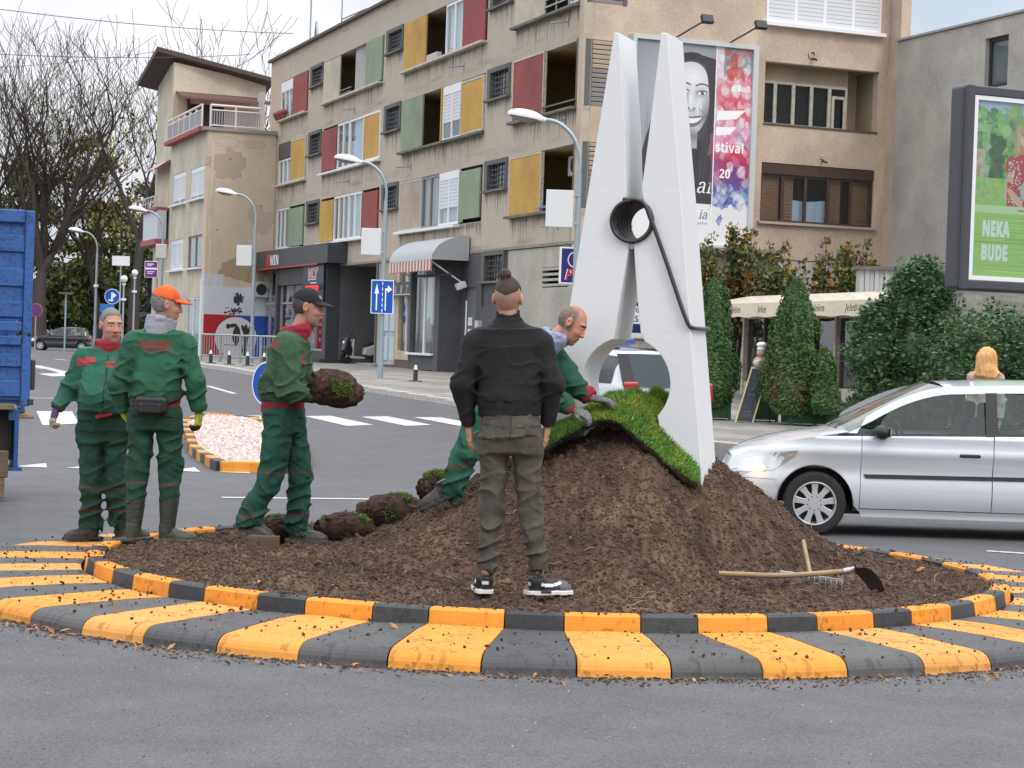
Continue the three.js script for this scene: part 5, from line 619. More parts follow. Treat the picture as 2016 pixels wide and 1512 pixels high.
  part(mu, 'paint', new THREE.PlaneGeometry(2.86, 3.0).translate(1.43, 1.5, 0.023), new THREE.MeshPhysicalMaterial({ roughness: 0.8, map: canvasTex(572, 600, (x, w, h) => { x.fillStyle = '#cdd1d8'; x.fillRect(0, 0, w, h); x.fillStyle = '#b4232f'; x.fillRect(0, 230, w * 0.52, 370); x.fillStyle = '#2f52ad'; x.fillRect(w * 0.52, 230, w, 370); x.fillStyle = '#26262a'; x.beginPath(); x.ellipse(285, 420, 190, 182, 0, 0, 7); x.fill(); x.fillStyle = '#d9d7d3'; x.beginPath(); x.ellipse(285, 420, 183, 175, 0, 0, 7); x.fill(); x.fillStyle = '#37373a'; const E = (a, b, c, d, r = 0) => { x.beginPath(); x.ellipse(a, b, c, d, r, 0, 7); x.fill(); }; E(290, 400, 34, 80, 0.05); E(255, 318, 40, 16, -0.2); E(215, 325, 18, 22); E(370, 400, 24, 95); E(400, 350, 12, 40, 0.3); E(345, 340, 12, 34, -0.3); E(398, 400, 16, 14); x.fillRect(180, 478, 220, 6); E(365, 520, 22, 50); x.fillRect(60, 590, 10, 10); const R = RNG(8); for (let i = 0; i < 60; i++) { const a = R() * 6.3, r = R() * 45; E(300 + r * cos(a), 90 + r * sin(a), 4 + R() * 14, 4 + R() * 10, R() * 3); } for (let i = 0; i < 40; i++) E(180 + R() * 150, 170 + R() * 55 - 0, 3 + R() * 9, 3 + R() * 7); for (let i = 0; i < 500; i++) { x.fillStyle = `rgba(${R() < 0.5 ? '255,255,255' : '0,0,0'},.05)`; x.fillRect(R() * w, 230 + R() * 370, 3, 8); } }) }));
}
// grey building at the right and a low one in the gap
{
  const g = thing('grey_building', 'plain grey rendered building at the right behind the billboard', 'building', [10.35, 0, -62], atan2(-0.9428, 0.3333)); const gm = mat([0.50, 0.485, 0.46], 0.92, plasterO);
  part(g, 'wall', extr(rect(0, 26, 0.3, 10.45), 0.3, 0, [rect(4.6, 5.7, 8.7, 10.0).reverse()]).translate(0, 0, -0.3), gm); part(g, 'end_wall', BB(0.0, 0.28, 0.3, 10.4, -14, -0.31), gm); part(g, 'roof', BB(0.02, 26, 10.3, 10.42, -14, -0.31), M.dark); part(g, 'parapet_cap', BB(-0.05, 26, 10.46, 10.52, -0.35, 0.06), mat([0.3, 0.3, 0.3], 0.6));
  const w = sub(g, 'window', [4.6, 8.7, -0.2]); part(w, 'frame', [BB(0, 0.1, 0, 1.3, 0, 0.08), BB(1.0, 1.1, 0, 1.3, 0, 0.08), BB(0.1, 1, 0, 0.1, 0, 0.08), BB(0.1, 1, 1.2, 1.3, 0, 0.08)], M.darkMetal); part(w, 'pane', BB(0.1, 1, 0.1, 1.2, 0.02, 0.03), mat([0.1, 0.13, 0.14], 0.05));
  const s = thing('rear_annex', 'narrow annex with slatted balconies between block and grey building', 'building', [11.2, 0, -74]); part(s, 'wall', BB(-0.9, 1.4, 0.4, 6.9, -3, 0), mat([0.45, 0.43, 0.4], 0.9, plasterO)); for (const y of [6.0, 4.6, 3.2]) part(s, 'balcony_slat', [BB(-0.9, 1.4, y, y + 0.3, 0.02, 0.5), BB(-0.9, 1.4, y + 0.45, y + 0.52, 0.3, 0.5)], mat([0.16, 0.16, 0.17], 0.8)); for (const y of [5.2, 3.8]) part(s, 'window', BB(-0.6, 1.0, y, y + 0.6, 0.01, 0.05), mat([0.1, 0.1, 0.11], 0.2)); part(s, 'roof', BB(-1, 1.5, 6.9, 7.05, -3.1, 0.3), M.dark);
}
// cafe
{
  const A = [5.7, -55.3], dirc = [0.238, 0.971], th = atan2(-dirc[1], dirc[0]);
  const c = thing('cafe_pavilion', 'low cafe pavilion with cream awning, dark glazing and white base panels', 'building', [A[0], 0.5, A[1]], th); const L = 12;
  const wp = mat([0.60, 0.56, 0.49], 0.85, { map: T.paint }), dkf = mat([0.05, 0.045, 0.045], 0.6);
  part(c, 'base_panel', BB(0, L, -0.25, 0.5, -0.15, -0.02), wp); part(c, 'lintel', BB(0, L, 2.05, 2.4, -0.15, -0.03), wp); part(c, 'roof', [BB(0, L, 2.4, 2.5, -5, 0.1)], mat([0.4, 0.39, 0.37], 0.9, { map: T.conc })); part(c, 'rear_wall', BB(0, L, -0.2, 2.4, -5, -4.8), M.room); part(c, 'floor', BB(0, L, -0.25, -0.1, -5, -0.2), M.room); part(c, 'end_wall', BB(-0.1, 0, -0.2, 2.4, -5, -0.02), wp); part(c, 'end_wall', BB(L, L + 0.1, -0.2, 2.4, -5, -0.02), M.pave);
  for (let i = 0; i <= 8; i++) part(c, 'post', BB(i * 1.5 - 0.05, i * 1.5 + 0.05, -0.1, 2.1, -0.13, 0.03), i > 5 ? wp : i % 2 ? dkf : wp); for (let i = 0; i < 8; i++) part(c, 'pane', BB(i * 1.5 + 0.06, i * 1.5 + 1.44, 0.52, 2.04, -0.09, -0.084), i > 5 ? mat([0.9, 0.92, 0.95], 0.06, { transmission: 0.75 }) : M.glassD);
  for (let i = 0; i < 8; i++) part(c, 'lower_curtain', BB(i * 1.5 + 0.06, i * 1.5 + 1.44, 0.5, 0.95, -0.3, -0.28), mat([0.09, 0.02, 0.03], 0.9));
  for (const x of [1, 3, 5, 7, 9, 11]) part(c, 'counter', [BB(x, x + 0.8, 0.6, 0.64, -2.2, -1.4), BB(x + 0.37, x + 0.43, -0.1, 0.6, -1.83, -1.77)], shaftM); for (const x of [0.4, 2.2, 4.1, 6.3, 8.1, 10.2]) part(c, 'bench', [BB(x, x + 0.45, -0.1, 0.36, -1.9, -1.5), BB(x, x + 0.06, 0.36, 0.85, -1.9, -1.5)], M.black);
  const aw = mat([0.66, 0.60, 0.49], 0.85, { side: THREE.DoubleSide, map: T.cloth, tri: true });
  const cv = uvm(gridGeo(40, 6, (u, v) => [lerp(-0.2, L + 0.2, u), lerp(2.62, 2.36, v) - 0.03 * sin(u * 27 * PI) * sin(v * PI) * 0.6, lerp(-0.2, 1.15, v)])); part(c, 'awning_canopy', cv, aw);
  const va = gridGeo(160, 2, (u, v) => [lerp(-0.2, L + 0.2, u), lerp(2.36, 2.04, v) + (v > 0.9 ? 0.012 * sin(u * 60) : 0), 1.155 + 0.012 * sin(u * 50) * v]); part(c, 'awning_valance', va, new THREE.MeshPhysicalMaterial({ roughness: 0.85, side: THREE.DoubleSide, map: canvasTex(2048, 64, (x, w, h) => { x.fillStyle = '#d6ccb6'; x.fillRect(0, 0, w, h); const R = RNG(2); for (let i = 0; i < 300; i++) { x.fillStyle = `rgba(120,105,85,${R() * 0.06})`; x.fillRect(R() * w, R() * h, 10 + R() * 40, 3 + R() * 10); } x.save(); x.translate(0, h); x.scale(1, -1); x.fillStyle = '#2c2723'; x.font = 'italic bold 40px serif'; for (let i = 0; i < 7; i++) x.fillText('Jelen', 120 + i * 290, 44); x.restore(); }) }));
  const wc = thing('roof_cabinet', 'pale corrugated metal box on the cafe roof', 'cabinet', [8.35, 2.98, -51]); part(wc, 'body', Array.from({ length: 12 }, (_, i) => BB(-0.5 + i * 0.11, -0.4 + i * 0.11, 0.0, 0.72, -0.6, (i % 2) * 0.03)), mat([0.45, 0.45, 0.44], 0.6)); part(wc, 'lid', BB(-0.6, 0.95, 0.72, 0.8, -0.7, 0.12), sillM); part(wc, 'clutter', [BB(-0.4, 0.9, -0.03, 0.1, 0.2, 0.5)], M.pvcD);
}
// planters, chalkboard
const planterM = mat([0.035, 0.105, 0.05], 0.75, { map: T.paint });
function planter(label, x, z, w, h, d, ry) { const p = thing('planter_box', label, 'planter', [x, ground(x, z) + 0.1, z], ry, 'green planter boxes along the cafe'); const n = Math.round(w / 0.45); part(p, 'front_panel', BB(-w / 2, w / 2, 0.04, h, d / 2 - 0.03, d / 2), planterM); part(p, 'back_panel', BB(-w / 2, w / 2, 0.04, h, -d / 2, -d / 2 + 0.03), planterM); part(p, 'end_panel', BB(-w / 2, -w / 2 + 0.03, 0.04, h, -d / 2 + 0.03, d / 2 - 0.03), planterM); part(p, 'end_panel', BB(w / 2 - 0.03, w / 2, 0.04, h, -d / 2 + 0.03, d / 2 - 0.03), planterM); part(p, 'rim', [BB(-w / 2 - 0.02, w / 2 + 0.02, h, h + 0.04, d / 2 - 0.06, d / 2 + 0.02), BB(-w / 2 - 0.02, w / 2 + 0.02, h, h + 0.04, -d / 2 - 0.02, -d / 2 + 0.06)], planterM); part(p, 'soil', BB(-w / 2 + 0.03, w / 2 - 0.03, h - 0.1, h - 0.03, -d / 2 + 0.03, d / 2 - 0.03), M.dark); for (let i = 0; i <= n; i++) part(p, 'batten', BB(-w / 2 + i * (w - 0.06) / n, -w / 2 + 0.06 + i * (w - 0.06) / n, 0.0, h - 0.02, d / 2, d / 2 + 0.025), planterM); return p; }
planter('small green planter beside the chalkboard', 5.0, -44.6, 0.55, 0.42, 0.45, 0.15); planter('long green planter under the tall conical thuja', 6.1, -43.7, 1.55, 0.42, 0.5, 0.2); planter('green planter half hidden behind the white peg', 3.95, -44.7, 0.8, 0.42, 0.5, 0.1); planter('green planter in front of the spreading cypress', 7.6, -42.6, 1.3, 0.42, 0.5, 0.3);
{
  const k = thing('chalkboard', 'tall black chalkboard in pale wooden frame with chef figure on top', 'chalkboard', [4.56, ground(4.56, -44) + 0.105, -43.7], -0.12); const bm = mat([0.045, 0.05, 0.055], 0.8), wm = mat([0.62, 0.54, 0.3], 0.7);
  const tl = -0.13, rz = -0.22; const gsk = (g2) => { const p = g2.attributes.position; for (let i = 0; i < p.count; i++) { const y = p.getY(i); p.setX(i, p.getX(i) + y * 0.26); p.setZ(i, p.getZ(i) - y * 0.2); } g2.computeVertexNormals(); return g2; };
  part(k, 'board', gsk(BB(-0.15, 0.15, 0.03, 1.08, -0.015, 0.0)), bm); part(k, 'frame', [gsk(BB(-0.18, -0.15, 0, 1.1, -0.02, 0.015)), gsk(BB(0.15, 0.18, 0, 1.1, -0.02, 0.015)), gsk(BB(-0.15, 0.15, 1.06, 1.1, -0.02, 0.014))], wm); part(k, 'rear_leg', [rod([0.1, 0, -0.65], [0.35, 0.9, -0.24], 0.015), rod([0.5, 0, -0.5], [0.4, 0.9, -0.22], 0.015)], M.darkMetal);
  part(k, 'chalk_text', gsk(new THREE.PlaneGeometry(0.28, 0.98, 1, 8).translate(0, 0.56, 0.004)), new THREE.MeshPhysicalMaterial({ roughness: 0.9, map: canvasTex(128, 448, (x, w, h) => { x.fillStyle = '#3f4347'; x.fillRect(0, 0, w, h); const R = RNG(4); x.strokeStyle = 'rgba(205,205,205,.5)'; x.lineWidth = 2; for (const y of [40, 80, 230, 380, 410]) { x.beginPath(); let X = 24; x.moveTo(X, y); while (X < 100) { X += 5; x.lineTo(X, y + (R() - 0.5) * 14); } x.stroke(); } for (let i = 0; i < 200; i++) { x.fillStyle = 'rgba(160,160,160,.04)'; x.fillRect(R() * w, R() * h, 30, 14); } }) }));
  part(k, 'chef_figure', [new THREE.SphereGeometry(0.085, 14, 10).translate(0.28, 1.38, -0.2), new THREE.SphereGeometry(0.15, 14, 10).scale(1, 0.75, 0.6).translate(0.28, 1.2, -0.22)], mat([0.50, 0.33, 0.24], 0.7)); part(k, 'chef_hat', [rod([0.28, 1.43, -0.2], [0.29, 1.5, -0.2], 0.085, 0.08, 14), new THREE.SphereGeometry(0.1, 14, 10).scale(1.05, 0.6, 1).translate(0.29, 1.53, -0.2)], M.pvc); part(k, 'chef_jacket', [new THREE.SphereGeometry(0.155, 14, 10).scale(1.02, 0.62, 0.7).translate(0.28, 1.17, -0.2)], M.pvcD);
}
// billboard on a post at the right
{
  const b = thing('street_billboard', 'large dark framed roadside billboard with garden advert at the right edge', 'billboard', [6.14, 2.68, -31], thR); const W = 4.3, Hh = 2.86; const fm = mat([0.055, 0.058, 0.066], 0.45);
  part(b, 'housing', new RoundedBoxGeometry(W, Hh, 0.34, 3, 0.07).translate(W / 2, Hh / 2, -0.2), fm); part(b, 'front_frame', [RB(0.13, Hh - 0.02, 0.07, 0.02, 0.085, Hh / 2, 0), RB(0.13, Hh - 0.02, 0.07, 0.02, W - 0.085, Hh / 2, 0), RB(W - 0.1, 0.13, 0.068, 0.02, W / 2, 0.085, 0), RB(W - 0.1, 0.13, 0.068, 0.02, W / 2, Hh - 0.085, 0)], fm); part(b, 'inner_frame', [BB(0.15, 0.21, 0.15, Hh - 0.15, -0.03, 0.02), BB(W - 0.21, W - 0.15, 0.15, Hh - 0.15, -0.03, 0.02), BB(0.21, W - 0.21, 0.15, 0.21, -0.03, 0.02), BB(0.21, W - 0.21, Hh - 0.21, Hh - 0.15, -0.03, 0.02)], M.pvc);
  part(b, 'post', [rod([W / 2, -2.7, -0.25], [W / 2, 0.1, -0.25], 0.16, 0.16, 16)], fm); part(b, 'glass_cover', BB(0.21, W - 0.21, 0.21, Hh - 0.21, 0.0, 0.006), M.glass);
  part(b, 'poster', new THREE.PlaneGeometry(W - 0.42, Hh - 0.42).translate(W / 2, Hh / 2, -0.024), new THREE.MeshPhysicalMaterial({ roughness: 0.6, map: canvasTex(1400, 880, (x, w, h) => {
    const R = RNG(21); x.fillStyle = '#b9c8dc'; x.fillRect(0, 0, w, h); x.fillStyle = '#8fae5e'; x.fillRect(0, 60, w, 420); const bl = (n, x0, x1, y0, y1, hue, l0, l1, r0) => { for (let i = 0; i < n; i++) { x.fillStyle = `hsla(${hue + R() * 30},${25 + R() * 30}%,${l0 + R() * (l1 - l0)}%,.75)`; x.beginPath(); x.ellipse(x0 + R() * (x1 - x0), y0 + R() * (y1 - y0), r0 * (0.4 + R()), r0 * (0.3 + R()), R() * 3, 0, 7); x.fill(); } };
    bl(500, 0, w, 30, 330, 75, 30, 72, 26); bl(240, 0, 130, 60, 360, 80, 35, 75, 18); x.fillStyle = '#4d5a47'; x.fillRect(110, 170, 60, 220); bl(60, 100, 180, 170, 380, 90, 20, 35, 18); bl(120, 0, 60, 250, 420, 20, 55, 80, 12); x.fillStyle = '#a5cd58'; x.fillRect(0, 385, w, 140); bl(260, 0, w, 390, 520, 75, 55, 70, 16); x.fillStyle = '#cfe3a4'; x.fillRect(0, 522, w, 40); x.fillStyle = '#a9d062'; x.fillRect(0, 560, w, h - 560); for (let i = 0; i < 260; i++) { x.strokeStyle = `rgba(${R() < 0.5 ? '120,165,50' : '205,232,140'},${0.3 + R() * 0.4})`; x.lineWidth = 1 + R() * 3; const Y = 565 + R() * 310, X = R() * w; x.beginPath(); x.moveTo(X, Y); x.bezierCurveTo(X + 60, Y - 4, X + 160, Y + 5, X + 260, Y); x.stroke(); } x.fillStyle = 'rgba(110,150,40,.8)'; x.fillRect(0, 706, w, 4);
    for (const [cx, s] of [[300, 1], [800, 1.1]]) { const E = (a, b2, c, d, f, r = 0) => { x.fillStyle = f; x.beginPath(); x.ellipse(cx + a * s, b2, c * s, d * s, r, 0, 7); x.fill(); }; E(0, 205, 46, 92, '#c59a63'); E(6, 170, 34, 44, '#e9c2a6'); E(-4, 130, 40, 24, '#cfa46b'); E(-40, 200, 14, 90, '#caa06a'); E(16, 190, 13, 5, '#b5484a'); E(-6, 160, 5, 4, '#4a3b36'); E(20, 160, 5, 4, '#4a3b36'); E(6, 176, 4, 8, '#d9a98c'); E(-12, 152, 9, 2, '#9a7448'); E(22, 152, 9, 2, '#9a7448'); E(-30, 180, 10, 70, '#d8b27a'); E(34, 190, 10, 76, '#b98e58'); E(0, 400, 92, 145, '#c8343c'); E(-80, 400, 22, 95, '#e3b193', 0.25); E(-78, 310, 30, 44, '#c8343c', 0.3); x.fillStyle = '#c8343c'; x.fillRect(cx - 92 * s, 400, 184 * s, 120); for (let i = 0; i < 150; i++) { x.fillStyle = '#f3e3e0'; x.beginPath(); x.arc(cx - 88 * s + R() * 176 * s, 290 + R() * 230, 4, 0, 7); x.fill(); } E(-40, 480, 20, 70, '#e3b193', -0.8); E(50, 440, 60, 60, '#b9c4b4'); }
    x.fillStyle = '#cfe3a4'; x.fillRect(0, 522, w, 16); x.fillStyle = '#eef3e0'; x.font = 'bold 104px sans-serif'; x.save(); x.scale(0.62, 1); x.lineWidth = 7; x.strokeStyle = '#eef3e0'; for (const [q, X, Y] of [['NEKA', 100, 676], ['BUDE', 94, 796]]) { x.fillText(q, X, Y); x.strokeText(q, X, Y); } x.restore();
  }) }));
}
// ---------------------------------------------------------------- vegetation
function branchGeo(list) { // list of polylines [[x,y,z,r],...]
  const P = [], I = []; const t = V3(), u = V3(), v = V3();
  for (const L of list) {
    const n = L[0][3] > 0.12 ? 9 : L[0][3] > 0.04 ? 5 : 3, b0 = P.length / 3;
    for (let i = 0; i < L.length; i++) {
      const a = L[max(i - 1, 0)], c = L[min(i + 1, L.length - 1)]; t.set(c[0] - a[0], c[1] - a[1], c[2] - a[2]).normalize(); u.set(abs(t.y) > 0.9 ? 1 : 0, abs(t.y) > 0.9 ? 0 : 1, 0).cross(t).normalize(); v.copy(t).cross(u);
      for (let k = 0; k < n; k++) { const q = k / n * 2 * PI, r = L[i][3] * (n > 5 ? 1 + 0.12 * noise3(k * 1.7, L[i][1] * 1.1, L[i][0]) : 1); P.push(L[i][0] + (u.x * cos(q) + v.x * sin(q)) * r, L[i][1] + (u.y * cos(q) + v.y * sin(q)) * r, L[i][2] + (u.z * cos(q) + v.z * sin(q)) * r); }
    }
    for (let i = 0; i < L.length - 1; i++) for (let k = 0; k < n; k++) { const a = b0 + i * n + k, b = b0 + i * n + (k + 1) % n, c = a + n, d = b + n; I.push(a, b, d, a, d, c); }
  }
  const g = new THREE.BufferGeometry(); g.setAttribute('position', new THREE.Float32BufferAttribute(P, 3)); g.setIndex(I); g.computeVertexNormals(); g.setAttribute('uv', new THREE.BufferAttribute(new Float32Array(P.length / 3 * 2), 2)); return g;
}
const barkM = mat([0.055, 0.045, 0.04], 0.95, { bumpMap: T.plasterB, bumpScale: 0.02 }), twigM = mat([0.05, 0.036, 0.032], 0.95);
function leafGeo(w, l) { const g = new THREE.BufferGeometry(); g.setAttribute('position', new THREE.Float32BufferAttribute([0, 0, 0, w, l * 0.45, 0.06 * l, 0, l * 0.5, -0.04 * l, -w, l * 0.45, 0.06 * l, 0, l, 0], 3)); g.setIndex([0, 1, 2, 0, 2, 3, 1, 4, 2, 2, 4, 3]); g.computeVertexNormals(); return g; }
const leafM = mat([1, 1, 1], 0.7, { side: THREE.DoubleSide, transmission: 0 });
function cloud(parent, name, label, geo, m, n, seed, fn) {
  const R = RNG(seed), im = new THREE.InstancedMesh(geo, m, n), d = new THREE.Object3D(), c = new THREE.Color(); im.name = name; im.castShadow = im.receiveShadow = true; im.userData.kind = 'stuff'; if (label) im.userData.label = label;
  for (let i = 0; i < n; i++) { d.rotation.set(0, 0, 0); d.scale.setScalar(1); const k = fn(R, d, i); d.updateMatrix(); im.setMatrixAt(i, d.matrix); im.setColorAt(i, c.setRGB(...k)); } parent.add(im); return im;
}
function bareTree(label, x, z, h, r0, seed, o = {}) {
  const R = RNG(seed), t = thing('bare_tree', label, 'tree', [x, ground(x, z) - 0.2, z], 0, 'bare trees in the park'); const trunk = [], limbs = [], twigs = [], tips = [];
  function grow(p, dir, len, r, lvl) {
    const n = lvl < 2 ? 6 : 4, L = [[p.x, p.y, p.z, max(r, 0.02)]], d = dir.clone(), q = p.clone(); const end = r * (lvl === 0 ? 0.62 : 0.55);
    for (let i = 1; i <= n; i++) { d.x += (R() - 0.5) * (lvl > 1 ? 0.5 : 0.24); d.z += (R() - 0.5) * (lvl > 1 ? 0.5 : 0.24); d.y += (lvl > 1 ? 0.10 : 0.02) + (R() - 0.5) * 0.1; d.normalize(); q.addScaledVector(d, len / n); L.push([q.x, q.y, q.z, max(lerp(r, end, i / n), 0.018)]); if (lvl > 0 && lvl < o.lv && i < n && R() < (lvl > 2 ? 0.4 : 0.6)) side(q.clone(), d.clone(), len, lerp(r, end, i / n), lvl); }
    (lvl === 0 ? trunk : lvl < 3 ? limbs : twigs).push(L); if (lvl >= o.lv) { tips.push(q.clone()); return; }
    const k = lvl === 0 ? o.limbs : 2 + (R() < 0.35 ? 1 : 0); const a0 = R() * 6.28;
    for (let i = 0; i < k; i++) { const a = a0 + i / k * 6.28 + (R() - 0.5) * 0.8, sp = lvl === 0 ? o.spread * (0.5 + R() * 0.8) : 0.35 + R() * 0.4; const nd = V3(d.x + cos(a) * sp, d.y, d.z + sin(a) * sp).normalize(); grow(q.clone(), nd, lvl === 0 ? h * 0.27 * (0.8 + R() * 0.5) : len * (0.62 + R() * 0.25), lvl === 0 ? r * 0.5 * (0.7 + R() * 0.5) : end * (0.72 + R() * 0.2), lvl + 1); }
  }
  function side(q, d, len, r, lvl) { const a = R() * 6.28; grow(q, V3(d.x * 0.6 + cos(a) * 0.8, d.y * 0.6 + 0.25, d.z * 0.6 + sin(a) * 0.8).normalize(), len * (0.35 + R() * 0.3), r * 0.45, max(lvl + 1, 3)); }
  grow(V3(0, 0, 0), V3(o.lean || 0, 1, 0).normalize(), h * (o.tr || 0.3), r0, 0);
  for (let i = 0; i < 5; i++) { const a = i * 1.26, L = [[cos(a) * r0 * 1.5, 0, sin(a) * r0 * 1.5, r0 * 0.25], [cos(a) * r0 * 0.7, 0.6, sin(a) * r0 * 0.7, r0 * 0.45], [0, 1.6, 0, r0 * 0.5]]; trunk.push(L); }
  part(t, 'trunk', branchGeo(trunk), barkM); part(t, 'crown', branchGeo(limbs), barkM, 'bare limbs'); const tw = part(t, 'twigs', branchGeo(twigs), twigM); tw.userData.kind = 'stuff';
  if (o.leaves) cloud(t, 'foliage', 'sparse leaves', leafGeo(0.11, 0.3), leafM, o.leaves, seed + 1, (R2, d) => { const q = tips[floor(R2() * tips.length)]; d.position.set(q.x + (R2() - 0.5) * 1.2, q.y + (R2() - 0.6) * 1.4, q.z + (R2() - 0.5) * 1.2); d.rotation.set(R2() * 6, R2() * 6, R2() * 6); d.scale.setScalar(0.6 + R2() * 0.8); const k = 0.5 + R2() * 0.7, y = R2(); return [k * (0.24 + y * 0.2), k * (0.26 + y * 0.08), k * 0.06]; });
  return t;
}
bareTree('big bare linden at the far left with a dense brush of upright twigs', -35.3, -166, 20, 0.62, 3, { lv: 5, limbs: 7, spread: 0.42, tr: 0.27 });
bareTree('leaning bare tree in front of the dark spruce, its limbs forking wide', -27.6, -163, 22, 0.47, 19, { lv: 5, limbs: 4, spread: 0.6, tr: 0.36, lean: 0.02 });
bareTree('slim bare tree between the two big park trees', -31.8, -172, 17, 0.32, 29, { lv: 5, limbs: 4, spread: 0.5, tr: 0.34, leaves: 1500 });
bareTree('bare tree cut by the left photo edge behind the truck', -39.5, -170, 19, 0.5, 41, { lv: 5, limbs: 6, spread: 0.45, tr: 0.25 });
bareTree('thin bare tree whose twigs show above the corner house roof', -24.5, -178, 17.5, 0.3, 53, { lv: 5, limbs: 4, spread: 0.5, tr: 0.45 });
function leafyTree(label, x, z, h, rx, seed, hue) {
  const t = thing('leafy_tree', label, 'tree', [x, ground(x, z) - 0.2, z], 0, 'yellow green park trees'); const R = RNG(seed), tr = [], cl = []; tr.push([[0, 0, 0, 0.22], [0.1, h * 0.3, 0, 0.16], [0, h * 0.75, 0.1, 0.05]]);
  for (let i = 0; i < 12; i++) { const a = R() * 6.28, y = h * (0.12 + 0.5 * R()), e = [cos(a) * rx * (0.6 + R() * 0.4), y + h * 0.2 * R() + 0.6, sin(a) * rx * 0.8]; tr.push([[0, y, 0, 0.08], [e[0] * 0.5, (y + e[1]) / 2 + 0.2, e[2] * 0.5, 0.05], [...e, 0.02]]); }
  for (let i = 0; i < 30; i++) { const a = R() * 6.28, y = 0.08 + 0.92 * R(), q = rx * sqrt(R()) * (0.35 + 0.9 * sin(PI * min(1, y * 0.9 + 0.12))); cl.push([cos(a) * q, h * y, sin(a) * q, 0.6 + R() * 1.0]); }
  part(t, 'trunk', branchGeo(tr), barkM);
  cloud(t, 'crown', null, leafGeo(0.13, 0.34), leafM, 5200, seed + 9, (R2, d) => { const c = cl[floor(R2() * cl.length)], a = R2() * 6.28, b = R2() * 2 - 1, s = sqrt(1 - b * b), q = c[3] * pow(R2(), 0.5); d.position.set(c[0] + cos(a) * s * q, max(0.2, c[1] + b * q * 0.8), c[2] + sin(a) * s * q); d.rotation.set(R2() * 6, R2() * 6, R2() * 6); d.scale.setScalar(0.6 + R2() * 0.9); const k = 0.45 + R2() * 0.8, y = clamp(hue + (R2() - 0.5) * 0.7); return [k * lerp(0.07, 0.26, y), k * lerp(0.11, 0.21, y), k * lerp(0.035, 0.045, y)]; });
}
[[-41, -186, 15, 4.2, 0.2], [-36.5, -190, 17, 4, 0.55], [-33, -184, 13, 3.6, 0.6], [-30, -190, 16, 4, 0.35], [-26.5, -186, 14, 3.6, 0.5], [-23.5, -192, 15, 3.6, 0.3], [-45, -192, 17, 4.5, 0.4], [-20, -190, 14, 3.5, 0.4], [-38.5, -178, 8, 3, 0.15], [-29, -177, 7, 2.8, 0.1], [-33.5, -175, 6, 2.6, 0.2], [-25, -176, 7, 2.8, 0.1], [-36, -200, 9, 6, 0.1], [-27, -202, 9, 6, 0.15], [-44, -200, 9, 6, 0.1], [-21.5, -184, 6, 3, 0.1]].forEach(([x, z, h, r, hue], i) => leafyTree(['bushy dark tree leftmost of the back row', 'tall golden tree behind the big bare linden', 'golden green tree between the bare trunks', 'tall olive tree behind the round street sign', 'yellow green tree behind the leaning bare tree', 'olive tree half hidden by the corner house', 'wide tree cut off by the left edge', 'tree hidden behind the corner house balcony', 'low dark bush under the big bare linden', 'low dark bush behind the globe lamp', 'round bush behind the black car', 'low dark bush beside the corner house', 'broad dark hedge tree behind the big bare linden', 'broad dark hedge tree behind the spruce', 'broad dark hedge tree behind the truck', 'small dark bush against the corner house'][i], x, z, h, r, 100 + i * 13, hue));
{ // spruce
  const t = thing('spruce_tree', 'dark drooping spruce behind the leaning bare tree', 'tree', [-25.6, ground(0, -168) - 0.2, -168.5]); part(t, 'trunk', branchGeo([[[0, 0, 0, 0.35], [0, 10, 0, 0.2], [0, 20.5, 0, 0.03]]]), barkM);
  cloud(t, 'crown', null, (() => { const L = []; for (let i = 0; i < 7; i++) { const a = (i - 3) * 0.3; L.push(leafGeo(0.035, 0.5).rotateZ(a)); } return merge(L); })(), leafM, 3600, 61, (R, d) => { const y = 0.06 + 0.94 * R(), w = floor(y * 17) / 17, r = (1 - y) * 3.2 + 0.25, a = R() * 6.28, q = r * pow(R(), 0.45) * (0.7 + 0.3 * sin(a * 5 + w * 40)); d.position.set(cos(a) * q, 2 + y * 18 - q * 0.35, sin(a) * q); d.rotation.set(1.9 + R() * 0.8, -a + PI / 2, R() * 1 - 0.5, 'YXZ'); d.scale.setScalar(0.8 + R() * 0.9); const k = 0.4 + R() * 0.8; return [k * 0.035, k * 0.05, k * 0.04]; });
}
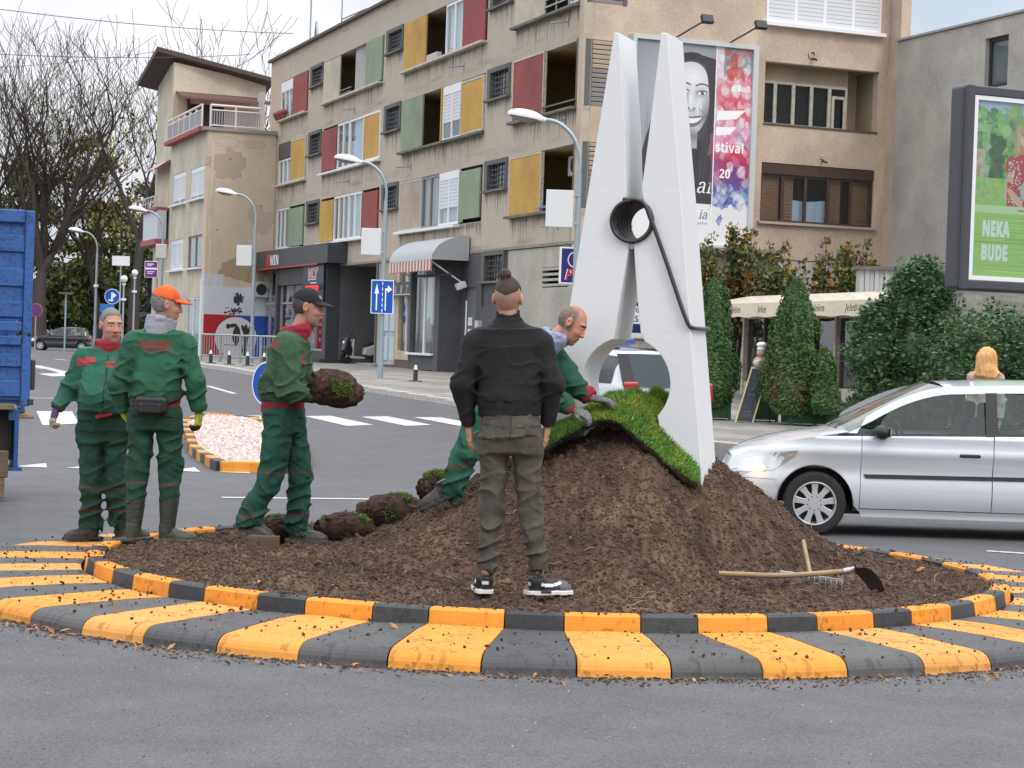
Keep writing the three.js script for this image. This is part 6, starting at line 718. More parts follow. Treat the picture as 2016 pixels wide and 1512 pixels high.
// thujas and cypress bushes
const spray = (() => { const L = []; for (let i = 0; i < 6; i++) { const a = (i - 2.5) * 0.36, s = 1 - abs(i - 2.5) * 0.13; L.push(leafGeo(0.11 * s, 0.9 * s).rotateZ(a)); } return merge(L); })();
function thuja(label, x, z, y0, h, r, seed, brown = 0) {
  const t = thing('thuja', label, 'thuja', [x, y0, z], 0, 'conical thujas in front of the cafe'); part(t, 'trunk', branchGeo([[[0, -0.15, 0, 0.05], [0, h * 0.5, 0, 0.03], [0, h * 0.9, 0, 0.01]]]), barkM);
  const prof = (v) => r * (v < 0.12 ? lerp(0.7, 0.95, v / 0.12) : pow(clamp(1 - pow((v - 0.12) / 0.89, 1.6)), 0.6) * 0.98);
  const lump = (a, v) => 1 + 0.3 * noise3(cos(a) * 2.2 + seed, v * 6, sin(a) * 2.2) + 0.1 * noise3(cos(a) * 6, v * 16 + seed, sin(a) * 6);
  part(t, 'inner_foliage', gridGeo(22, 22, (u, v) => { const a = u * 2 * PI, q = max(0.005, prof(v) * 0.8 * lump(a, v)); return [cos(a) * q, v * h * 0.97, sin(a) * q]; }), mat([0.075, 0.145, 0.04], 0.95));
  cloud(t, 'crown', null, spray, leafM, floor(14000 * h * r / 1.4), seed, (R, d) => { const v = pow(R(), 0.85), a = R() * 6.28, q = prof(v) * lump(a, v) * (0.76 + 0.34 * R()); d.position.set(cos(a) * q, v * h + (R() - 0.5) * 0.06, sin(a) * q); d.rotation.set(0.5 - R() * 1.7, -a + PI / 2 + (R() - 0.5) * 1.4, (R() - 0.5) * 0.9, 'YXZ'); d.scale.setScalar(0.035 + R() * 0.045); const k = 0.5 + R() * 0.9, bz = brown && noise3(cos(a) * 1.5, v * 4 + 3.3, sin(a) * 1.5) + (R() - 0.5) * 0.6 > 1 - brown; return bz ? [k * 0.16, k * 0.10, k * 0.045] : [k * 0.085, k * 0.165, k * 0.045]; });
}
thuja('tall thuja touching the right side of the white peg', 4.0, -44.6, ground(0, -44.6) + 0.35, 2.55, 0.48, 201); thuja('broad thuja with browned patches beside the chalkboard', 5.48, -43.6, ground(0, -43.6) + 0.3, 2.6, 0.58, 215, 0.62); thuja('small thuja in the long planter', 6.03, -43.2, ground(0, -43.2) + 0.35, 1.25, 0.33, 227);
function cypress(label, x, z, lobes, seed, n) {
  const t = thing('cypress_bush', label, 'bush', [x, ground(x, z) + 0.1, z], 0, 'spreading cypress bushes'); const br = lobes.map(l => [[0, 0, 0, 0.07], [l[0] * 0.5, l[1] * 0.55, l[2] * 0.5, 0.045], [l[0], l[1], l[2], 0.012]]); part(t, 'trunk', branchGeo(br), barkM);
  lobes.forEach((l) => part(t, 'inner_foliage', new THREE.IcosahedronGeometry(1, 3).scale(l[3] * 0.66, l[4] * 0.66, l[3] * 0.6).translate(l[0], l[1], l[2]), mat([0.08, 0.15, 0.065], 0.95)));
  cloud(t, 'crown', null, spray, leafM, n, seed, (R, d) => { const l = lobes[floor(R() * lobes.length)]; const a = R() * 6.28, b = R() * 2 - 1, s = sqrt(1 - b * b); const k0 = 0.66 + 0.46 * R() + 0.34 * noise3(cos(a) * s * 3 + seed, b * 3, sin(a) * s * 3 + l[0] * 5); d.position.set(l[0] + cos(a) * s * l[3] * k0, max(0.03, l[1] + b * l[4] * k0), l[2] + sin(a) * s * l[3] * 0.9 * k0); d.rotation.set(R() * 2.6 - 0.4, -a + PI / 2 + (R() - 0.5) * 2.4, (R() - 0.5) * 2.2, 'YXZ'); d.scale.setScalar(0.045 + R() * 0.07); const k = 0.45 + R() * 0.95; return [k * 0.095, k * 0.175, k * 0.075]; });
}
cypress('spreading cypress hiding the right end of the cafe', 7.0, -40.2, [[0, 0.7, 0, 0.9, 0.75], [0.1, 1.6, 0, 0.75, 0.8], [0.15, 2.4, 0, 0.55, 0.7], [-0.55, 1.5, 0.2, 0.5, 0.6], [0.6, 1.2, 0.1, 0.75, 0.8], [0.5, 2.1, -0.1, 0.6, 0.6], [0.35, 2.75, 0, 0.5, 0.42], [-0.4, 0.5, 0.2, 0.6, 0.5], [-0.45, 2.0, 0.1, 0.42, 0.42]], 301, 24000);
cypress('wide cypress below the street billboard', 8.2, -38.6, [[0, 0.7, 0, 0.9, 0.8], [0, 1.6, 0, 0.8, 0.7], [0.8, 1.5, 0, 0.9, 0.8], [1.4, 0.8, 0.2, 0.9, 0.8], [-0.5, 1.1, 0.2, 0.6, 0.7]], 317, 20000);
cypress('cypress at the right edge behind the woman', 10.2, -38.0, [[0, 0.8, 0, 1, 0.9], [0.2, 1.8, 0, 0.9, 0.7], [1.2, 1.2, 0, 1, 1]], 331, 8000);
// beech shrubs behind the cafe with turning leaves
function shrub(label, x, z, h, r, seed) {
  const t = thing('beech_shrub', label, 'shrub', [x, ground(x, z) + 0.1, z], 0, 'beech shrubs behind the cafe'); const R = RNG(seed), st = [];
  for (let i = 0; i < 17; i++) { const a = R() * 6.28, q = r * sqrt(R()), hh = h * (0.72 + R() * 0.3) * (1 - 0.18 * q / r); st.push([[cos(a) * q * 0.4, 0, sin(a) * q * 0.4, 0.02], [cos(a) * q * 0.8, hh * 0.5, sin(a) * q * 0.8, 0.014], [cos(a) * q + (R() - 0.5) * 0.25, hh, sin(a) * q + (R() - 0.5) * 0.2, 0.004]]); }
  part(t, 'stems', branchGeo(st), twigM);
  cloud(t, 'foliage', null, leafGeo(0.05, 0.125), leafM, 2600, seed + 2, (R2, d) => { const s = st[floor(R2() * st.length)], v = 0.35 + 0.66 * pow(R2(), 0.8), k = v < 0.5 ? 0 : 1, f = v < 0.5 ? v * 2 : v * 2 - 1, a = s[k], b = s[k + 1], sp = 0.26 * (1.15 - v * 0.75); d.position.set(lerp(a[0], b[0], f) + (R2() - 0.5) * sp * 2, lerp(a[1], b[1], f) + (R2() - 0.5) * 0.1, lerp(a[2], b[2], f) + (R2() - 0.5) * sp * 2); d.rotation.set(R2() * 6, R2() * 6, R2() * 6); d.scale.setScalar(0.6 + R2() * 0.75); const q = 0.5 + R2() * 0.8, g = R2() + noise3(d.position.x * 1.5 + seed, d.position.y * 1.5, 3) * 0.25; return g > 0.86 ? [q * 0.38, q * 0.17, q * 0.03] : g > 0.62 ? [q * 0.30, q * 0.24, q * 0.05] : [q * 0.095, q * 0.13, q * 0.04]; });
}
[[4.85, -57], [5.7, -57.8], [6.5, -57], [7.35, -58], [8.2, -57.4], [8.95, -58.4]].forEach(([x, z], i) => shrub(['beech shrub nearest the white peg', 'second beech shrub from the peg, tall and green', 'yellowing beech shrub in the middle of the row', 'low beech shrub with orange leaves', 'tall green beech shrub below the brown loggia', 'last beech shrub of the row beside the metal box'][i], x, z, [4.3, 4.5, 4.3, 3.7, 4.55, 4.4][i], [0.6, 0.6, 0.55, 0.6, 0.55, 0.5][i], 400 + i * 31));
// overhead cables
{ const cbl = mat([0.05, 0.05, 0.055], 0.7); const w = (label, a, b, sag) => { const t = thing('overhead_cable', label, 'cable'); const pts = []; for (let i = 0; i <= 12; i++) { const k = i / 12; pts.push([lerp(a[0], b[0], k), lerp(a[1], b[1], k) - sag * 4 * k * (1 - k), lerp(a[2], b[2], k)]); } part(t, 'cable', tube(pts, 0.013, 4, 24), cbl); };
  w('upper overhead cable crossing the sky at the left', [-20.5, 12.1, -70], [-9.8, 14.6, -95], 0.25); w('lower overhead cable crossing the sky at the left', [-22, 11.0, -75], [-11.8, 13.9, -97], 0.25); w('level overhead cable in front of the bare trees', [-30, 15.5, -120], [-17.5, 15.3, -108], 0.15); }
// ---------------------------------------------------------------- street furniture
const lampG = mat([0.34, 0.40, 0.44], 0.4, { metalness: 0.4 }), lampW = mat([0.72, 0.73, 0.74], 0.35);
function streetLamp(label, x, z, opt = {}) {
  const y = ground(x, z) + (opt.dy ?? 0.1), h = 4.6, t = thing('street_lamp', label, 'street lamp', [x, y, z], opt.ry || 0, 'curved grey street lamps'); const b = opt.b ?? 1;
  part(t, 'pole', [rod([0, 0, 0], [0, 1.2, 0], 0.075, 0.075, 12), rod([0, 1.2, 0], [0, h, 0], 0.06, 0.05, 12), new THREE.CylinderGeometry(0.085, 0.085, 0.05, 12).translate(0, 1.22, 0)], lampG); part(t, 'base_plate', [B(0.3, 0.02, 0.3, 0, 0.01, 0)], lampG);
  part(t, 'arm', tube([[0, h - 0.05, 0], [0, h + 0.3, 0], [-0.14, h + 0.68, 0], [-0.42, h + 0.92, 0], [-0.74, h + 0.98, 0]], 0.038, 10, 30), lampG);
  const hd = sub(t, 'lamp_head', [-0.72, h + 0.97, 0]); hd.rotation.z = 0.16 * -1;
  part(hd, 'cover', new THREE.SphereGeometry(1, 22, 10, 0, 2 * PI, 0, PI / 2).scale(0.34, 0.13, 0.13).translate(-0.3, 0.0, 0), lampW); part(hd, 'rim', new THREE.CylinderGeometry(1, 1, 0.03, 22).scale(0.345, 1, 0.135).translate(-0.3, -0.008, 0), lampW); part(hd, 'lens', new THREE.SphereGeometry(1, 20, 8, 0, 2 * PI, PI / 2, PI / 2).scale(0.26, 0.085, 0.11).translate(-0.33, -0.02, 0), mat([0.32, 0.32, 0.3], 0.2, { transmission: 0.3 })); part(hd, 'collar', rod([-0.06, 0.02, 0], [0.08, -0.0, 0], 0.055, 0.045, 10), lampW);
  if (opt.box) { const q = sub(t, 'sign_box', [0, opt.box, 0]); part(q, 'panel', RB(0.5, 0.68, 0.07, 0.01, -0.34, 0, 0.03), mat([0.66, 0.68, 0.68], 0.5)); part(q, 'clamp', [B(0.18, 0.05, 0.12, -0.06, 0.26, 0), B(0.18, 0.05, 0.12, -0.06, -0.26, 0)], M.galv); }
  if (opt.drum) part(t, 'cable_drum', new THREE.CylinderGeometry(0.11, 0.11, 0.12, 14).translate(0, 3.1, 0), lampW);
  return t;
}
streetLamp('nearest street lamp, leaning over the road beside the white peg', 1.1, -41, { box: 3.95 });
const lampB = streetLamp('street lamp with the blue lane sign on its post', -3.37, -57, { box: 3.55, dy: 0.02 });
streetLamp('street lamp standing before the wall mural', -8.66, -74, { box: 3.55 });
streetLamp('street lamp behind the orange cap in front of the cream house', -13.6, -86, {});
streetLamp('most distant street lamp, standing by the park trees', -19.3, -103, { drum: true, dy: 0 });
function blueFace(w, h, draw, round) { return new THREE.MeshPhysicalMaterial({ roughness: 0.35, map: canvasTex(w, h, draw) }); }
{ // lane sign
  const s = thing('lane_sign', 'blue rectangular lane sign with two white arrows on a lamp post', 'road sign', [-3.375, ground(0, -57) + 2.17, -56.9]); part(s, 'plate', RB(0.58, 0.86, 0.02, 0.008, 0, 0, 0), lampW);
  part(s, 'face', new THREE.PlaneGeometry(0.57, 0.85).translate(0, 0, 0.0115), blueFace(280, 420, (x) => { x.fillStyle = '#e8ecf2'; x.fillRect(0, 0, 280, 420); x.fillStyle = '#0f4fb4'; x.fillRect(8, 8, 264, 404); x.fillStyle = '#f2f4f7'; const ar = (cx) => { x.fillRect(cx - 8, 120, 16, 260); x.beginPath(); x.moveTo(cx, 40); x.lineTo(cx + 28, 170); x.lineTo(cx - 28, 170); x.fill(); }; ar(70); for (let i = 0; i < 6; i++) x.fillRect(136, 20 + i * 68, 10, 44); x.fillRect(174, 130, 14, 250); x.fillRect(174, 100, 40, 32); x.beginPath(); x.moveTo(262, 112); x.lineTo(206, 60); x.lineTo(206, 160); x.fill(); })); part(s, 'bracket', [B(0.2, 0.04, 0.06, 0, 0.25, -0.04), B(0.2, 0.04, 0.06, 0, -0.25, -0.04)], M.galv);
}
function disc(name, label, x, y, z, r, draw, h, extra) { const t = thing(name, label, 'road sign', [x, ground(x, z) + (extra?.dy || 0), z], extra?.ry || 0); const yy = y - t.position.y; part(t, 'post', rod([0, 0, -0.04], [0, yy + r * 0.8, -0.04], 0.03, 0.03, 10), M.galv); part(t, 'plate', [new THREE.CylinderGeometry(r, r, 0.02, 32).rotateX(PI / 2).translate(0, yy, 0)], lampW); part(t, 'face', new THREE.CircleGeometry(r * 0.985, 32).translate(0, yy, 0.0115), blueFace(256, 256, draw)); return t; }
const blue = (x) => { x.fillStyle = '#e8ecf2'; x.fillRect(0, 0, 256, 256); x.fillStyle = '#0f4fb4'; x.beginPath(); x.arc(128, 128, 120, 0, 7); x.fill(); x.fillStyle = '#f2f4f7'; };
disc('keep_right_sign', 'round blue arrow sign on the gravel island behind the walking worker', -3.42, 1.05, -31.2, 0.31, (x) => { blue(x); x.save(); x.translate(128, 128); x.rotate(-0.7); x.fillRect(-14, -70, 28, 100); x.beginPath(); x.moveTo(0, 100); x.lineTo(54, 20); x.lineTo(-54, 20); x.fill(); x.restore(); }, 0, { dy: 0.1, ry: -0.75 });
{ const s = disc('roundabout_sign', 'round blue direction sign above a blue plate near the park', -17.1, 3.2, -95, 0.33, (x) => { blue(x); x.fillRect(110, 60, 26, 150); x.beginPath(); x.moveTo(200, 110); x.lineTo(140, 60); x.lineTo(140, 160); x.fill(); x.fillRect(60, 180, 90, 24); }); const yy = 2.7 - s.position.y; part(s, 'lower_plate', RB(0.62, 0.34, 0.02, 0.01, -0.2, yy, 0), mat([0.03, 0.16, 0.5], 0.4)); }
disc('no_parking_sign', 'small round no parking sign beside the truck', -21.4, 2.55, -100, 0.3, (x) => { x.fillStyle = '#8c2036'; x.fillRect(0, 0, 256, 256); x.fillStyle = '#2a3f94'; x.beginPath(); x.arc(128, 128, 92, 0, 7); x.fill(); x.strokeStyle = '#8c2036'; x.lineWidth = 22; x.beginPath(); x.moveTo(60, 60); x.lineTo(196, 196); x.moveTo(196, 60); x.lineTo(60, 196); x.stroke(); });
{ const t = thing('purple_sign', 'purple and white shop sign on a post by the cream house', 'sign', [-13.85, ground(0, -85) + 0.1, -85]); part(t, 'post', rod([0.2, 0, -0.06], [0.2, 3.8, -0.06], 0.05, 0.05, 10), M.galv); part(t, 'panel', RB(0.5, 0.62, 0.06, 0.01, 0, 3.3, 0), M.pvc); part(t, 'print', new THREE.PlaneGeometry(0.46, 0.58).translate(0, 3.3, 0.032), blueFace(128, 160, (x) => { x.fillStyle = '#6d2a86'; x.fillRect(0, 0, 128, 160); x.fillStyle = '#e6e0ea'; x.fillRect(0, 62, 128, 20); x.fillRect(20, 20, 70, 10); x.fillRect(20, 36, 50, 8); x.fillRect(20, 100, 80, 8); x.fillRect(20, 118, 60, 8); })); part(t, 'meter_box', RB(0.42, 0.55, 0.2, 0.03, 0.35, 4.0, -0.05), M.pvcD); }
for (const [x, y, z, l] of [[-21.0, 4.56, -120, 'globe lamp nearer the corner house'], [-22.3, 5.2, -131, 'globe lamp farther back in the park']]) { const t = thing('globe_lamp', l, 'park lamp', [x, ground(x, z), z], 0, 'globe lamps in the park'); const h = y - t.position.y; part(t, 'pole', rod([0, 0, 0], [0, h - 0.2, 0], 0.06, 0.045, 10), lampG); part(t, 'globe', new THREE.SphereGeometry(0.19, 18, 12).translate(0, h, 0), mat([0.75, 0.75, 0.73], 0.4)); part(t, 'collar', [new THREE.CylinderGeometry(0.12, 0.08, 0.12, 12).translate(0, h - 0.3, 0), new THREE.CylinderGeometry(0.15, 0.15, 0.12, 12).translate(0, h - 1.1, 0)], lampW); }
{ const t = thing('park_lamp', 'thin park lamp with flat disc head before the dark bushes', 'park lamp', [-28.1, ground(0, -140), -140]); part(t, 'pole', rod([0, 0, 0], [0, 3.6, 0], 0.05, 0.05, 8), lampG); part(t, 'disc_head', new THREE.CylinderGeometry(0.5, 0.4, 0.1, 18).translate(0, 3.65, 0), lampG); }
{ const t = thing('park_signboard', 'small white board on a post in front of the park trees', 'sign', [-22.6, ground(0, -128), -128]); part(t, 'post', rod([0, 0, 0], [0, 5.3, 0], 0.04, 0.04, 8), lampG); part(t, 'board', RB(1.0, 0.55, 0.05, 0.01, 0, 5.3, 0.05), lampW); }
// pedestrian fence before the mural, bollards
{ const t = thing('street_fence', 'low grey railing along the kerb before the mural', 'fence', [0, 0, 0]); const a = [-10.5, -75.2], b = [-7.3, -70.6], n = 4; for (let i = 0; i < n; i++) { const P = (k) => { const q = (i + k) / n, x = lerp(a[0], b[0], q), z = lerp(a[1], b[1], q); return [x, ground(x, z) + 0.1, z]; }; const p0 = P(0.03), p1 = P(0.97); const up = (p, h) => [p[0], p[1] + h, p[2]]; part(t, 'fence_frame', [rod(p0, up(p0, 0.9), 0.03), rod(p1, up(p1, 0.9), 0.03), rod(up(p0, 0.9), up(p1, 0.9), 0.03), rod(up(p0, 0.2), up(p1, 0.2), 0.022)], M.greyMetal); for (let k = 1; k < 7; k++) { const p = P(0.03 + 0.94 * k / 7); part(t, 'baluster', rod(up(p, 0.2), up(p, 0.9), 0.014, 0.014, 5), M.greyMetal); } } }
[[-2.42, -55.9, 'short dark bollard on the pavement beside the lane sign'], [-9.35, -69.2, 'bollard at the left end of the mural railing'], [-8.6, -67.8, 'second bollard before the mural'], [-7.9, -66.6, 'third bollard before the mural'], [-7.25, -65.2, 'bollard in front of the gaming shop']].forEach(([x, z, l]) => { const t = thing('bollard', l, 'bollard', [x, ground(x, z) + 0.1, z], 0, 'small bollards along the kerb'); part(t, 'post', rod([0, 0, 0], [0, 0.3, 0], 0.06, 0.055, 12), M.darkMetal); part(t, 'cap', rod([0, 0.3, 0], [0, 0.42, 0], 0.05, 0.03, 12), lampW); part(t, 'foot', new THREE.CylinderGeometry(0.16, 0.18, 0.03, 14).translate(0, 0.015, 0), M.darkMetal); });
// gravel island with striped kerb
{
  const out = [[-3.6, -28.0], [-2.75, -28.3], [-2.7, -29.6], [-3.1, -33], [-3.9, -37], [-4.6, -39.6], [-5.5, -40.2], [-5.5, -37.5], [-5.0, -34.8], [-4.5, -31.8]];
  const g = struct('gravel_island', polyGrid(out.map(([x, z]) => [lerp(-4.0, x, 0.95), lerp(-33, z, 0.985)]), 0.5, 0.5, onG(0.085)), mat([0.45, 0.40, 0.37], 0.95, { map: T.conc }), 'traffic island filled with pale pink gravel', 'island');
  const im = cloud(scene, numbered('island_gravel'), 'pale pinkish gravel on the traffic island', new THREE.IcosahedronGeometry(1, 0), mat([0.55, 0.48, 0.45], 0.95), 9000, 71, (R, d) => { for (let i = 0; i < 40; i++) { const x = -5.5 + 2.8 * R(), z = -40.2 + 12.2 * R(); let c = false; for (let a = 0, b = out.length - 1; a < out.length; b = a++) if ((out[a][1] > z) !== (out[b][1] > z) && x < (out[b][0] - out[a][0]) * (z - out[a][1]) / (out[b][1] - out[a][1]) + out[a][0]) c = !c; if (c) { d.position.set(x, ground(x, z) + 0.09, z); break; } } d.scale.setScalar(0.015 + 0.025 * R()); d.rotation.set(R() * 6, R() * 6, 0); const k = 0.6 + R() * 0.7; return [k, k * (0.9 + R() * 0.1), k * (0.88 + R() * 0.1)]; }); im.userData.category = 'gravel';
  const k = new THREE.Group(); k.name = 'island_kerb'; k.userData = { kind: 'structure', label: 'orange and black kerb stones round the gravel island', category: 'kerb' }; scene.add(k);
  const pts = out.map(p => V3(p[0], 0, p[1])), cv = new THREE.CatmullRomCurve3(pts, true, 'catmullrom', 0.15), L = cv.getLength(), n = floor(L / 0.62 / 2) * 2; for (let i = 0; i < n; i++) { const p = cv.getPointAt((i + 0.5) / n), t2 = cv.getTangentAt((i + 0.5) / n); const o = part(k, 'kerb_stone', uvm(new RoundedBoxGeometry(L / n - 0.006, 0.3, 0.14, 2, 0.015)), i % 2 ? blackM[i % 3] : orangeM[i % 3]); o.position.set(p.x, ground(p.x, p.z) - 0.02, p.z); o.rotation.y = atan2(-t2.z, t2.x); }
}
// ---------------------------------------------------------------- people
const vS = (a, b) => [a[0] - b[0], a[1] - b[1], a[2] - b[2]], vA = (a, b) => [a[0] + b[0], a[1] + b[1], a[2] + b[2]], vM = (a, k) => [a[0] * k, a[1] * k, a[2] * k], vL = (a, b, t) => [lerp(a[0], b[0], t), lerp(a[1], b[1], t), lerp(a[2], b[2], t)], vD = (a, b) => a[0] * b[0] + a[1] * b[1] + a[2] * b[2], vN = (a) => { const l = hypot(...a) || 1; return [a[0] / l, a[1] / l, a[2] / l]; }, vX = (a, b) => [a[1] * b[2] - a[2] * b[1], a[2] * b[0] - a[0] * b[2], a[0] * b[1] - a[1] * b[0]];
const ell = (x, y, z, cx, cy, cz, rx, ry, rz) => (hypot((x - cx) / rx, (y - cy) / ry, (z - cz) / rz) - 1) * min(rx, ry, rz);
function bounds(pts, m) { const lo = [1e9, 1e9, 1e9], hi = [-1e9, -1e9, -1e9]; for (const p of pts) for (let i = 0; i < 3; i++) { lo[i] = min(lo[i], p[i] - m); hi[i] = max(hi[i], p[i] + m); } return [lo, hi]; }
function basis(o, x, y, z) { return new THREE.Matrix4().makeBasis(V3(...x), V3(...y), V3(...z)).setPosition(...o); }
function loft(px, py, pz, L, right) { // L: [[point, halfwidth, halfdepth], ...] along a spine
  let best = 1e9; for (let i = 0; i < L.length - 1; i++) { const a = L[i][0], b = L[i + 1][0], ab = vS(b, a), q = [px - a[0], py - a[1], pz - a[2]], h = clamp(vD(q, ab) / vD(ab, ab)); const c = [q[0] - ab[0] * h, q[1] - ab[1] * h, q[2] - ab[2] * h], ax = vN(ab), la = vD(c, ax), lx = vD(c, right), fx = vX(right, ax), lz = vD(c, fx), w = lerp(L[i][1], L[i + 1][1], h), d = lerp(L[i][2], L[i + 1][2], h); const e = (pow(pow(abs(lx / w), 2.4) + pow(abs(lz / d), 2.4), 1 / 2.4) - 1) * min(w, d); const dd = la === 0 || abs(la) < 1e-6 ? e : e < 0 ? max(e, abs(la) - 0.035) : hypot(e, max(abs(la) - 0.035, 0)); best = min(best, dd); } return best;
}
function foldsAt(list, base, fm = 1) { return (x, y, z) => { let a = base; for (const [c, r, k] of list) { const d2 = (x - c[0]) ** 2 + (y - c[1]) ** 2 + (z - c[2]) ** 2; a += k * exp(-d2 / (r * r)); } a *= fm; const n1 = noise3(x * 6 + y * 4.5, y * 12 - x * 5, z * 6 + y * 3), n2 = noise3(x * 13 + 7, y * 21 + x * 11, z * 13); const r1 = 1 - abs(n1) * 2.2, r2 = 1 - 2 * abs(n2); return -a * 0.62 * (max(r1, 0) * r1 * 1.5 - 0.35 + r2 * 0.28); }; }
const skinM = mat([1, 1, 1], 0.55, { vertexColors: true, sheen: 0.15 }), clothM = mat([1.15, 1.15, 1.15], 0.9, { vertexColors: true, map: T.cloth, bumpMap: T.clothB, bumpScale: 0.0025, sheen: 0.06, sheenRoughness: 0.6 }), hairM = mat([1, 1, 1], 0.75, { vertexColors: true }), bootM = mat([1, 1, 1], 0.5, { vertexColors: true });
const tone = (c, k = 0.16) => (x, y, z) => { const f = 1 + k * fbm3(x * 8, y * 8, z * 8, 3) * 1.6 + k * 0.5 * noise3(x * 60, y * 60, z * 60); return [c[0] * f, c[1] * f, c[2] * f]; };
const flat = (c) => () => c;
// head in its own frame: x right, y up, z face
function headSdf(x, y, z, o) {
  const ax = abs(x); let d = ell(x, y, z, 0, 0.028, -0.012, 0.077, 0.1, 0.097); d = smin(d, ell(x, y, z, 0, -0.028, 0.028, 0.063, 0.09, 0.066), 0.03); d = smin(d, ell(x, y, z, 0, -0.082, 0.038, 0.047 * (o.jaw || 1), 0.042, 0.048), 0.03); d = smin(d, ell(ax, y, z, 0.034, -0.03, 0.062, 0.024, 0.02, 0.026), 0.02);
  d = smin(d, ell(x, y, z, 0, 0.034, 0.078, 0.05, 0.012, 0.017), 0.016); d = smax(d, -ell(ax, y, z, 0.032, 0.012, 0.101, 0.019, 0.0125, 0.016), 0.012); d = smin(d, ell(ax, y, z, 0.031, 0.011, 0.078, 0.0135, 0.0115, 0.0125), 0.003);
  d = smin(d, cone(x, y, z, [0, 0.02, 0.086], [0, -0.028, 0.107], 0.009, 0.0135), 0.014); d = smin(d, ell(ax, y, z, 0.013, -0.033, 0.102, 0.01, 0.009, 0.011), 0.008); d = smin(d, ell(x, y, z, 0, -0.061, 0.087, 0.026, 0.0065, 0.012), 0.007); d = smin(d, ell(x, y, z, 0, -0.073, 0.086, 0.022, 0.007, 0.011), 0.006); d = smin(d, ell(x, y, z, 0, -0.108, 0.068, 0.022, 0.018, 0.02), 0.016);
  d = smin(d, max(ell(ax, y, z, 0.083, 0.0, -0.008, 0.011, 0.034, 0.021), -ell(ax, y, z, 0.094, 0.004, -0.002, 0.008, 0.02, 0.011)), 0.008); return d;
}
function headCol(x, y, z, o) {
  const s = o.skin, n = 1 + 0.14 * fbm3(x * 30, y * 30, z * 30, 3), ax = abs(x); let c = [s[0] * n, s[1] * n, s[2] * n];
  const red = exp(-((ax - 0.035) ** 2 + (y + 0.03) ** 2 + (z - 0.08) ** 2) / 0.0012) * 0.5 + (ax > 0.078 ? 0.35 : 0) + exp(-(x * x + (y + 0.03) ** 2 + (z - 0.115) ** 2) / 0.0004) * 0.4; c = [c[0] * (1 + red * 0.12), c[1] * (1 - red * 0.22), c[2] * (1 - red * 0.25)];
  if (y < -0.045 && z > 0.005) { const k = (o.stubble ?? 0.3) * sstep(-0.045, -0.075, y); c = [lerp(c[0], 0.16, k), lerp(c[1], 0.14, k), lerp(c[2], 0.13, k)]; }
  if (z > 0.07 && abs(y + 0.067) < 0.011 && ax < 0.024) c = abs(y + 0.066) < 0.0028 ? [0.13, 0.05, 0.045] : [s[0] * 0.85, s[1] * 0.55, s[2] * 0.55];
  if (z > 0.055 && ax > 0.012 && ax < 0.052 && abs(y - 0.036 + ax * ax * 4) < 0.0065) c = o.brow || [0.08, 0.06, 0.05];
  if (hypot(ax - 0.031, y - 0.011) < 0.0105 && z > 0.078) c = hypot(ax - 0.031, y - 0.011) < 0.005 ? [0.03, 0.025, 0.02] : abs(y - 0.011) < 0.0055 ? [0.55, 0.52, 0.49] : [s[0] * 0.6, s[1] * 0.5, s[2] * 0.5];
  const sh = o.shaved && o.shaved(x, y, z); if (sh) c = [lerp(c[0], sh[0], sh[3]), lerp(c[1], sh[1], sh[3]), lerp(c[2], sh[2], sh[3])];
  return c;
}
function handGeo(o, cell = 0.0045) { // x thumb side, y fingers, z back of hand; curls per finger
  const cu = o.curl || [0.5, 0.5, 0.55, 0.6], B2 = [], fx = [0.029, 0.01, -0.01, -0.028], fl = [0.072, 0.08, 0.074, 0.058], fat = o.fat || 1;
  B2.push([[0, -0.02, 0], [0, 0.03, 0], 0.026 * fat, 0.027 * fat]); for (let i = 0; i < 4; i++) B2.push([[fx[i] * 0.6, 0.015, 0], [fx[i], 0.085 - abs(i - 1) * 0.004, 0.002], 0.0165 * fat, 0.0125 * fat]);
  const F = []; for (let i = 0; i < 4; i++) { let p = [fx[i], 0.085 - abs(i - 1) * 0.004, 0.002], a = cu[i] * 0.6; const L = fl[i]; const seg = [0.45, 0.32, 0.25]; for (let k = 0; k < 3; k++) { const q = [p[0] + fx[i] * 0.08, p[1] + cos(a) * L * seg[k], p[2] - sin(a) * L * seg[k]]; F.push([p, q, (0.0108 - k * 0.001) * fat, (0.0102 - k * 0.0012) * fat]); p = q; a += cu[i] * 1.0; } }
  const th = o.thumb ?? 0.5; F.push([[0.02, 0.012, -0.004], [0.043, 0.042, -0.012 - 0.012 * th], 0.0155 * fat, 0.0125 * fat], [[0.043, 0.042, -0.012 - 0.012 * th], [0.046 - 0.014 * th, 0.075, -0.02 - 0.026 * th], 0.0118 * fat, 0.0095 * fat]);
  const f = (x, y, z) => { let d = 1; for (const b of B2) d = smin(d, cone(x, y, z * 1.25, b[0], b[1], b[2], b[3]), 0.014); for (const b of F) d = smin(d, cone(x, y, z, b[0], b[1], b[2], b[3]), 0.005); return d; };
  return sdfMesh(f, [-0.07, -0.06, -0.14], [0.085, 0.19, 0.06], cell, o.col);
}
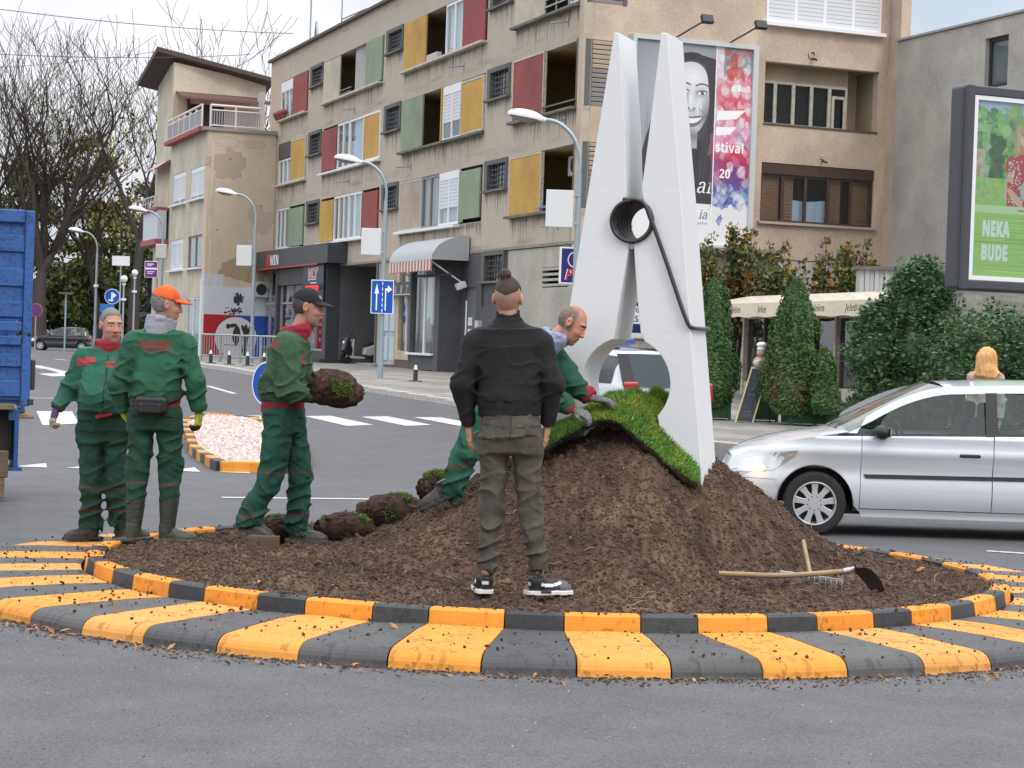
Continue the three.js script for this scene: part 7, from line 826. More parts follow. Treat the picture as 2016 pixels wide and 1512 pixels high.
function shoeGeo(o) { // z toe, y up, origin under the ankle on the ground
  const s = o.s || 1, hi = o.hi || 0.1; const f = (x, y, z) => { const X = x - 0.006 * z * 8 * 0; const w = 0.047 * s + 0.006 * sstep(0.0, 0.12, z); const sole = max(hypot(max(abs(X) - (w - 0.025), 0), max(abs(z - 0.065) - 0.115 * s, 0)) - 0.03, abs(y - 0.014) - 0.013); let up = ell(X, y, z, 0, 0.03, 0.105, w * 0.95, 0.058, 0.105 * s); up = smin(up, cone(X, y, z, [0, 0.04, -0.01], [0, hi, -0.012], 0.047, 0.05), 0.03); up = smin(up, cone(X, y, z, [0, hi * 0.75, 0.0], [0, 0.045, 0.1], 0.042, 0.034), 0.025); up = max(up, -(y - 0.014)); up = max(up, y - hi - 0.015); return min(smin(up, sole, 0.004), 1) + 0.0022 * noise3(x * 40, y * 40, z * 40) + (o.crease || 0) * abs(noise3(x * 14, y * 34, z * 14)); };
  return sdfMesh(f, [-0.085, -0.01, -0.1], [0.085, hi + 0.04, 0.24], 0.0065, o.col);
}
function person(label, pos, J, o) {
  const t = thing('person', label, 'person', pos, 0); const R = J.rt, g = {};
  // continuous body
  const ch0 = vL(J.nk, J.wa, 0.4); const bones = [[ch0, J.wa, 0.085, 0.085], [J.wa, J.hp, 0.085, 0.075], [vA(J.sL, [0, -0.04, 0]), vA(J.sR, [0, -0.04, 0]), 0.045, 0.045], [vL(J.nk, J.wa, 0.2), J.hd, 0.05, 0.054]];
  for (const s of ['L', 'R']) bones.push([J['s' + s], J['e' + s], 0.042, 0.038], [J['e' + s], J['w' + s], 0.038, 0.028], [J['h' + s], J['k' + s], 0.06, 0.045], [J['k' + s], J['a' + s], 0.045, 0.034]);
  const bf = (x, y, z) => { let d = 1; for (const b of bones) d = smin(d, cone(x, y, z, b[0], b[1], b[2], b[3]), 0.035); return d; };
  const pts = Object.values(J).filter(v => v.length === 3 && v !== R); const [lo, hi] = bounds([J.nk, J.hd, J.wa, J.hp, J.sL, J.sR, J.eL, J.eR, J.wL, J.wR, J.kL, J.kR, J.aL, J.aR], 0.14);
  const skinC = (x, y, z) => { const n = 1 + 0.12 * fbm3(x * 25, y * 25, z * 25, 2); return [o.skin[0] * n, o.skin[1] * n, o.skin[2] * n]; };
  const body = [sdfMesh(bf, lo, hi, 0.015, skinC)];
  const hz = vN(J.face), hy = vN(vS(J.hup || [0, 1, 0], vM(hz, vD(J.hup || [0, 1, 0], hz)))), hx = vX(hy, hz), HM = basis(J.hd, hx, hy, hz);
  body.push(sdfMesh((x, y, z) => headSdf(x, y, z, o), [-0.11, -0.145, -0.125], [0.11, 0.145, 0.145], 0.005, (x, y, z) => headCol(x, y, z, o)).applyMatrix4(HM));
  for (const s of ['L', 'R']) { const h = o['hand' + s]; if (!h) continue; const y = vN(h.dir), z = vN(vS(h.back, vM(y, vD(h.back, y)))), x = vM(vX(y, z), 1); const mir = h.mir ? -1 : 1; const gg = handGeo({ ...h, col: h.col || skinC }); if (mir < 0) { gg.scale(-1, 1, 1); const I = gg.index.array; for (let i = 0; i < I.length; i += 3) { const q = I[i]; I[i] = I[i + 1]; I[i + 1] = q; } gg.attributes.normal.needsUpdate = true; } gg.applyMatrix4(basis(vA(J['w' + s], vM(y, 0.012)), x, y, z)); if (h.glove) part(t, 'glove', gg, clothM, h.glove); else body.push(gg); }
  part(t, 'body', merge(body), skinM);
  // trousers
  const tr = o.tr, tb = []; for (const s of ['L', 'R']) tb.push([J['h' + s], J['k' + s], tr.r[0], tr.r[1]], [J['k' + s], vL(J['k' + s], J['a' + s], tr.end || 0.95), tr.r[1], tr.r[2]]);
  const tf0 = foldsAt([[J.kL, 0.15, 0.02], [J.kR, 0.15, 0.02], [J.aL, 0.24, (tr.ankle ?? 0.018) * 1.5], [J.aR, 0.24, (tr.ankle ?? 0.018) * 1.5], [J.hp, 0.2, 0.012], [vL(J.hL, J.kL, 0.3), 0.15, 0.008], [vL(J.hR, J.kR, 0.3), 0.15, 0.008]], 0.007, tr.fm);
  const pel = [[vL(J.wa, J.hp, o.pw ?? 0.45), tr.w[0], tr.d[0]], [J.hp, tr.w[1], tr.d[1]], [vA(J.hp, [0, -0.1, 0]), tr.w[1] * 0.95, tr.d[1] * 0.85]];
  const tsd = (x, y, z) => { let d = loft(x, y, z, pel, R); let legs = 1; for (let i = 0; i < 4; i += 2) { const l = smin(cone(x, y, z, ...tb[i]), cone(x, y, z, ...tb[i + 1]), 0.03); legs = legs === 1 ? l : smin(legs, l, 0.012); } d = smin(d, legs, 0.05); return d + tf0(x, y, z); };
  const [tl, th2] = bounds([J.wa, J.hp, J.hL, J.hR, J.kL, J.kR, vL(J.kL, J.aL, tr.end || 0.95), vL(J.kR, J.aR, tr.end || 0.95)], 0.17);
  part(t, 'trousers', sdfMesh(tsd, tl, th2, 0.0095, tr.col), clothM);
  // jacket
  const jk = o.jk, jb = []; for (const s of ['L', 'R']) jb.push([J['s' + s], J['e' + s], jk.r[0], jk.r[1]], [J['e' + s], vL(J['e' + s], J['w' + s], jk.len || 0.9), jk.r[1], jk.r[2]]);
  const jf = foldsAt([[J.eL, 0.14, 0.02], [J.eR, 0.14, 0.02], [J.wa, 0.18, 0.014], [vA(J.sL, [0, -0.12, 0]), 0.12, 0.007], [vA(J.sR, [0, -0.12, 0]), 0.12, 0.007]], jk.fold ?? 0.0055, jk.fm);
  const up = vN(vS(J.nk, J.wa)), ch = vA(J.nk, vM(up, -0.17)), hem = jk.hem || vA(J.wa, vM(up, -0.06));
  const lf = [[vA(J.nk, vM(up, 0.0)), 0.075, 0.066], [vA(J.nk, vM(up, -0.075)), jk.w[0], jk.d[0] * 0.82], [ch, jk.w[0] * 1.02, jk.d[0]], [J.wa, jk.w[1], jk.d[1]], [hem, jk.w[2], jk.d[2]]]; if (jk.bias) { for (const k of [2, 3, 4]) lf[k][0] = vA(lf[k][0], vM(jk.bias, k === 3 ? 1 : 0.6)); }
  const ends = [1, 3].map(i => vN(vS(jb[i][1], jb[i][0]))), hb = vA(hem, vM(up, -0.012)), nkd = vN(vS(J.hd, J.nk)), trap = vA(J.nk, vM(up, -0.03)), ctp = vA(J.nk, vM(nkd, 0.035));
  const jsd = (x, y, z) => { let d = loft(x, y, z, lf, R); const pl = vD([x - hb[0], y - hb[1], z - hb[2]], up); d = smax(d, -pl, 0.02); let arms = 1; for (let i = 0; i < 4; i += 2) { const q = jb[i + 1], ed = ends[i / 2]; const a = smin(cone(x, y, z, ...jb[i]), smax(cone(x, y, z, ...q), vD([x - q[1][0], y - q[1][1], z - q[1][2]], ed) - 0.012, 0.01), 0.03); arms = min(arms, a); } d = smin(d, arms, 0.028); d = smin(d, min(cone(x, y, z, trap, J.sL, 0.062, jk.r[0] * 0.86), cone(x, y, z, trap, J.sR, 0.062, jk.r[0] * 0.86)), 0.06); const ct = vD([x - ctp[0], y - ctp[1], z - ctp[2]], nkd); d = smax(d, ct, 0.015); return d + jf(x, y, z); };
  const [jl, jh] = bounds([J.nk, J.sL, J.sR, J.eL, J.eR, J.wL, J.wR, hem, J.wa], 0.24);
  part(t, 'jacket', sdfMesh(jsd, jl, jh, 0.0095, jk.col), clothM);
  // trims
  if (jk.band) { const a = hem, b = vA(hem, vM(up, -0.055)); const L2 = [[a, jk.w[2] * 0.99, jk.d[2] * 0.99], [b, jk.w[2] * 0.95, jk.d[2] * 0.96]]; const rib = jk.rib ? 0.003 : 0.004; part(t, 'waistband', sdfMesh((x, y, z) => loft(x, y, z, L2, R) + (jk.rib ? rib * sin(atan2(z - a[2], x - a[0]) * 90) : jf(x, y, z) * 0.4), ...bounds([a, b], jk.w[2] + 0.05), 0.0095, tone(jk.band, 0.1)), clothM); }
  if (jk.cuff) for (const s of ['L', 'R']) { const a = vL(J['e' + s], J['w' + s], (jk.len || 0.9) - 0.04), b = vL(J['e' + s], J['w' + s], (jk.len || 0.9) + 0.16); part(t, 'cuff', sdfMesh((x, y, z) => max(cone(x, y, z, a, b, jk.r[2] * 1.02, jk.r[2] * 0.85), vD([x - b[0], y - b[1], z - b[2]], vN(vS(b, a)))) + 0.002 * noise3(x * 60, y * 60, z * 60), ...bounds([a, b], 0.09), 0.0075, tone(jk.cuff, 0.12)), clothM); }
  if (jk.collar) { const a = vA(J.nk, vM(up, -0.045)), b = vL(J.nk, J.hd, jk.ch || 0.34), ra = 0.078, rb = jk.cr || 0.08, cn = vN(vA(nkd, vM(J.face, -(jk.tilt ?? 0.35)))); part(t, jk.cname || 'collar', sdfMesh((x, y, z) => { const n = 0.004 * noise3(x * 30, y * 40, z * 30); return smax(smax(cone(x, y, z, a, b, ra + (jk.puff || 0.008), rb + (jk.puff || 0.008)) + n, vD([x - b[0], y - b[1], z - b[2]], cn) - 0.012 + n * 2, 0.012), -cone(x, y, z, J.nk, J.hd, 0.056, 0.07), 0.008); }, ...bounds([a, b], 0.13), 0.007, tone(jk.collar, 0.14)), clothM); }
  for (const s of ['L', 'R']) { // footwear
    const sh = o.shoe, d = J['toe' + s], z = vN(d), x = vN(vX([0, 1, 0], z)), y = vX(z, x); const gsh = shoeGeo({ ...sh, col: sh.col }); gsh.applyMatrix4(basis(J['f' + s], x, y, z)); part(t, sh.name || 'shoe', gsh, bootM); if (sh.boot) { const a = vA(J['f' + s], [0, 0.06, 0]), b = vL(J['a' + s], J['k' + s], 0.5); part(t, 'boot_shaft', sdfMesh((X, Y, Z) => max(cone(X, Y, Z, a, b, 0.052, 0.074), vD([X - b[0], Y - b[1], Z - b[2]], vN(vS(b, a)))) + 0.003 * abs(noise3(X * 14, Y * 30, Z * 14)), ...bounds([a, b], 0.1), 0.008, tone(sh.boot, 0.2)), bootM); } }
  // hair
  if (o.hair) part(t, 'hair', sdfMesh((x, y, z) => o.hair(x, y, z), [-0.2, -0.34, -0.24], [0.2, 0.24, 0.16], 0.0065, tone(o.hairCol, 0.35)).applyMatrix4(HM), hairM);
  if (o.cap) { const c = o.cap, cm = sdfMesh((x, y, z) => { const Y = y + z * 0.12; let d = max(ell(x, y, z, 0, 0.036, -0.012, 0.087, 0.106, 0.107) + 0.0022 * noise3(x * 26, y * 18, z * 26), -(Y - 0.042)); const r2 = hypot(x / 0.082, (z - 0.03) / 0.155); const br = max((r2 - 1) * 0.08, abs(y - 0.052 + (z - 0.09) * 0.22 + x * x * 4.5) - 0.0055, 0.05 - z); return smin(d, br, 0.008); }, [-0.11, -0.02, -0.14], [0.11, 0.16, 0.2], 0.0052, c.col || tone(c.c, 0.14)); part(t, 'cap', cm.applyMatrix4(HM), clothM); }
  t.userData.HM = undefined; g.t = t; g.HM = HM; return g;
}
const green = [0.02, 0.112, 0.062], greenT = [0.011, 0.068, 0.042], redT = [0.36, 0.028, 0.045];
const hairline = (hf, hb, thick, cut) => (x, y, z) => { const l = lerp(hb, hf, sstep(-0.03, 0.06, z)) + (abs(x) > 0.06 ? -0.01 : 0); let d = max(ell(x, y, z, 0, 0.03, -0.014, 0.077 + thick, 0.1 + thick, 0.097 + thick) + 0.0035 * noise3(x * 70, y * 70, z * 70), l - y, z - 0.075); if (cut) d = max(d, cut(x, y, z)); return smax(d, 0.030 - hypot(abs(x) - 0.088, y, z + 0.004), 0.01); };
const trC = (c, kneeY) => { const f = tone(c, 0.22); return (x, y, z, a, b, d) => { for (const k of kneeY) if (abs(y - k - 0.012 * noise3(x * 8, z * 8, 2)) < 0.0055) return [0.17, 0.03, 0.03]; return f(x, y, z); }; };
{ // man in black jacket, back to the camera
  const J = { hd: [-0.130, 1.737, 0], nk: [-0.122, 1.60, 0], sL: [-0.305, 1.47, 0], eL: [-0.385, 1.224, 0.03], wL: [-0.335, 0.985, -0.05], sR: [0.07, 1.477, 0], eR: [0.155, 1.25, 0.03], wR: [0.13, 1.0, -0.05], wa: [-0.105, 1.21, 0], hp: [-0.085, 0.965, 0], hL: [-0.178, 0.885, 0], kL: [-0.183, 0.503, -0.02], aL: [-0.2, 0.126, 0.02], hR: [0.006, 0.889, 0], kR: [0.042, 0.52, -0.02], aR: [0.108, 0.137, 0.02], fL: [-0.213, 0, 0.03], fR: [0.108, 0, 0.03], rt: [1, 0, 0], face: [0.12, -0.02, -1], toeL: [-0.12, 0, -1], toeR: [0.93, 0, -0.35] };
  const sk = [0.46, 0.26, 0.19], jt = tone([0.0085, 0.0085, 0.0105], 0.3);
  const g = person('man in black bomber jacket and olive trousers watching with hands at pockets', [0.088, soilBase(0.088, -13.22) + 0.025, -13.22], J, { skin: sk, stubble: 0.2, shaved: (x, y, z) => y > -0.06 && z < 0.045 && abs(x) < 0.082 ? [0.17, 0.12, 0.09, 0.62 * sstep(-0.06, -0.01, y) * clamp(0.8 + noise3(x * 90, y * 90, z * 90) * 0.3)] : null,
    handL: { dir: [0.1, -1, -0.2], back: [-1, 0, 0.3], curl: [0.3, 0.3, 0.3, 0.3] }, handR: { dir: [-0.1, -1, -0.2], back: [1, 0, 0.3], mir: 1, curl: [0.3, 0.3, 0.3, 0.3] },
    hairCol: [0.035, 0.022, 0.018], hair: (x, y, z) => smin(max(ell(x, y, z, 0, 0.03, -0.014, 0.083, 0.108, 0.104) + 0.002 * noise3(x * 110, y * 20, z * 110), 0.05 + abs(x) * 0.42 * (z < 0 ? 1 : 0) - 0.028 * sstep(0.0, -0.08, z) - y), ell(x, y, z, 0.014, 0.146, -0.058, 0.037, 0.034, 0.034) + 0.004 * noise3(x * 70, y * 70, z * 70), 0.01),
    jk: { fm: 0.6, r: [0.074, 0.064, 0.048], w: [0.188, 0.186, 0.194], d: [0.125, 0.13, 0.138], hem: [-0.098, 1.14, 0], col: jt, band: [0.011, 0.011, 0.014], rib: 1, cuff: [0.011, 0.011, 0.013], len: 0.84, collar: [0.009, 0.009, 0.011], ch: 0.42, cr: 0.066, puff: 0.006, fold: 0.005 },
    tr: { fm: 0.75, r: [0.092, 0.066, 0.049], w: [0.168, 0.184], d: [0.115, 0.145], end: 0.9, ankle: 0.02, col: (() => { const f = tone([0.085, 0.078, 0.064], 0.2); return (x, y, z, a, b, c) => { if (z > 0.05 && ((abs(y - 0.985 - 0.06 * abs(x + 0.09)) < 0.004 && abs(abs(x + 0.085) - 0.1) < 0.07) || abs(x + 0.088) < 0.003 && y > 0.9)) return [0.04, 0.036, 0.03]; return f(x, y, z); }; })() },
    shoe: { s: 1.02, hi: 0.085, name: 'trainer', col: (x, y, z) => y < 0.027 ? (z < 0.06 && z > 0.0 && y > 0.01 ? [0.03, 0.03, 0.03] : [0.68, 0.68, 0.66]) : abs(x) > 0.028 && abs(y - 0.046 - (z - 0.05) * (z - 0.05) * 3 - 0.012) < 0.0085 && z > 0.0 && z < 0.14 ? [0.72, 0.72, 0.72] : (z < -0.04 && abs(y - 0.065) < 0.012 && abs(x) < 0.02) ? [0.7, 0.7, 0.7] : z > 0.12 ? [0.09, 0.1, 0.11] : [0.012, 0.012, 0.014] } });
  for (const q of ['L', 'R']) part(g.t, 'ankle_cuff', rod(vL(J['k' + q], J['a' + q], 0.84), vL(J['k' + q], J['a' + q], 0.97), 0.06, 0.052, 18), mat([0.07, 0.062, 0.05], 0.9));
}
{ // grey haired worker at the left
  const J = { hd: [0.037, 1.626, 0.03], nk: [0.008, 1.46, 0], sL: [-0.158, 1.365, 0.03], eL: [-0.27, 1.123, 0.03], wL: [-0.345, 0.985, 0.09], sR: [0.175, 1.375, -0.05], eR: [0.24, 1.13, -0.04], wR: [0.24, 0.92, 0.04], wa: [-0.012, 1.09, 0.03], hp: [-0.012, 0.88, 0], hL: [-0.095, 0.82, 0.01], kL: [-0.077, 0.448, 0.03], aL: [-0.077, 0.101, 0], hR: [0.082, 0.82, -0.02], kR: [0.096, 0.454, 0], aR: [0.15, 0.11, -0.04], fL: [-0.073, 0.0, 0], fR: [0.155, 0.0, -0.04], rt: vN([0.96, 0, -0.28]), face: [0.52, -0.1, 0.85], toeL: [-0.8, 0, 0.55], toeR: [0.45, 0, 0.85] };
  const f = tone([0.022, 0.125, 0.085], 0.2);
  person('stout grey haired worker in green overalls with red collar, standing farthest left', [-3.075, 0.12, -16.9], J, { skin: [0.47, 0.235, 0.175], jaw: 1.15, stubble: 0.35, brow: [0.16, 0.13, 0.11], hairCol: [0.15, 0.14, 0.135], hair: hairline(0.085, -0.035, 0.006),
    handL: { dir: [-0.25, -1, 0.15], back: [-0.8, 0.2, 0.6], fat: 1.22, curl: [0.75, 0.8, 0.85, 0.9], glove: 'purple grey work glove with cream fingers', col: (x, y, z) => y > 0.06 ? [0.4, 0.34, 0.28] : [0.075, 0.06, 0.115] }, handR: { dir: [0.1, -1, 0.2], back: [1, 0, 0.2], mir: 1, fat: 1.2, glove: 'dark work glove', col: flat([0.06, 0.05, 0.08]) },
    jk: { r: [0.08, 0.07, 0.054], w: [0.175, 0.192, 0.182], d: [0.13, 0.19, 0.155], bias: [0.02, 0, 0.045], hem: [-0.012, 0.97, 0.03], fold: 0.0065, band: null, cuff: [0.13, 0.03, 0.06], len: 0.86, collar: redT, ch: 0.16, cr: 0.09, puff: 0.018, tilt: 0.6, col: (x, y, z, a, b, c) => { if (z > 0.06 && ((x > -0.2 && x < -0.055 && abs(y - 1.352 - (x + 0.13) * 0.12) < 0.028) || (x > 0.03 && x < 0.11 && abs(y - 1.335) < 0.022))) return [0.42, 0.05, 0.06]; if (z > 0.08 && abs(x - 0.035 - 0.015 * noise3(y * 14, 1, 1)) < 0.006 && y < 1.4) return [0.008, 0.03, 0.022]; return f(x, y, z); } },
    tr: { r: [0.096, 0.08, 0.07], w: [0.185, 0.185], d: [0.15, 0.15], end: 0.98, col: trC([0.012, 0.06, 0.042], [0.4, 0.23]) }, shoe: { s: 1.08, hi: 0.09, name: 'work_shoe', col: tone([0.035, 0.03, 0.026], 0.25) } });
  const b = scene.children[scene.children.length - 1]; part(b, 'shirt_hem', [RB(0.13, 0.035, 0.03, 0.012, 0.03, 0.955, 0.185, 0, 0, 0.25)], mat(redT, 0.9));
}
{ // worker with orange cap
  const J = { hd: [0.012, 1.70, -0.02], nk: [-0.035, 1.535, 0], sL: [-0.205, 1.415, 0], eL: [-0.318, 1.13, 0.03], wL: [-0.285, 0.93, -0.08], sR: [0.153, 1.42, 0], eR: [0.245, 1.142, 0.03], wR: [0.27, 0.95, -0.02], wa: [-0.037, 1.12, 0], hp: [-0.04, 0.94, 0], hL: [-0.132, 0.892, 0], kL: [-0.154, 0.533, -0.02], aL: [-0.172, 0.095, 0.02], hR: [0.055, 0.899, 0], kR: [0.078, 0.562, -0.03], aR: [0.072, 0.096, 0], fL: [-0.168, 0, 0.02], fR: [0.071, 0, 0], rt: vN([0.98, 0, 0.12]), face: [0.95, -0.1, -0.26], toeL: [0.3, 0, -0.95], toeR: [0.98, 0, -0.06] };
  const f = tone(green, 0.18);
  const g = person('worker in orange cap and green overalls with rubber boots, seen from behind', [-2.505, soilBase(-2.5, -16) + 0.02, -16], J, { skin: [0.40, 0.215, 0.155], stubble: 0.35, hairCol: [0.2, 0.19, 0.19], hair: hairline(0.12, -0.055, 0.006), cap: { c: [0.72, 0.11, 0.022], col: (x, y, z) => z < -0.09 && y < 0.075 ? [0.4, 0.13, 0.09] : tone([0.74, 0.115, 0.024], 0.14)(x, y, z) },
    handR: { dir: [-0.05, -1, 0.05], back: [1, 0, 0.35], mir: 1, fat: 1.25, curl: [0.7, 0.75, 0.8, 0.85], glove: 'lime yellow glove with dark dirty fingers', col: (x, y, z) => y > 0.095 ? [0.045, 0.035, 0.03] : tone([0.42, 0.5, 0.06], 0.2)(x, y, z) }, handL: { dir: [0.4, -1, -0.5], back: [-1, 0, 0.3], fat: 1.25, glove: 'lime yellow glove', col: flat([0.4, 0.48, 0.06]) },
    jk: { r: [0.08, 0.068, 0.057], w: [0.178, 0.182, 0.178], d: [0.14, 0.15, 0.145], hem: [-0.038, 1.035, 0], fold: 0.007, band: [0.28, 0.03, 0.045], len: 0.9, collar: [0.3, 0.31, 0.36], cname: 'hood', ch: 0.40, cr: 0.082, puff: 0.03, tilt: 0.1, col: (x, y, z) => { if (z > 0.02 && x > -0.17 && x < 0.075 && y > 1.385 && y < 1.44) { const k = fbm3(x * 60, y * 60, 2, 2) * 0.5 + 0.5; return [0.09 + 0.16 * k, 0.05, 0.04]; } if (z > 0.02 && x > -0.11 && x < 0.05 && y > 1.355 && y <= 1.385) return [0.08, 0.062, 0.046]; return f(x, y, z); } },
    tr: { r: [0.097, 0.078, 0.068], w: [0.155, 0.176], d: [0.12, 0.145], end: 0.56, ankle: 0.004, col: trC([0.01, 0.062, 0.038], [0.42]) }, shoe: { s: 1.1, hi: 0.12, name: 'rubber_boot', boot: [0.032, 0.04, 0.03], col: tone([0.045, 0.05, 0.036], 0.25) } });
  const pc = sub(g.t, 'waist_pouch', [-0.045, 0.985, 0.165]); part(pc, 'pouch_body', new RoundedBoxGeometry(0.235, 0.13, 0.08, 4, 0.035), mat([0.012, 0.012, 0.014], 0.5, { bumpMap: T.clothB, bumpScale: 0.002 })); part(pc, 'front_pocket', new RoundedBoxGeometry(0.16, 0.07, 0.03, 3, 0.014).translate(0, -0.02, 0.045), mat([0.016, 0.016, 0.018], 0.5)); part(pc, 'zip', [B(0.18, 0.006, 0.006, 0, 0.038, 0.04), B(0.12, 0.005, 0.005, 0, 0.008, 0.061)], M.darkMetal); for (const q of [-1, 1]) part(pc, 'strap', tube([[q * 0.1, 0.02, 0.0], [q * 0.16, 0.04, -0.08], [q * 0.17, 0.05, -0.16]], 0.014, 6), M.black);
}
{ // worker carrying turf
  const J = { hd: [0.105, 1.652, 0], nk: [0.012, 1.48, 0], sL: [0.02, 1.375, -0.17], eL: [0.085, 1.085, -0.2], wL: [0.28, 1.02, -0.1], sR: [-0.03, 1.365, 0.17], eR: [0.01, 1.075, 0.215], wR: [0.215, 1.045, 0.17], wa: [-0.045, 1.09, 0], hp: [-0.045, 0.915, 0], hL: [-0.005, 0.855, -0.085], kL: [0.08, 0.495, -0.09], aL: [0.083, 0.114, -0.09], hR: [-0.06, 0.855, 0.085], kR: [-0.1, 0.482, 0.1], aR: [-0.255, 0.155, 0.1], fL: [0.076, 0.0, -0.09], fR: [-0.272, 0.085, 0.1], rt: [0, 0, 1], face: [1, -0.12, 0.02], toeL: [1, 0, 0.05], toeR: [0.9, -0.36, 0.05] };
  const f = tone([0.036, 0.092, 0.046], 0.2);
  const g = person('worker in black cap and green overalls striding right with turf in his arms', [-1.545, soilBase(-1.54, -15.6) + 0.03, -15.6], J, { skin: [0.40, 0.205, 0.145], stubble: 0.4, hairCol: [0.06, 0.05, 0.045], hair: hairline(0.12, -0.05, 0.005), cap: { c: [0.014, 0.014, 0.017], col: (x, y, z) => z > 0.06 && abs(y - 0.085) < 0.012 && abs(x) < 0.035 ? [0.3, 0.3, 0.3] : [0.014, 0.014, 0.017] },
    handR: { dir: [0.95, -0.15, -0.35], back: [0.1, -0.5, 0.9], fat: 1.2, curl: [0.6, 0.6, 0.65, 0.7], glove: 'dark burgundy work glove', col: tone([0.05, 0.014, 0.02], 0.3) }, handL: { dir: [0.95, -0.1, 0.4], back: [0.1, -0.6, -0.8], mir: 1, fat: 1.2, curl: [0.6, 0.6, 0.65, 0.7], glove: 'dark burgundy work glove', col: tone([0.05, 0.014, 0.02], 0.3) },
    jk: { r: [0.088, 0.076, 0.06], w: [0.18, 0.185, 0.165], d: [0.13, 0.155, 0.15], bias: [-0.02, 0, 0], hem: [-0.048, 0.985, 0], fold: 0.0075, band: [0.22, 0.022, 0.035], len: 0.84, cuff: [0.06, 0.012, 0.02], collar: [0.40, 0.022, 0.045], ch: 0.22, cr: 0.086, puff: 0.02, tilt: 0.7, col: (x, y, z, a) => { if (z > 0.05 && x > 0.085 && x < 0.14 && abs(y - 1.29) < 0.022) return [0.4, 0.03, 0.05]; if (x < -0.06 && y > 1.36 && y < 1.42 && a < -0.2) return [0.2, 0.05, 0.05]; return f(x, y, z); } },
    tr: { r: [0.1, 0.082, 0.072], w: [0.14, 0.16], d: [0.125, 0.145], end: 0.99, ankle: 0.022, col: trC([0.011, 0.075, 0.047], [0.5, 0.2]) }, shoe: { s: 1.08, hi: 0.085, name: 'work_shoe', col: (x, y, z) => y < 0.024 ? [0.075, 0.055, 0.042] : tone([0.03, 0.027, 0.025], 0.3)(x, y, z) } });
}
{ // balding worker bending over the turf
  const J = { hd: [0.575, 1.335, 0.1], nk: [0.415, 1.215, 0.06], sL: [0.455, 1.085, -0.1], eL: [0.607, 0.92, 0.0], wL: [0.745, 0.815, 0.06], sR: [0.33, 1.07, 0.2], eR: [0.455, 0.82, 0.25], wR: [0.6, 0.74, 0.2], wa: [0.12, 0.9, 0.03], hp: [-0.01, 0.735, 0], hL: [0.036, 0.66, -0.08], kL: [0.312, 0.428, -0.05], aL: [0.249, 0.154, -0.1], hR: [-0.05, 0.655, 0.06], kR: [-0.14, 0.394, 0.08], aR: [-0.24, 0.12, 0.05], fL: [0.245, 0.08, -0.1], fR: [-0.25, 0.07, 0.05] }; for (const k in J) J[k] = vM(J[k], 0.955); Object.assign(J, { rt: vN([0.1, 0, 1]), face: [0.83, -0.5, 0.22], hup: [0.5, 0.85, 0], toeL: [0.9, 0.1, 0.2], toeR: [-0.85, -0.45, 0.1] });
  const f = tone([0.02, 0.1, 0.06], 0.2), gl = tone([0.2, 0.195, 0.205], 0.25);
  person('balding worker in green jacket with grey gloves bending to lay the turf', [-0.16, 0.58, -15.2], J, { skin: [0.46, 0.22, 0.15], stubble: 0.45, hairCol: [0.075, 0.068, 0.066], brow: [0.06, 0.05, 0.045], shaved: (x, y, z) => abs(x) < 0.08 ? [0.075, 0.068, 0.066, 0.88 * sstep(0.045, 0.015, z + y * 0.15) * sstep(-0.065, -0.04, y) * sstep(0.118, 0.085, y + max(0, z) * 0.5) * clamp(0.9 + 0.35 * noise3(x * 80, y * 80, z * 80))] : null,
    handR: { dir: [0.85, -0.35, 0.15], back: [0.3, 0.8, 0.5], fat: 1.25, curl: [0.55, 0.6, 0.6, 0.65], glove: 'grey work glove', col: gl }, handL: { dir: [0.95, -0.1, -0.05], back: [0.1, 1, 0.2], mir: 1, fat: 1.2, curl: [0.45, 0.5, 0.5, 0.5], glove: 'grey work glove', col: gl },
    jk: { r: [0.095, 0.085, 0.062], w: [0.195, 0.2, 0.18], d: [0.14, 0.15, 0.145], fold: 0.007, band: redT, len: 0.78, cuff: [0.42, 0.025, 0.05], collar: [0.36, 0.44, 0.62], cname: 'hood', ch: 0.42, cr: 0.08, puff: 0.022, tilt: 0.6, col: (x, y, z) => { if (x > 0.45 && x < 0.53 && abs(y - 1.09) < 0.03 && z > 0.1) return [0.4, 0.03, 0.05]; return f(x, y, z); } },
    tr: { r: [0.105, 0.085, 0.074], w: [0.165, 0.17], d: [0.14, 0.15], end: 0.95, col: trC([0.02, 0.12, 0.075], [0.3]) }, shoe: { s: 1.05, hi: 0.12, name: 'work_boot', col: tone([0.025, 0.022, 0.02], 0.3) } });
}
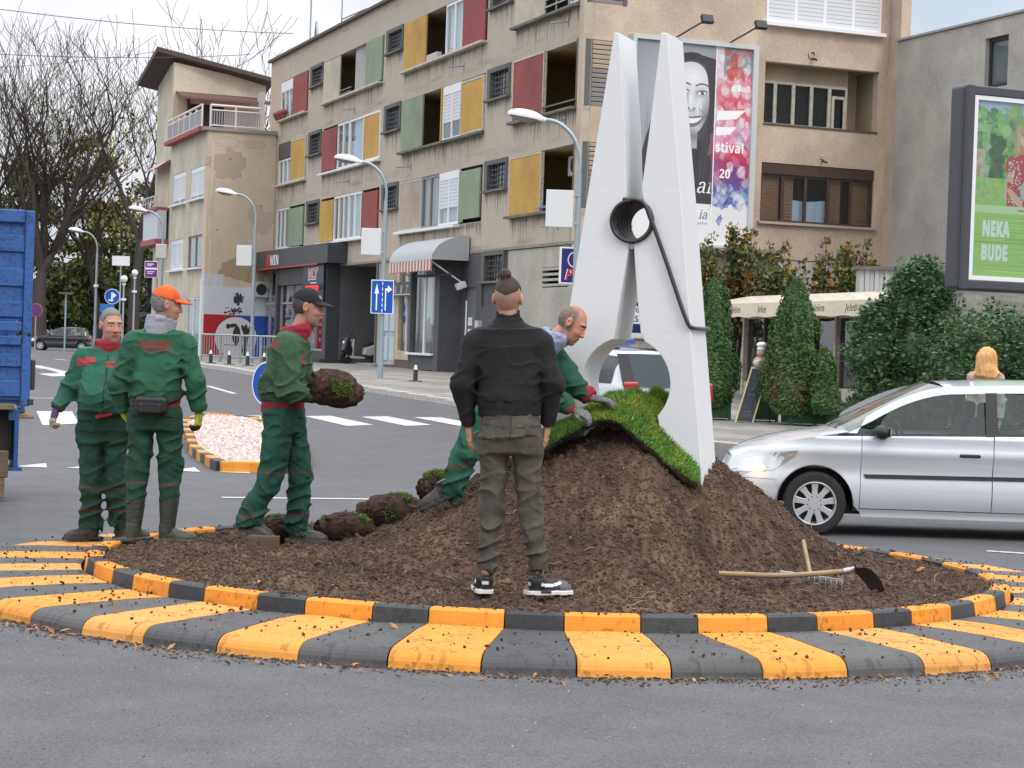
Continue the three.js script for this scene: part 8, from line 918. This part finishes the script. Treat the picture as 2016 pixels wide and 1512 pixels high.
{ // woman beyond the silver car
  const J = { hd: [0, 1.56, 0], nk: [0, 1.4, 0], sL: [-0.16, 1.33, 0], eL: [-0.2, 1.05, 0], wL: [-0.18, 0.82, 0.03], sR: [0.16, 1.33, 0], eR: [0.2, 1.05, 0], wR: [0.18, 0.82, 0.03], wa: [0, 1.02, 0], hp: [0, 0.85, 0], hL: [-0.08, 0.8, 0], kL: [-0.08, 0.45, 0.03], aL: [-0.08, 0.09, -0.05], hR: [0.08, 0.8, 0], kR: [0.08, 0.45, -0.03], aR: [0.08, 0.09, 0.1], fL: [-0.08, 0, -0.05], fR: [0.08, 0, 0.1], rt: [1, 0, 0], face: [0.1, 0, -1], toeL: [0, 0, -1], toeR: [0, 0, -1] };
  const hs = (x, y, z) => { const top = ell(x, y, z, 0, 0.025, -0.014, 0.118, 0.135, 0.125); const fl = cone(x, y, z * 1.05, [0, 0.02, -0.03], [0, -0.13, -0.045], 0.122, 0.14) + 0.02 * sstep(-0.02, 0.06, z); const flip = ell(x, y, z, 0, -0.19 + 0.03 * noise3(x * 20, 1, z * 20), -0.035, 0.185, 0.045, 0.13); let d = smin(smin(top, fl, 0.04), flip, 0.03); d += 0.009 * noise3(x * 60, y * 7, z * 60); return smax(d, min(z - 0.05, 0.09), 0.01); };
  person('woman with shoulder length blond hair and pale pink coat beyond the silver car', [5.93, 0.16, -28], J, { skin: [0.5, 0.3, 0.23], stubble: 0, hairCol: [0.62, 0.34, 0.13], hair: hs, handL: { dir: [0, -1, 0.1], back: [-1, 0, 0.1] }, handR: { dir: [0, -1, 0.1], back: [1, 0, 0.1], mir: 1 }, jk: { r: [0.068, 0.058, 0.05], w: [0.165, 0.15, 0.19], d: [0.11, 0.11, 0.14], hem: [0, 0.62, 0], col: tone([0.58, 0.43, 0.39], 0.12), collar: [0.58, 0.43, 0.39], ch: 0.3 }, tr: { r: [0.09, 0.06, 0.05], w: [0.15, 0.16], d: [0.11, 0.12], end: 0.96, col: tone([0.03, 0.035, 0.06], 0.2) }, shoe: { s: 0.92, hi: 0.08, col: tone([0.03, 0.03, 0.03], 0.2) } });
}
{ // passer-by, mostly behind the truck
  const J = { hd: [0, 1.6, 0], nk: [0, 1.43, 0], sL: [-0.1, 1.36, -0.15], eL: [-0.05, 1.08, -0.2], wL: [0.06, 0.86, -0.2], sR: [-0.05, 1.36, 0.15], eR: [-0.1, 1.08, 0.2], wR: [-0.05, 0.85, 0.2], wa: [-0.02, 1.05, 0], hp: [0, 0.88, 0], hL: [0, 0.83, -0.08], kL: [-0.12, 0.46, -0.08], aL: [-0.36, 0.14, -0.08], hR: [0.02, 0.83, 0.08], kR: [0.12, 0.46, 0.08], aR: [0.2, 0.1, 0.08], fL: [-0.38, 0.04, -0.08], fR: [0.2, 0, 0.08], rt: [0, 0, 1], face: [1, 0, 0.1], toeL: [1, -0.3, 0], toeR: [1, 0, 0] };
  person('passer-by in blue jeans and tan shoes half hidden behind the truck', [-8.72, ground(0, -39), -39], J, { skin: [0.46, 0.26, 0.19], hairCol: [0.05, 0.04, 0.03], hair: hairline(0.09, -0.05, 0.008), handL: { dir: [0.2, -1, 0], back: [0, 0, -1] }, handR: { dir: [0, -1, 0], back: [0, 0, 1], mir: 1 }, jk: { r: [0.085, 0.075, 0.06], w: [0.18, 0.18, 0.17], d: [0.13, 0.13, 0.13], col: tone([0.02, 0.025, 0.04], 0.2), collar: [0.02, 0.025, 0.04] }, tr: { r: [0.095, 0.075, 0.068], w: [0.15, 0.16], d: [0.12, 0.13], end: 0.97, col: tone([0.045, 0.085, 0.19], 0.25) }, shoe: { s: 1, hi: 0.085, col: tone([0.2, 0.11, 0.06], 0.2) } });
}
// ---------------------------------------------------------------- vehicles
// A car is laid out in side view: s runs from the nose along the flank (x for most of it), y is height. The plan outline bends round the corners.
function carKit(L, W, o) {
  const hw = W / 2, rf = o.rf || 0.55, rr = o.rr || 0.4, nb = o.bow ?? 0.16;
  // plan outline as arc-length table from nose centre to tail centre (one side)
  const pts = []; const N = 400; for (let i = 0; i <= N; i++) { const t = i / N; let x, z; if (t < 0.35) { const a = t / 0.35 * PI / 2; x = (rf + nb) * (1 - cos(a)) * 1.0; z = hw * pow(max(0, sin(a)), 0.62); } else if (t < 0.7) { x = lerp(rf + nb, L - rr - 0.08, (t - 0.35) / 0.35); z = hw; } else { const a = (t - 0.7) / 0.3 * PI / 2; x = L - (rr + 0.08) * (1 - sin(a)); z = hw * pow(max(0, cos(a)), 0.55); } pts.push([x, z]); }
  const acc = [0]; for (let i = 1; i <= N; i++) acc.push(acc[i - 1] + hypot(pts[i][0] - pts[i - 1][0], pts[i][1] - pts[i - 1][1]));
  const iA = floor(N * 0.35), off = pts[iA][0] - acc[iA];     // s = arc + off, so s equals x on the straight flank
  function plan(s) { const a = clamp(s - off, 0, acc[N]); let lo = 0, hi = N; while (hi - lo > 1) { const m = (lo + hi) >> 1; if (acc[m] <= a) lo = m; else hi = m; } const f = (a - acc[lo]) / max(1e-6, acc[hi] - acc[lo]); const x = lerp(pts[lo][0], pts[hi][0], f), z = lerp(pts[lo][1], pts[hi][1], f); let nx = -(pts[hi][1] - pts[lo][1]), nz = pts[hi][0] - pts[lo][0]; const l = hypot(nx, nz) || 1; return [x, z, nx / l, nz / l]; }
  const inset = o.inset;                                       // inset(y, x): how far the skin lies inside the plan outline
  const map = (s, y) => { const [x, z, nx, nz] = plan(s), k = inset(y, x); return [x - nx * k, y, z - nz * k]; };
  const nrm = (s, y) => { const e = 0.012, a = map(s + e, y), b = map(s - e, y), c = map(s, y + e), d = map(s, y - e); const n = vX(vS(c, d), vS(a, b)); const v = vN(n); return vM(v, vD(v, [plan(s)[2], 0, plan(s)[3]]) < 0 ? -1 : 1); };
  const s0 = off, s1 = off + acc[N];
  const skin = (poly, lift = 0, cx = 0.05, cy = 0.035) => { const m = (s, y) => { const p = map(s, y), n = nrm(s, y); return [p[0] + n[0] * lift, p[1] + n[1] * lift, p[2] + n[2] * lift]; }; return polyGrid(poly, cx, cy, m, nrm); };
  const both = (g) => { const q = g.clone().scale(1, 1, -1); const n = q.attributes.position.count; for (const k of ['position', 'normal', 'uv']) { const a = q.attributes[k]; for (let i = 0; i < n; i += 3) for (let j = 0; j < a.itemSize; j++) { const t = a.array[(i + 1) * a.itemSize + j]; a.array[(i + 1) * a.itemSize + j] = a.array[(i + 2) * a.itemSize + j]; a.array[(i + 2) * a.itemSize + j] = t; } } return [g, q]; };
  return { map, nrm, skin, both, s0, s1, plan, hw };
}
function duo(t, name, gs, m) { for (const g of gs) part(t, name, g, m); }
function arch(cx, r, base, n = 18) { const o = []; for (let i = 0; i <= n; i++) { const a = PI - i / n * PI; o.push([cx + r * cos(a), max(base, 0.30 + r * sin(a))]); } return o; }
function wheel(parent, x, z, r, w, side, rimM, spokes = 9, hub) {
  const g = sub(parent, 'wheel', [x, r, z]); if (side < 0) g.rotation.y = PI; const prof = [[r * 0.66, -w / 2 + 0.01], [r * 0.9, -w / 2], [r * 0.975, -w / 2 + 0.025], [r, -w / 4], [r, w / 4], [r * 0.975, w / 2 - 0.025], [r * 0.9, w / 2], [r * 0.66, w / 2 - 0.012]];
  part(g, 'tyre', new THREE.LatheGeometry(prof.map(p => new THREE.Vector2(p[0], p[1])), 44).rotateX(PI / 2), M.rubber);
  part(g, 'rim', [new THREE.LatheGeometry([[r * 0.68, w / 2 - 0.012], [r * 0.66, w / 2 - 0.03], [r * 0.62, w / 2 - 0.055], [r * 0.62, -w / 4]].map(p => new THREE.Vector2(p[0], p[1])), 40).rotateX(PI / 2), new THREE.TorusGeometry(r * 0.665, 0.009, 6, 40).translate(0, 0, w / 2 - 0.015)], rimM);
  const sp = []; for (let i = 0; i < spokes; i++) { const a = i / spokes * 2 * PI; sp.push(extr([[-0.034, r * 0.12], [0.034, r * 0.12], [0.026, r * 0.42], [0.036, r * 0.655], [-0.036, r * 0.655], [-0.026, r * 0.42]], 0.02, 0.005).translate(0, 0, w / 2 - 0.052).rotateZ(a)); } sp.push(new THREE.CylinderGeometry(r * 0.2, r * 0.22, 0.03, 24).rotateX(PI / 2).translate(0, 0, w / 2 - 0.04)); part(g, 'wheel_trim', sp, rimM);
  part(g, 'brake_disc', [new THREE.CylinderGeometry(r * 0.6, r * 0.6, 0.02, 28).rotateX(PI / 2).translate(0, 0, w / 2 - 0.11)], M.dark); return g;
}
const silver = mat([0.60, 0.63, 0.67], 0.3, { metalness: 0.3, clearcoat: 1, clearcoatRoughness: 0.05 }), carGlass = mat([0.60, 0.72, 0.69], 0.02, { transmission: 0.97, ior: 1.55, thickness: 0 }), trimB = mat([0.016, 0.016, 0.018], 0.5), seatM = mat([0.05, 0.05, 0.055], 0.9), lampR = mat([0.40, 0.012, 0.016], 0.25, { clearcoat: 0.6 }), lampC = mat([0.6, 0.62, 0.63], 0.08, { metalness: 0.6, clearcoat: 1 });
function hatchback(name, label, pos, ry, body, o = {}) {
  const t = thing(name, label, 'car', pos, ry); const L = 3.99, sc = o.sc || 1; t.scale.setScalar(sc); const K = carKit(L, 1.72, { rf: 0.5, rr: 0.34, bow: 0.2, inset: (y, x) => { const belt = 0.93 + 0.02 * x; let k = y < belt ? 0.055 * pow(clamp((belt - y) / 0.9), 1.0) * 0.3 + 0.05 * pow(clamp((0.42 - y) / 0.2), 2) : 0.012 + 0.30 * (y - belt); k += 0.016 * exp(-pow((y - 0.80) / 0.05, 2)) * -1 + 0.018 * exp(-pow((y - 0.62) / 0.09, 2)); if (x < 0.9) k += 0.22 * pow(clamp((0.9 - x) / 0.9), 1.2) * sstep(0.55, 0.95, y); if (x > 3.4) k += 0.12 * clamp((x - 3.4) / 0.6) * sstep(0.8, 1.3, y); return k; } });
  const fx = 0.83, rx = 3.405, wr = 0.302, ar = 0.365; const s0 = K.s0 - 0.0, s1 = K.s1;
  const hood = (x) => 0.70 + 0.29 * pow(clamp((x - 0.02) / 1.12), 0.62), beltY = (x) => 0.92 + 0.028 * x;
  const topF = (s) => { const x = K.plan(s)[0]; return hood(x); };
  const line = (a, b, f, n = 14) => { const r = []; for (let i = 0; i <= n; i++) { const s = lerp(a, b, i / n); r.push([s, f(s)]); } return r; };
  // lower body panels
  const fender = [...line(s0, 1.252, (s) => min(topF(s), beltY(s))), [1.252, 0.24], ...arch(fx, ar, 0.24).reverse(), [0.44, 0.52], [s0, 0.52]];
  duo(t, 'front_wing', K.both(K.skin(fender)), body);
  const bump = [[s0, 0.515], [0.44, 0.515], [0.475, 0.42], [0.462, 0.24], [0.3, 0.19], [s0, 0.19]]; duo(t, 'front_bumper', K.both(K.skin(bump, 0.014)), body); duo(t, 'bumper_grille', K.both(K.skin([[s0, 0.43], [0.10, 0.44], [0.3, 0.42], [0.34, 0.34], [0.0, 0.3], [s0, 0.3]], 0.018)), trimB); duo(t, 'upper_grille', K.both(K.skin([[s0, 0.6], [s0 + 0.3, 0.615], [s0 + 0.34, 0.57], [s0, 0.55]], 0.006)), trimB);
  const door = [[1.258, 0.27], ...line(1.258, 2.5, (s) => beltY(s), 8), [2.5, 0.27]]; duo(t, 'front_door', K.both(K.skin(door, 0.0)), body); const sillP = [[1.25, 0.262], [3.0, 0.262], [3.0, 0.19], [1.28, 0.19]]; duo(t, 'sill', K.both(K.skin(sillP, 0.0)), body);
  const qtr = [[2.508, 0.27], ...line(2.508, s1, (s) => beltY(min(K.plan(s)[0], 3.9)), 14), [s1, 0.55], [3.86, 0.5], ...arch(rx, ar, 0.26).reverse(), [3.02, 0.27]]; duo(t, 'rear_quarter', K.both(K.skin(qtr)), body); duo(t, 'rear_bumper', K.both(K.skin([[3.8, 0.545], [s1, 0.545], [s1, 0.24], [3.8, 0.24]], 0.014)), body);
  duo(t, 'side_moulding', K.both(K.skin([[1.3, 0.555], [3.0, 0.575], [3.0, 0.615], [1.28, 0.595]], 0.012)), trimB);
  // glasshouse: side windows and pillars
  const roof = (x) => x < 1.22 ? 0.98 : x < 2.2 ? lerp(1.0, 1.455, pow(sin(clamp((x - 1.1) / 1.1) * PI / 2), 0.92)) : 1.455 + 0.03 * sin((x - 2.2) / 1.7 * PI) - 0.20 * pow(clamp((x - 3.3) / 0.55), 2);
  const gh = [...line(1.1, 3.86, (s) => beltY(s), 12), [3.84, 1.2], ...line(3.75, 1.12, roof, 30)]; const w1 = [[1.36, 0.975], [2.42, 0.995], [2.42, roof(2.42) - 0.075], ...line(2.3, 1.5, (s) => roof(s) - 0.078, 10)], w2 = [[2.55, 0.997], [3.35, 1.03], [3.42, 1.2], ...line(3.3, 2.55, (s) => roof(s) - 0.08, 6)];
  const notIn = []; // pillars built as strips between outer contour and windows
  duo(t, 'roof_rail', K.both(K.skin([...line(1.12, 3.75, roof, 30), ...line(3.7, 1.36, (s) => max(roof(s) - 0.075, beltY(s) + 0.0), 28)])), body); duo(t, 'centre_pillar', K.both(K.skin([[2.43, 0.985], [2.54, 0.99], [2.54, roof(2.54) - 0.07], [2.43, roof(2.43) - 0.07]], 0.003)), trimB); duo(t, 'rear_pillar', K.both(K.skin([[3.36, 1.0], [3.88, 1.03], [3.8, 1.26], ...line(3.72, 3.3, (s) => roof(s) - 0.07, 4), [3.43, 1.2]])), body);
  duo(t, 'window_seal', K.both(K.skin([[1.2, 0.955], [3.4, 1.02], [3.4, 1.034], [1.36, 0.98], [1.2, 0.962]], 0.004)), trimB); duo(t, 'mirror_triangle', K.both(K.skin([[1.2, 0.96], [1.38, 0.975], [1.46, 1.07]], 0.003)), trimB);
  duo(t, 'side_window', K.both(K.skin(w1, -0.012)), carGlass); duo(t, 'rear_side_window', K.both(K.skin(w2, -0.012)), carGlass);
  // top skins between the two flanks
  const edge = (s, y) => K.map(s, y); const strip = (fn, n, crown, m, name, label) => part(t, name, gridGeo(n, 16, (u, v) => { const p = fn(u), k = v * 2 - 1; const bow = 1 - k * k; return [p[0] - crown[1] * bow, p[1] + crown[0] * bow, p[2] * k]; }), m, label);
  strip((u) => { const s = lerp(s0 + 0.001, 1.13, pow(u, 0.8)); return edge(s, topF(s)); }, 40, [0.045, 0.0], body, 'bonnet');
  strip((u) => edge(lerp(1.13, 2.04, u), lerp(0.985, roof(2.04), pow(u, 0.92))), 20, [0.03, 0.10], carGlass, 'windscreen'); strip((u) => edge(lerp(2.04, 3.75, u), roof(lerp(2.04, 3.75, u))), 24, [0.045, 0.0], body, 'roof'); strip((u) => edge(lerp(3.75, 3.9, u), lerp(roof(3.75), 1.05, u)), 8, [0.02, -0.06], carGlass, 'rear_window'); strip((u) => edge(lerp(3.9, s1 - 0.35, u * 0.3), lerp(1.05, 0.55, u)), 8, [0.0, -0.05], body, 'tailgate');
  duo(t, 'wiper', [rod([1.06, 1.01, 0.45], [1.3, 1.1, -0.1], 0.008), rod([1.06, 1.01, -0.15], [1.25, 1.09, -0.6], 0.008)], trimB);
  duo(t, 'headlight', K.both(K.skin([[s0 + 0.44, 0.555], [0.42, 0.6], [0.62, 0.74], [0.66, 0.80], [0.50, 0.785], [s0 + 0.50, 0.66]], 0.006, 0.04, 0.03)), lampC);
  const glow = new THREE.MeshPhysicalMaterial({ color: 0xfff0d0, emissive: 0xffc880, emissiveIntensity: 0.75, roughness: 0.2 }); if (o.lit) for (const q of [1, -1]) { const p = K.map(0.26, 0.605), n = K.nrm(0.26, 0.605); const gm = new THREE.SphereGeometry(1, 18, 12).scale(0.03, 0.05, 0.085).rotateY(0.75).translate(p[0] + n[0] * 0.0, p[1] + 0.012, p[2] + n[2] * 0.0); if (q < 0) gm.scale(1, 1, -1); part(t, 'headlamp_bulb', gm, glow); const pl = new THREE.PointLight(0xffc880, 0.05); pl.position.set(p[0] + n[0] * 0.12, p[1], q * (p[2] + n[2] * 0.12)); pl.castShadow = true; t.add(pl); }
  duo(t, 'tail_light', K.both(K.skin([[3.84, 0.72], [3.93, 0.72], [3.95, 1.0], [3.84, 1.02]], 0.006)), lampR);
  for (const q of [1, -1]) { part(t, 'door_handle', [RB(0.2, 0.032, 0.03, 0.012, 2.28, 0.80, q * 0.868)], trimB); const m = sub(t, 'wing_mirror', [1.43, 1.0, q * 0.93]); part(m, 'housing', new THREE.SphereGeometry(1, 16, 12).scale(0.075, 0.07, 0.105), trimB); part(m, 'arm', B(0.06, 0.04, 0.12, 0.02, -0.03, -q * 0.1), trimB); part(m, 'mirror_glass', B(0.008, 0.09, 0.15, 0.07, 0, 0), M.chrome); wheel(t, fx, q * 0.76, wr, 0.19, q, o.rim || mat([0.5, 0.51, 0.53], 0.35, { metalness: 0.5 })); wheel(t, rx, q * 0.76, wr, 0.19, q, o.rim || mat([0.5, 0.51, 0.53], 0.35, { metalness: 0.5 })); part(t, 'wheel_housing', [new THREE.CylinderGeometry(0.37, 0.37, 0.45, 26, 1, true, PI / 2, PI).rotateX(PI / 2).translate(fx, 0.3, q * 0.62)], M.dark); part(t, 'wheel_housing', [new THREE.CylinderGeometry(0.37, 0.37, 0.45, 26, 1, true, PI / 2, PI).rotateX(PI / 2).translate(rx, 0.3, q * 0.62)], M.dark); part(t, 'seat', [RB(0.5, 0.16, 0.5, 0.06, 2.1, 0.55, q * 0.36), RB(0.16, 0.62, 0.48, 0.06, 2.42, 0.85, q * 0.36, 0, 0, -0.2), RB(0.1, 0.16, 0.26, 0.04, 2.5, 1.22, q * 0.36)], seatM); }
  part(t, 'floor_pan', [BB(0.5, 3.7, 0.2, 0.3, -0.6, 0.6), BB(1.2, 3.7, 0.24, 0.42, -0.78, 0.78), BB(0.3, 1.15, 0.3, 0.62, -0.55, 0.55)], M.dark); part(t, 'dashboard', RB(0.35, 0.2, 1.4, 0.08, 1.42, 0.88, 0), seatM); part(t, 'steering_wheel', new THREE.TorusGeometry(0.18, 0.015, 8, 24).rotateY(PI / 2).rotateZ(0.4).translate(1.72, 0.92, 0.36), M.black); part(t, 'rear_bench', [RB(0.5, 0.16, 1.2, 0.06, 3.0, 0.55, 0), RB(0.16, 0.6, 1.2, 0.06, 3.3, 0.85, 0, 0, 0, -0.2)], seatM);
  return t;
}
hatchback('silver_hatchback', 'silver hatchback with headlight on driving past the roundabout at the right', [2.07, 0, -21.1 - 0.87], 0.0, silver, { lit: true });
hatchback('black_hatchback', 'small distant black car parked at the kerb below the park trees', [-32.3, ground(0, -148), -149], 0.06, mat([0.012, 0.013, 0.016], 0.25, { clearcoat: 1, clearcoatRoughness: 0.05 }), { sc: 1.06 });
{ // police car seen from behind, between the peg legs
  const t = thing('police_car', 'white police estate car with blue roof light seen between the peg legs', 'car', [-0.06, ground(0, -36), -37.86], 0); t.rotation.y = -0.927; // local +x points to the rear
  const wb = mat([0.66, 0.68, 0.71], 0.3, { clearcoat: 1 }); const L = 4.2, hw = 0.87;
  // lofted body: sections along x from nose (0) to tail (L); each closed half profile bottom to roof centre
  const prof = [[0.0, 0.55, 0.78, 0.80], [0.5, 0.8, 0.95, 0.98], [1.15, 0.87, 1.0, 1.06], [1.9, 0.87, 1.02, 1.58], [3.0, 0.87, 1.03, 1.62], [3.75, 0.86, 1.03, 1.57], [4.05, 0.83, 1.03, 1.2], [4.2, 0.8, 1.0, 1.06]];
  const at = (x) => { for (let i = 1; i < prof.length; i++) if (x <= prof[i][0]) { const k = (x - prof[i - 1][0]) / (prof[i][0] - prof[i - 1][0]); return prof[i].map((v, j) => lerp(prof[i - 1][j], v, k)); } return prof[prof.length - 1]; };
  const sec = (x, v) => { const [, w, belt, top] = at(x); const P = [[0.30, w * 0.95], [0.45, w], [0.75, w], [belt, w * 0.985], [lerp(belt, top, 0.55), w * 0.88], [top - 0.06, w * 0.74], [top - 0.005, w * 0.6], [top + 0.02, 0]]; const f = v * 7, i = min(6, floor(f)), k = f - i; return [lerp(P[i][0], P[i + 1][0], k), lerp(P[i][1], P[i + 1][1], k)]; };
  const shell = (x0, x1, v0, v1, lift, n = 20, m = 20) => { const mk = (q) => gridGeo(n, m, (u, v) => { const x = lerp(x0, x1, u), r = sec(x, lerp(v0, v1, v)); return [x, r[0] + lift * 0.3, q * (r[1] + lift)]; }); return [mk(1), mk(-1)]; };
  part(t, 'body_shell', shell(0, 4.2, 0, 1, 0, 60, 35), wb); duo(t, 'side_glass', shell(2.0, 3.75, 3.15 / 7, 4.9 / 7, 0.006, 16, 8), mat([0.03, 0.04, 0.045], 0.04)); duo(t, 'door_pillar', shell(2.85, 2.98, 3.1 / 7, 4.95 / 7, 0.009, 2, 8), trimB);
  part(t, 'tailgate_panel', gridGeo(20, 10, (u, v) => { const y = lerp(0.5, 1.05, v); return [4.2 + 0.03 * sin(v * PI), y, lerp(-1, 1, u) * lerp(0.78, 0.76, v)]; }), wb); part(t, 'rear_glass', [gridGeo(20, 10, (u, v) => [lerp(4.235, 3.86, v), lerp(1.05, 1.545, v), lerp(-1, 1, u) * lerp(0.74, 0.62, v)])], mat([0.02, 0.03, 0.032], 0.03)); duo(t, 'rear_pillar', [1, -1].map(q => gridGeo(4, 10, (u, v) => [lerp(lerp(4.05, 4.24, u), lerp(3.7, 3.87, u), v), lerp(1.04, 1.54, v), q * lerp(lerp(0.85, 0.73, u), lerp(0.7, 0.61, u), v)])), trimB);
  part(t, 'rear_bumper', [RB(0.22, 0.34, 1.66, 0.07, 4.2, 0.42, 0)], mat([0.1, 0.1, 0.11], 0.7)); for (const q of [1, -1]) { part(t, 'tail_light', [RB(0.16, 0.34, 0.22, 0.05, 4.14, 0.95, q * 0.76)], lampR); wheel(t, 0.85, q * 0.78, 0.32, 0.2, q, silver); wheel(t, 3.4, q * 0.78, 0.32, 0.2, q, silver); part(t, 'roof_rail', [rod([1.9, 1.62, q * 0.58], [3.6, 1.62, q * 0.58], 0.02)], trimB); }
  const b = sub(t, 'light_bar', [2.6, 1.66, 0]); part(b, 'blue_lens', new RoundedBoxGeometry(0.28, 0.12, 0.95, 3, 0.04).translate(0, 0.08, 0), mat([0.03, 0.06, 0.3], 0.15, { clearcoat: 1 })); part(b, 'speaker', new RoundedBoxGeometry(0.2, 0.1, 0.3, 3, 0.03).translate(0, 0.17, 0), mat([0.12, 0.14, 0.2], 0.4)); part(b, 'antenna', rod([0.3, 0, 0.1], [0.42, 0.28, 0.1], 0.008), M.black); part(b, 'bar', [BB(-0.05, 0.05, -0.02, 0.02, -0.6, 0.6)], M.galv);
  part(t, 'roof_dome', new THREE.SphereGeometry(0.13, 16, 10).scale(1, 0.6, 1).translate(3.0, 1.66, 0.4), M.greyMetal); part(t, 'badge', new THREE.TorusGeometry(0.05, 0.012, 6, 18).rotateY(PI / 2).translate(4.24, 0.92, 0), M.chrome); part(t, 'number_plate', B(0.012, 0.11, 0.5, 4.245, 0.72, 0), M.pvc); part(t, 'floor_pan', BB(0.2, 4.1, 0.24, 0.4, -0.7, 0.7), M.dark);
}
{ // blue tipper lorry, only its rear corner is in view
  const t = thing('tipper_truck', 'blue tipper truck with ribbed steel body at the left edge', 'truck', [-4.74, 0, -22.0], 0.3); const bm = mat([0.028, 0.115, 0.37], 0.5, { map: T.paint, bumpMap: T.paintB, bumpScale: 0.003 }), bd = mat([0.02, 0.085, 0.29], 0.5, { map: T.paint });
  // body side runs to the left (-x); tail post at x=0
  part(t, 'corner_post', RB(0.09, 1.92, 0.1, 0.012, -0.05, 1.9, 0), bm); part(t, 'corner_post', BB(-0.1, -0.005, 0.93, 2.84, -1.9, -1.8), bm); part(t, 'top_rail', RB(3.2, 0.13, 0.1, 0.015, -1.7, 2.8, 0.0), bm); part(t, 'middle_rail', [RB(3.2, 0.1, 0.09, 0.012, -1.7, 1.72, 0), RB(3.2, 0.09, 0.08, 0.012, -1.7, 1.58, 0)], bm); part(t, 'floor', BB(-3.3, -0.1, 0.95, 1.05, -1.85, -0.03), bd); part(t, 'far_side', BB(-3.3, -0.1, 1.0, 2.8, -1.9, -1.82), bd);
  for (const [y0, y1] of [[2.42, 2.74], [2.08, 2.42], [1.78, 2.08], [1.3, 1.54], [1.0, 1.3]]) { const h = y1 - y0; part(t, 'ribbed_panel', extr([[0, y0], [-0.0, y1], [-0.02, y1], [-0.035, y0 + h * 0.72], [0.028, y0 + h * 0.58], [0.028, y0 + h * 0.12], [-0.035, y0]], 3.15).rotateY(-PI / 2).translate(-0.1, 0, 0), bm); }
  part(t, 'hinge', [rod([-0.03, 1.64, 0.05], [-0.03, 1.64, -0.02], 0.02), RB(0.05, 0.3, 0.05, 0.015, 0.02, 1.25, -0.02), B(0.06, 0.06, 0.06, 0.0, 0.98, 0.02)], M.darkMetal); part(t, 'bumper_beam', [RB(3.0, 0.06, 0.12, 0.01, -1.65, 0.93, 0.02)], mat([0.24, 0.19, 0.14], 0.85, { map: T.wood })); part(t, 'mudguard', [BB(-0.14, -0.1, 0.33, 0.9, -0.5, 0.02), BB(-1.6, -0.06, 0.3, 0.335, -0.5, 0.03), BB(-0.2, -0.14, 0.8, 0.92, -0.3, 0.02)], bd); part(t, 'chassis', [BB(-3.2, -0.3, 0.5, 0.9, -1.2, -0.65), BB(-3.2, -0.16, 0.4, 0.9, -0.5, -0.12)], M.black);
  part(t, 'timber_block', [RB(0.8, 0.26, 0.16, 0.01, -0.6, 0.37, 0.06)], mat([0.16, 0.125, 0.09], 0.9, { map: T.wood })); part(t, 'timber_block', [RB(0.7, 0.2, 0.15, 0.01, -0.58, 0.14, 0.06)], mat([0.2, 0.155, 0.11], 0.9, { map: T.wood }));
  for (const [x, z] of [[-1.3, -0.25], [-1.3, -1.6]]) wheel(t, x, z, 0.46, 0.26, 1, M.darkMetal, 6);
  // cab far outside the frame
  part(t, 'cab', RB(1.5, 1.9, 1.9, 0.12, -4.15, 1.75, -0.95), bm); for (const z of [-0.25, -1.6]) wheel(t, -4.2, z, 0.46, 0.26, 1, M.darkMetal, 6);
}
{ // scooter in the passage
  const t = thing('scooter', 'black and white scooter parked in the passage beside the gaming shop', 'scooter', [-5.55, ground(0, -82) + 0.105, -81.6], 0.35); const wh = mat([0.6, 0.59, 0.55], 0.35, { clearcoat: 1 }), bk = mat([0.015, 0.015, 0.017], 0.4);
  wheel(t, -0.55, 0, 0.24, 0.12, 1, M.darkMetal, 5); wheel(t, 0.62, 0, 0.24, 0.12, 1, M.darkMetal, 5);
  part(t, 'front_shield', extr([[-0.72, 0.5], [-0.6, 0.95], [-0.5, 1.0], [-0.36, 0.5], [-0.4, 0.28], [-0.55, 0.3]], 0.34, 0.05).translate(0, 0, -0.17), bk); part(t, 'leg_shield', extr([[-0.5, 0.3], [-0.36, 0.9], [-0.3, 0.9], [-0.32, 0.3], [0.1, 0.26], [0.1, 0.2], [-0.4, 0.2]], 0.36, 0.02).translate(0, 0, -0.18), wh); part(t, 'rear_body', extr([[0.08, 0.36], [0.12, 0.62], [0.5, 0.74], [0.98, 0.82], [1.02, 0.72], [0.6, 0.44], [0.3, 0.3]], 0.3, 0.05).translate(0, 0, -0.15), wh); part(t, 'seat', extr([[0.08, 0.66], [0.3, 0.8], [0.9, 0.9], [0.96, 0.84], [0.5, 0.74], [0.12, 0.62]], 0.26, 0.03).translate(0, 0, -0.13), bk); part(t, 'handlebar', [rod([-0.42, 1.05, -0.34], [-0.42, 1.05, 0.34], 0.018), rod([-0.5, 0.9, 0], [-0.42, 1.06, 0], 0.04)], bk); for (const q of [-1, 1]) part(t, 'mirror', [rod([-0.42, 1.05, q * 0.26], [-0.46, 1.28, q * 0.36], 0.008), B(0.03, 0.09, 0.14, -0.46, 1.3, q * 0.38)], bk); part(t, 'fork', rod([-0.5, 0.75, 0.07], [-0.56, 0.24, 0.09], 0.03), M.greyMetal); part(t, 'headlight', new THREE.SphereGeometry(0.1, 14, 10).scale(0.5, 0.8, 1).translate(-0.66, 0.76, 0), lampC); part(t, 'engine', B(0.5, 0.2, 0.2, 0.45, 0.28, 0.06), M.dark);
}
renderer.render(scene, camera);
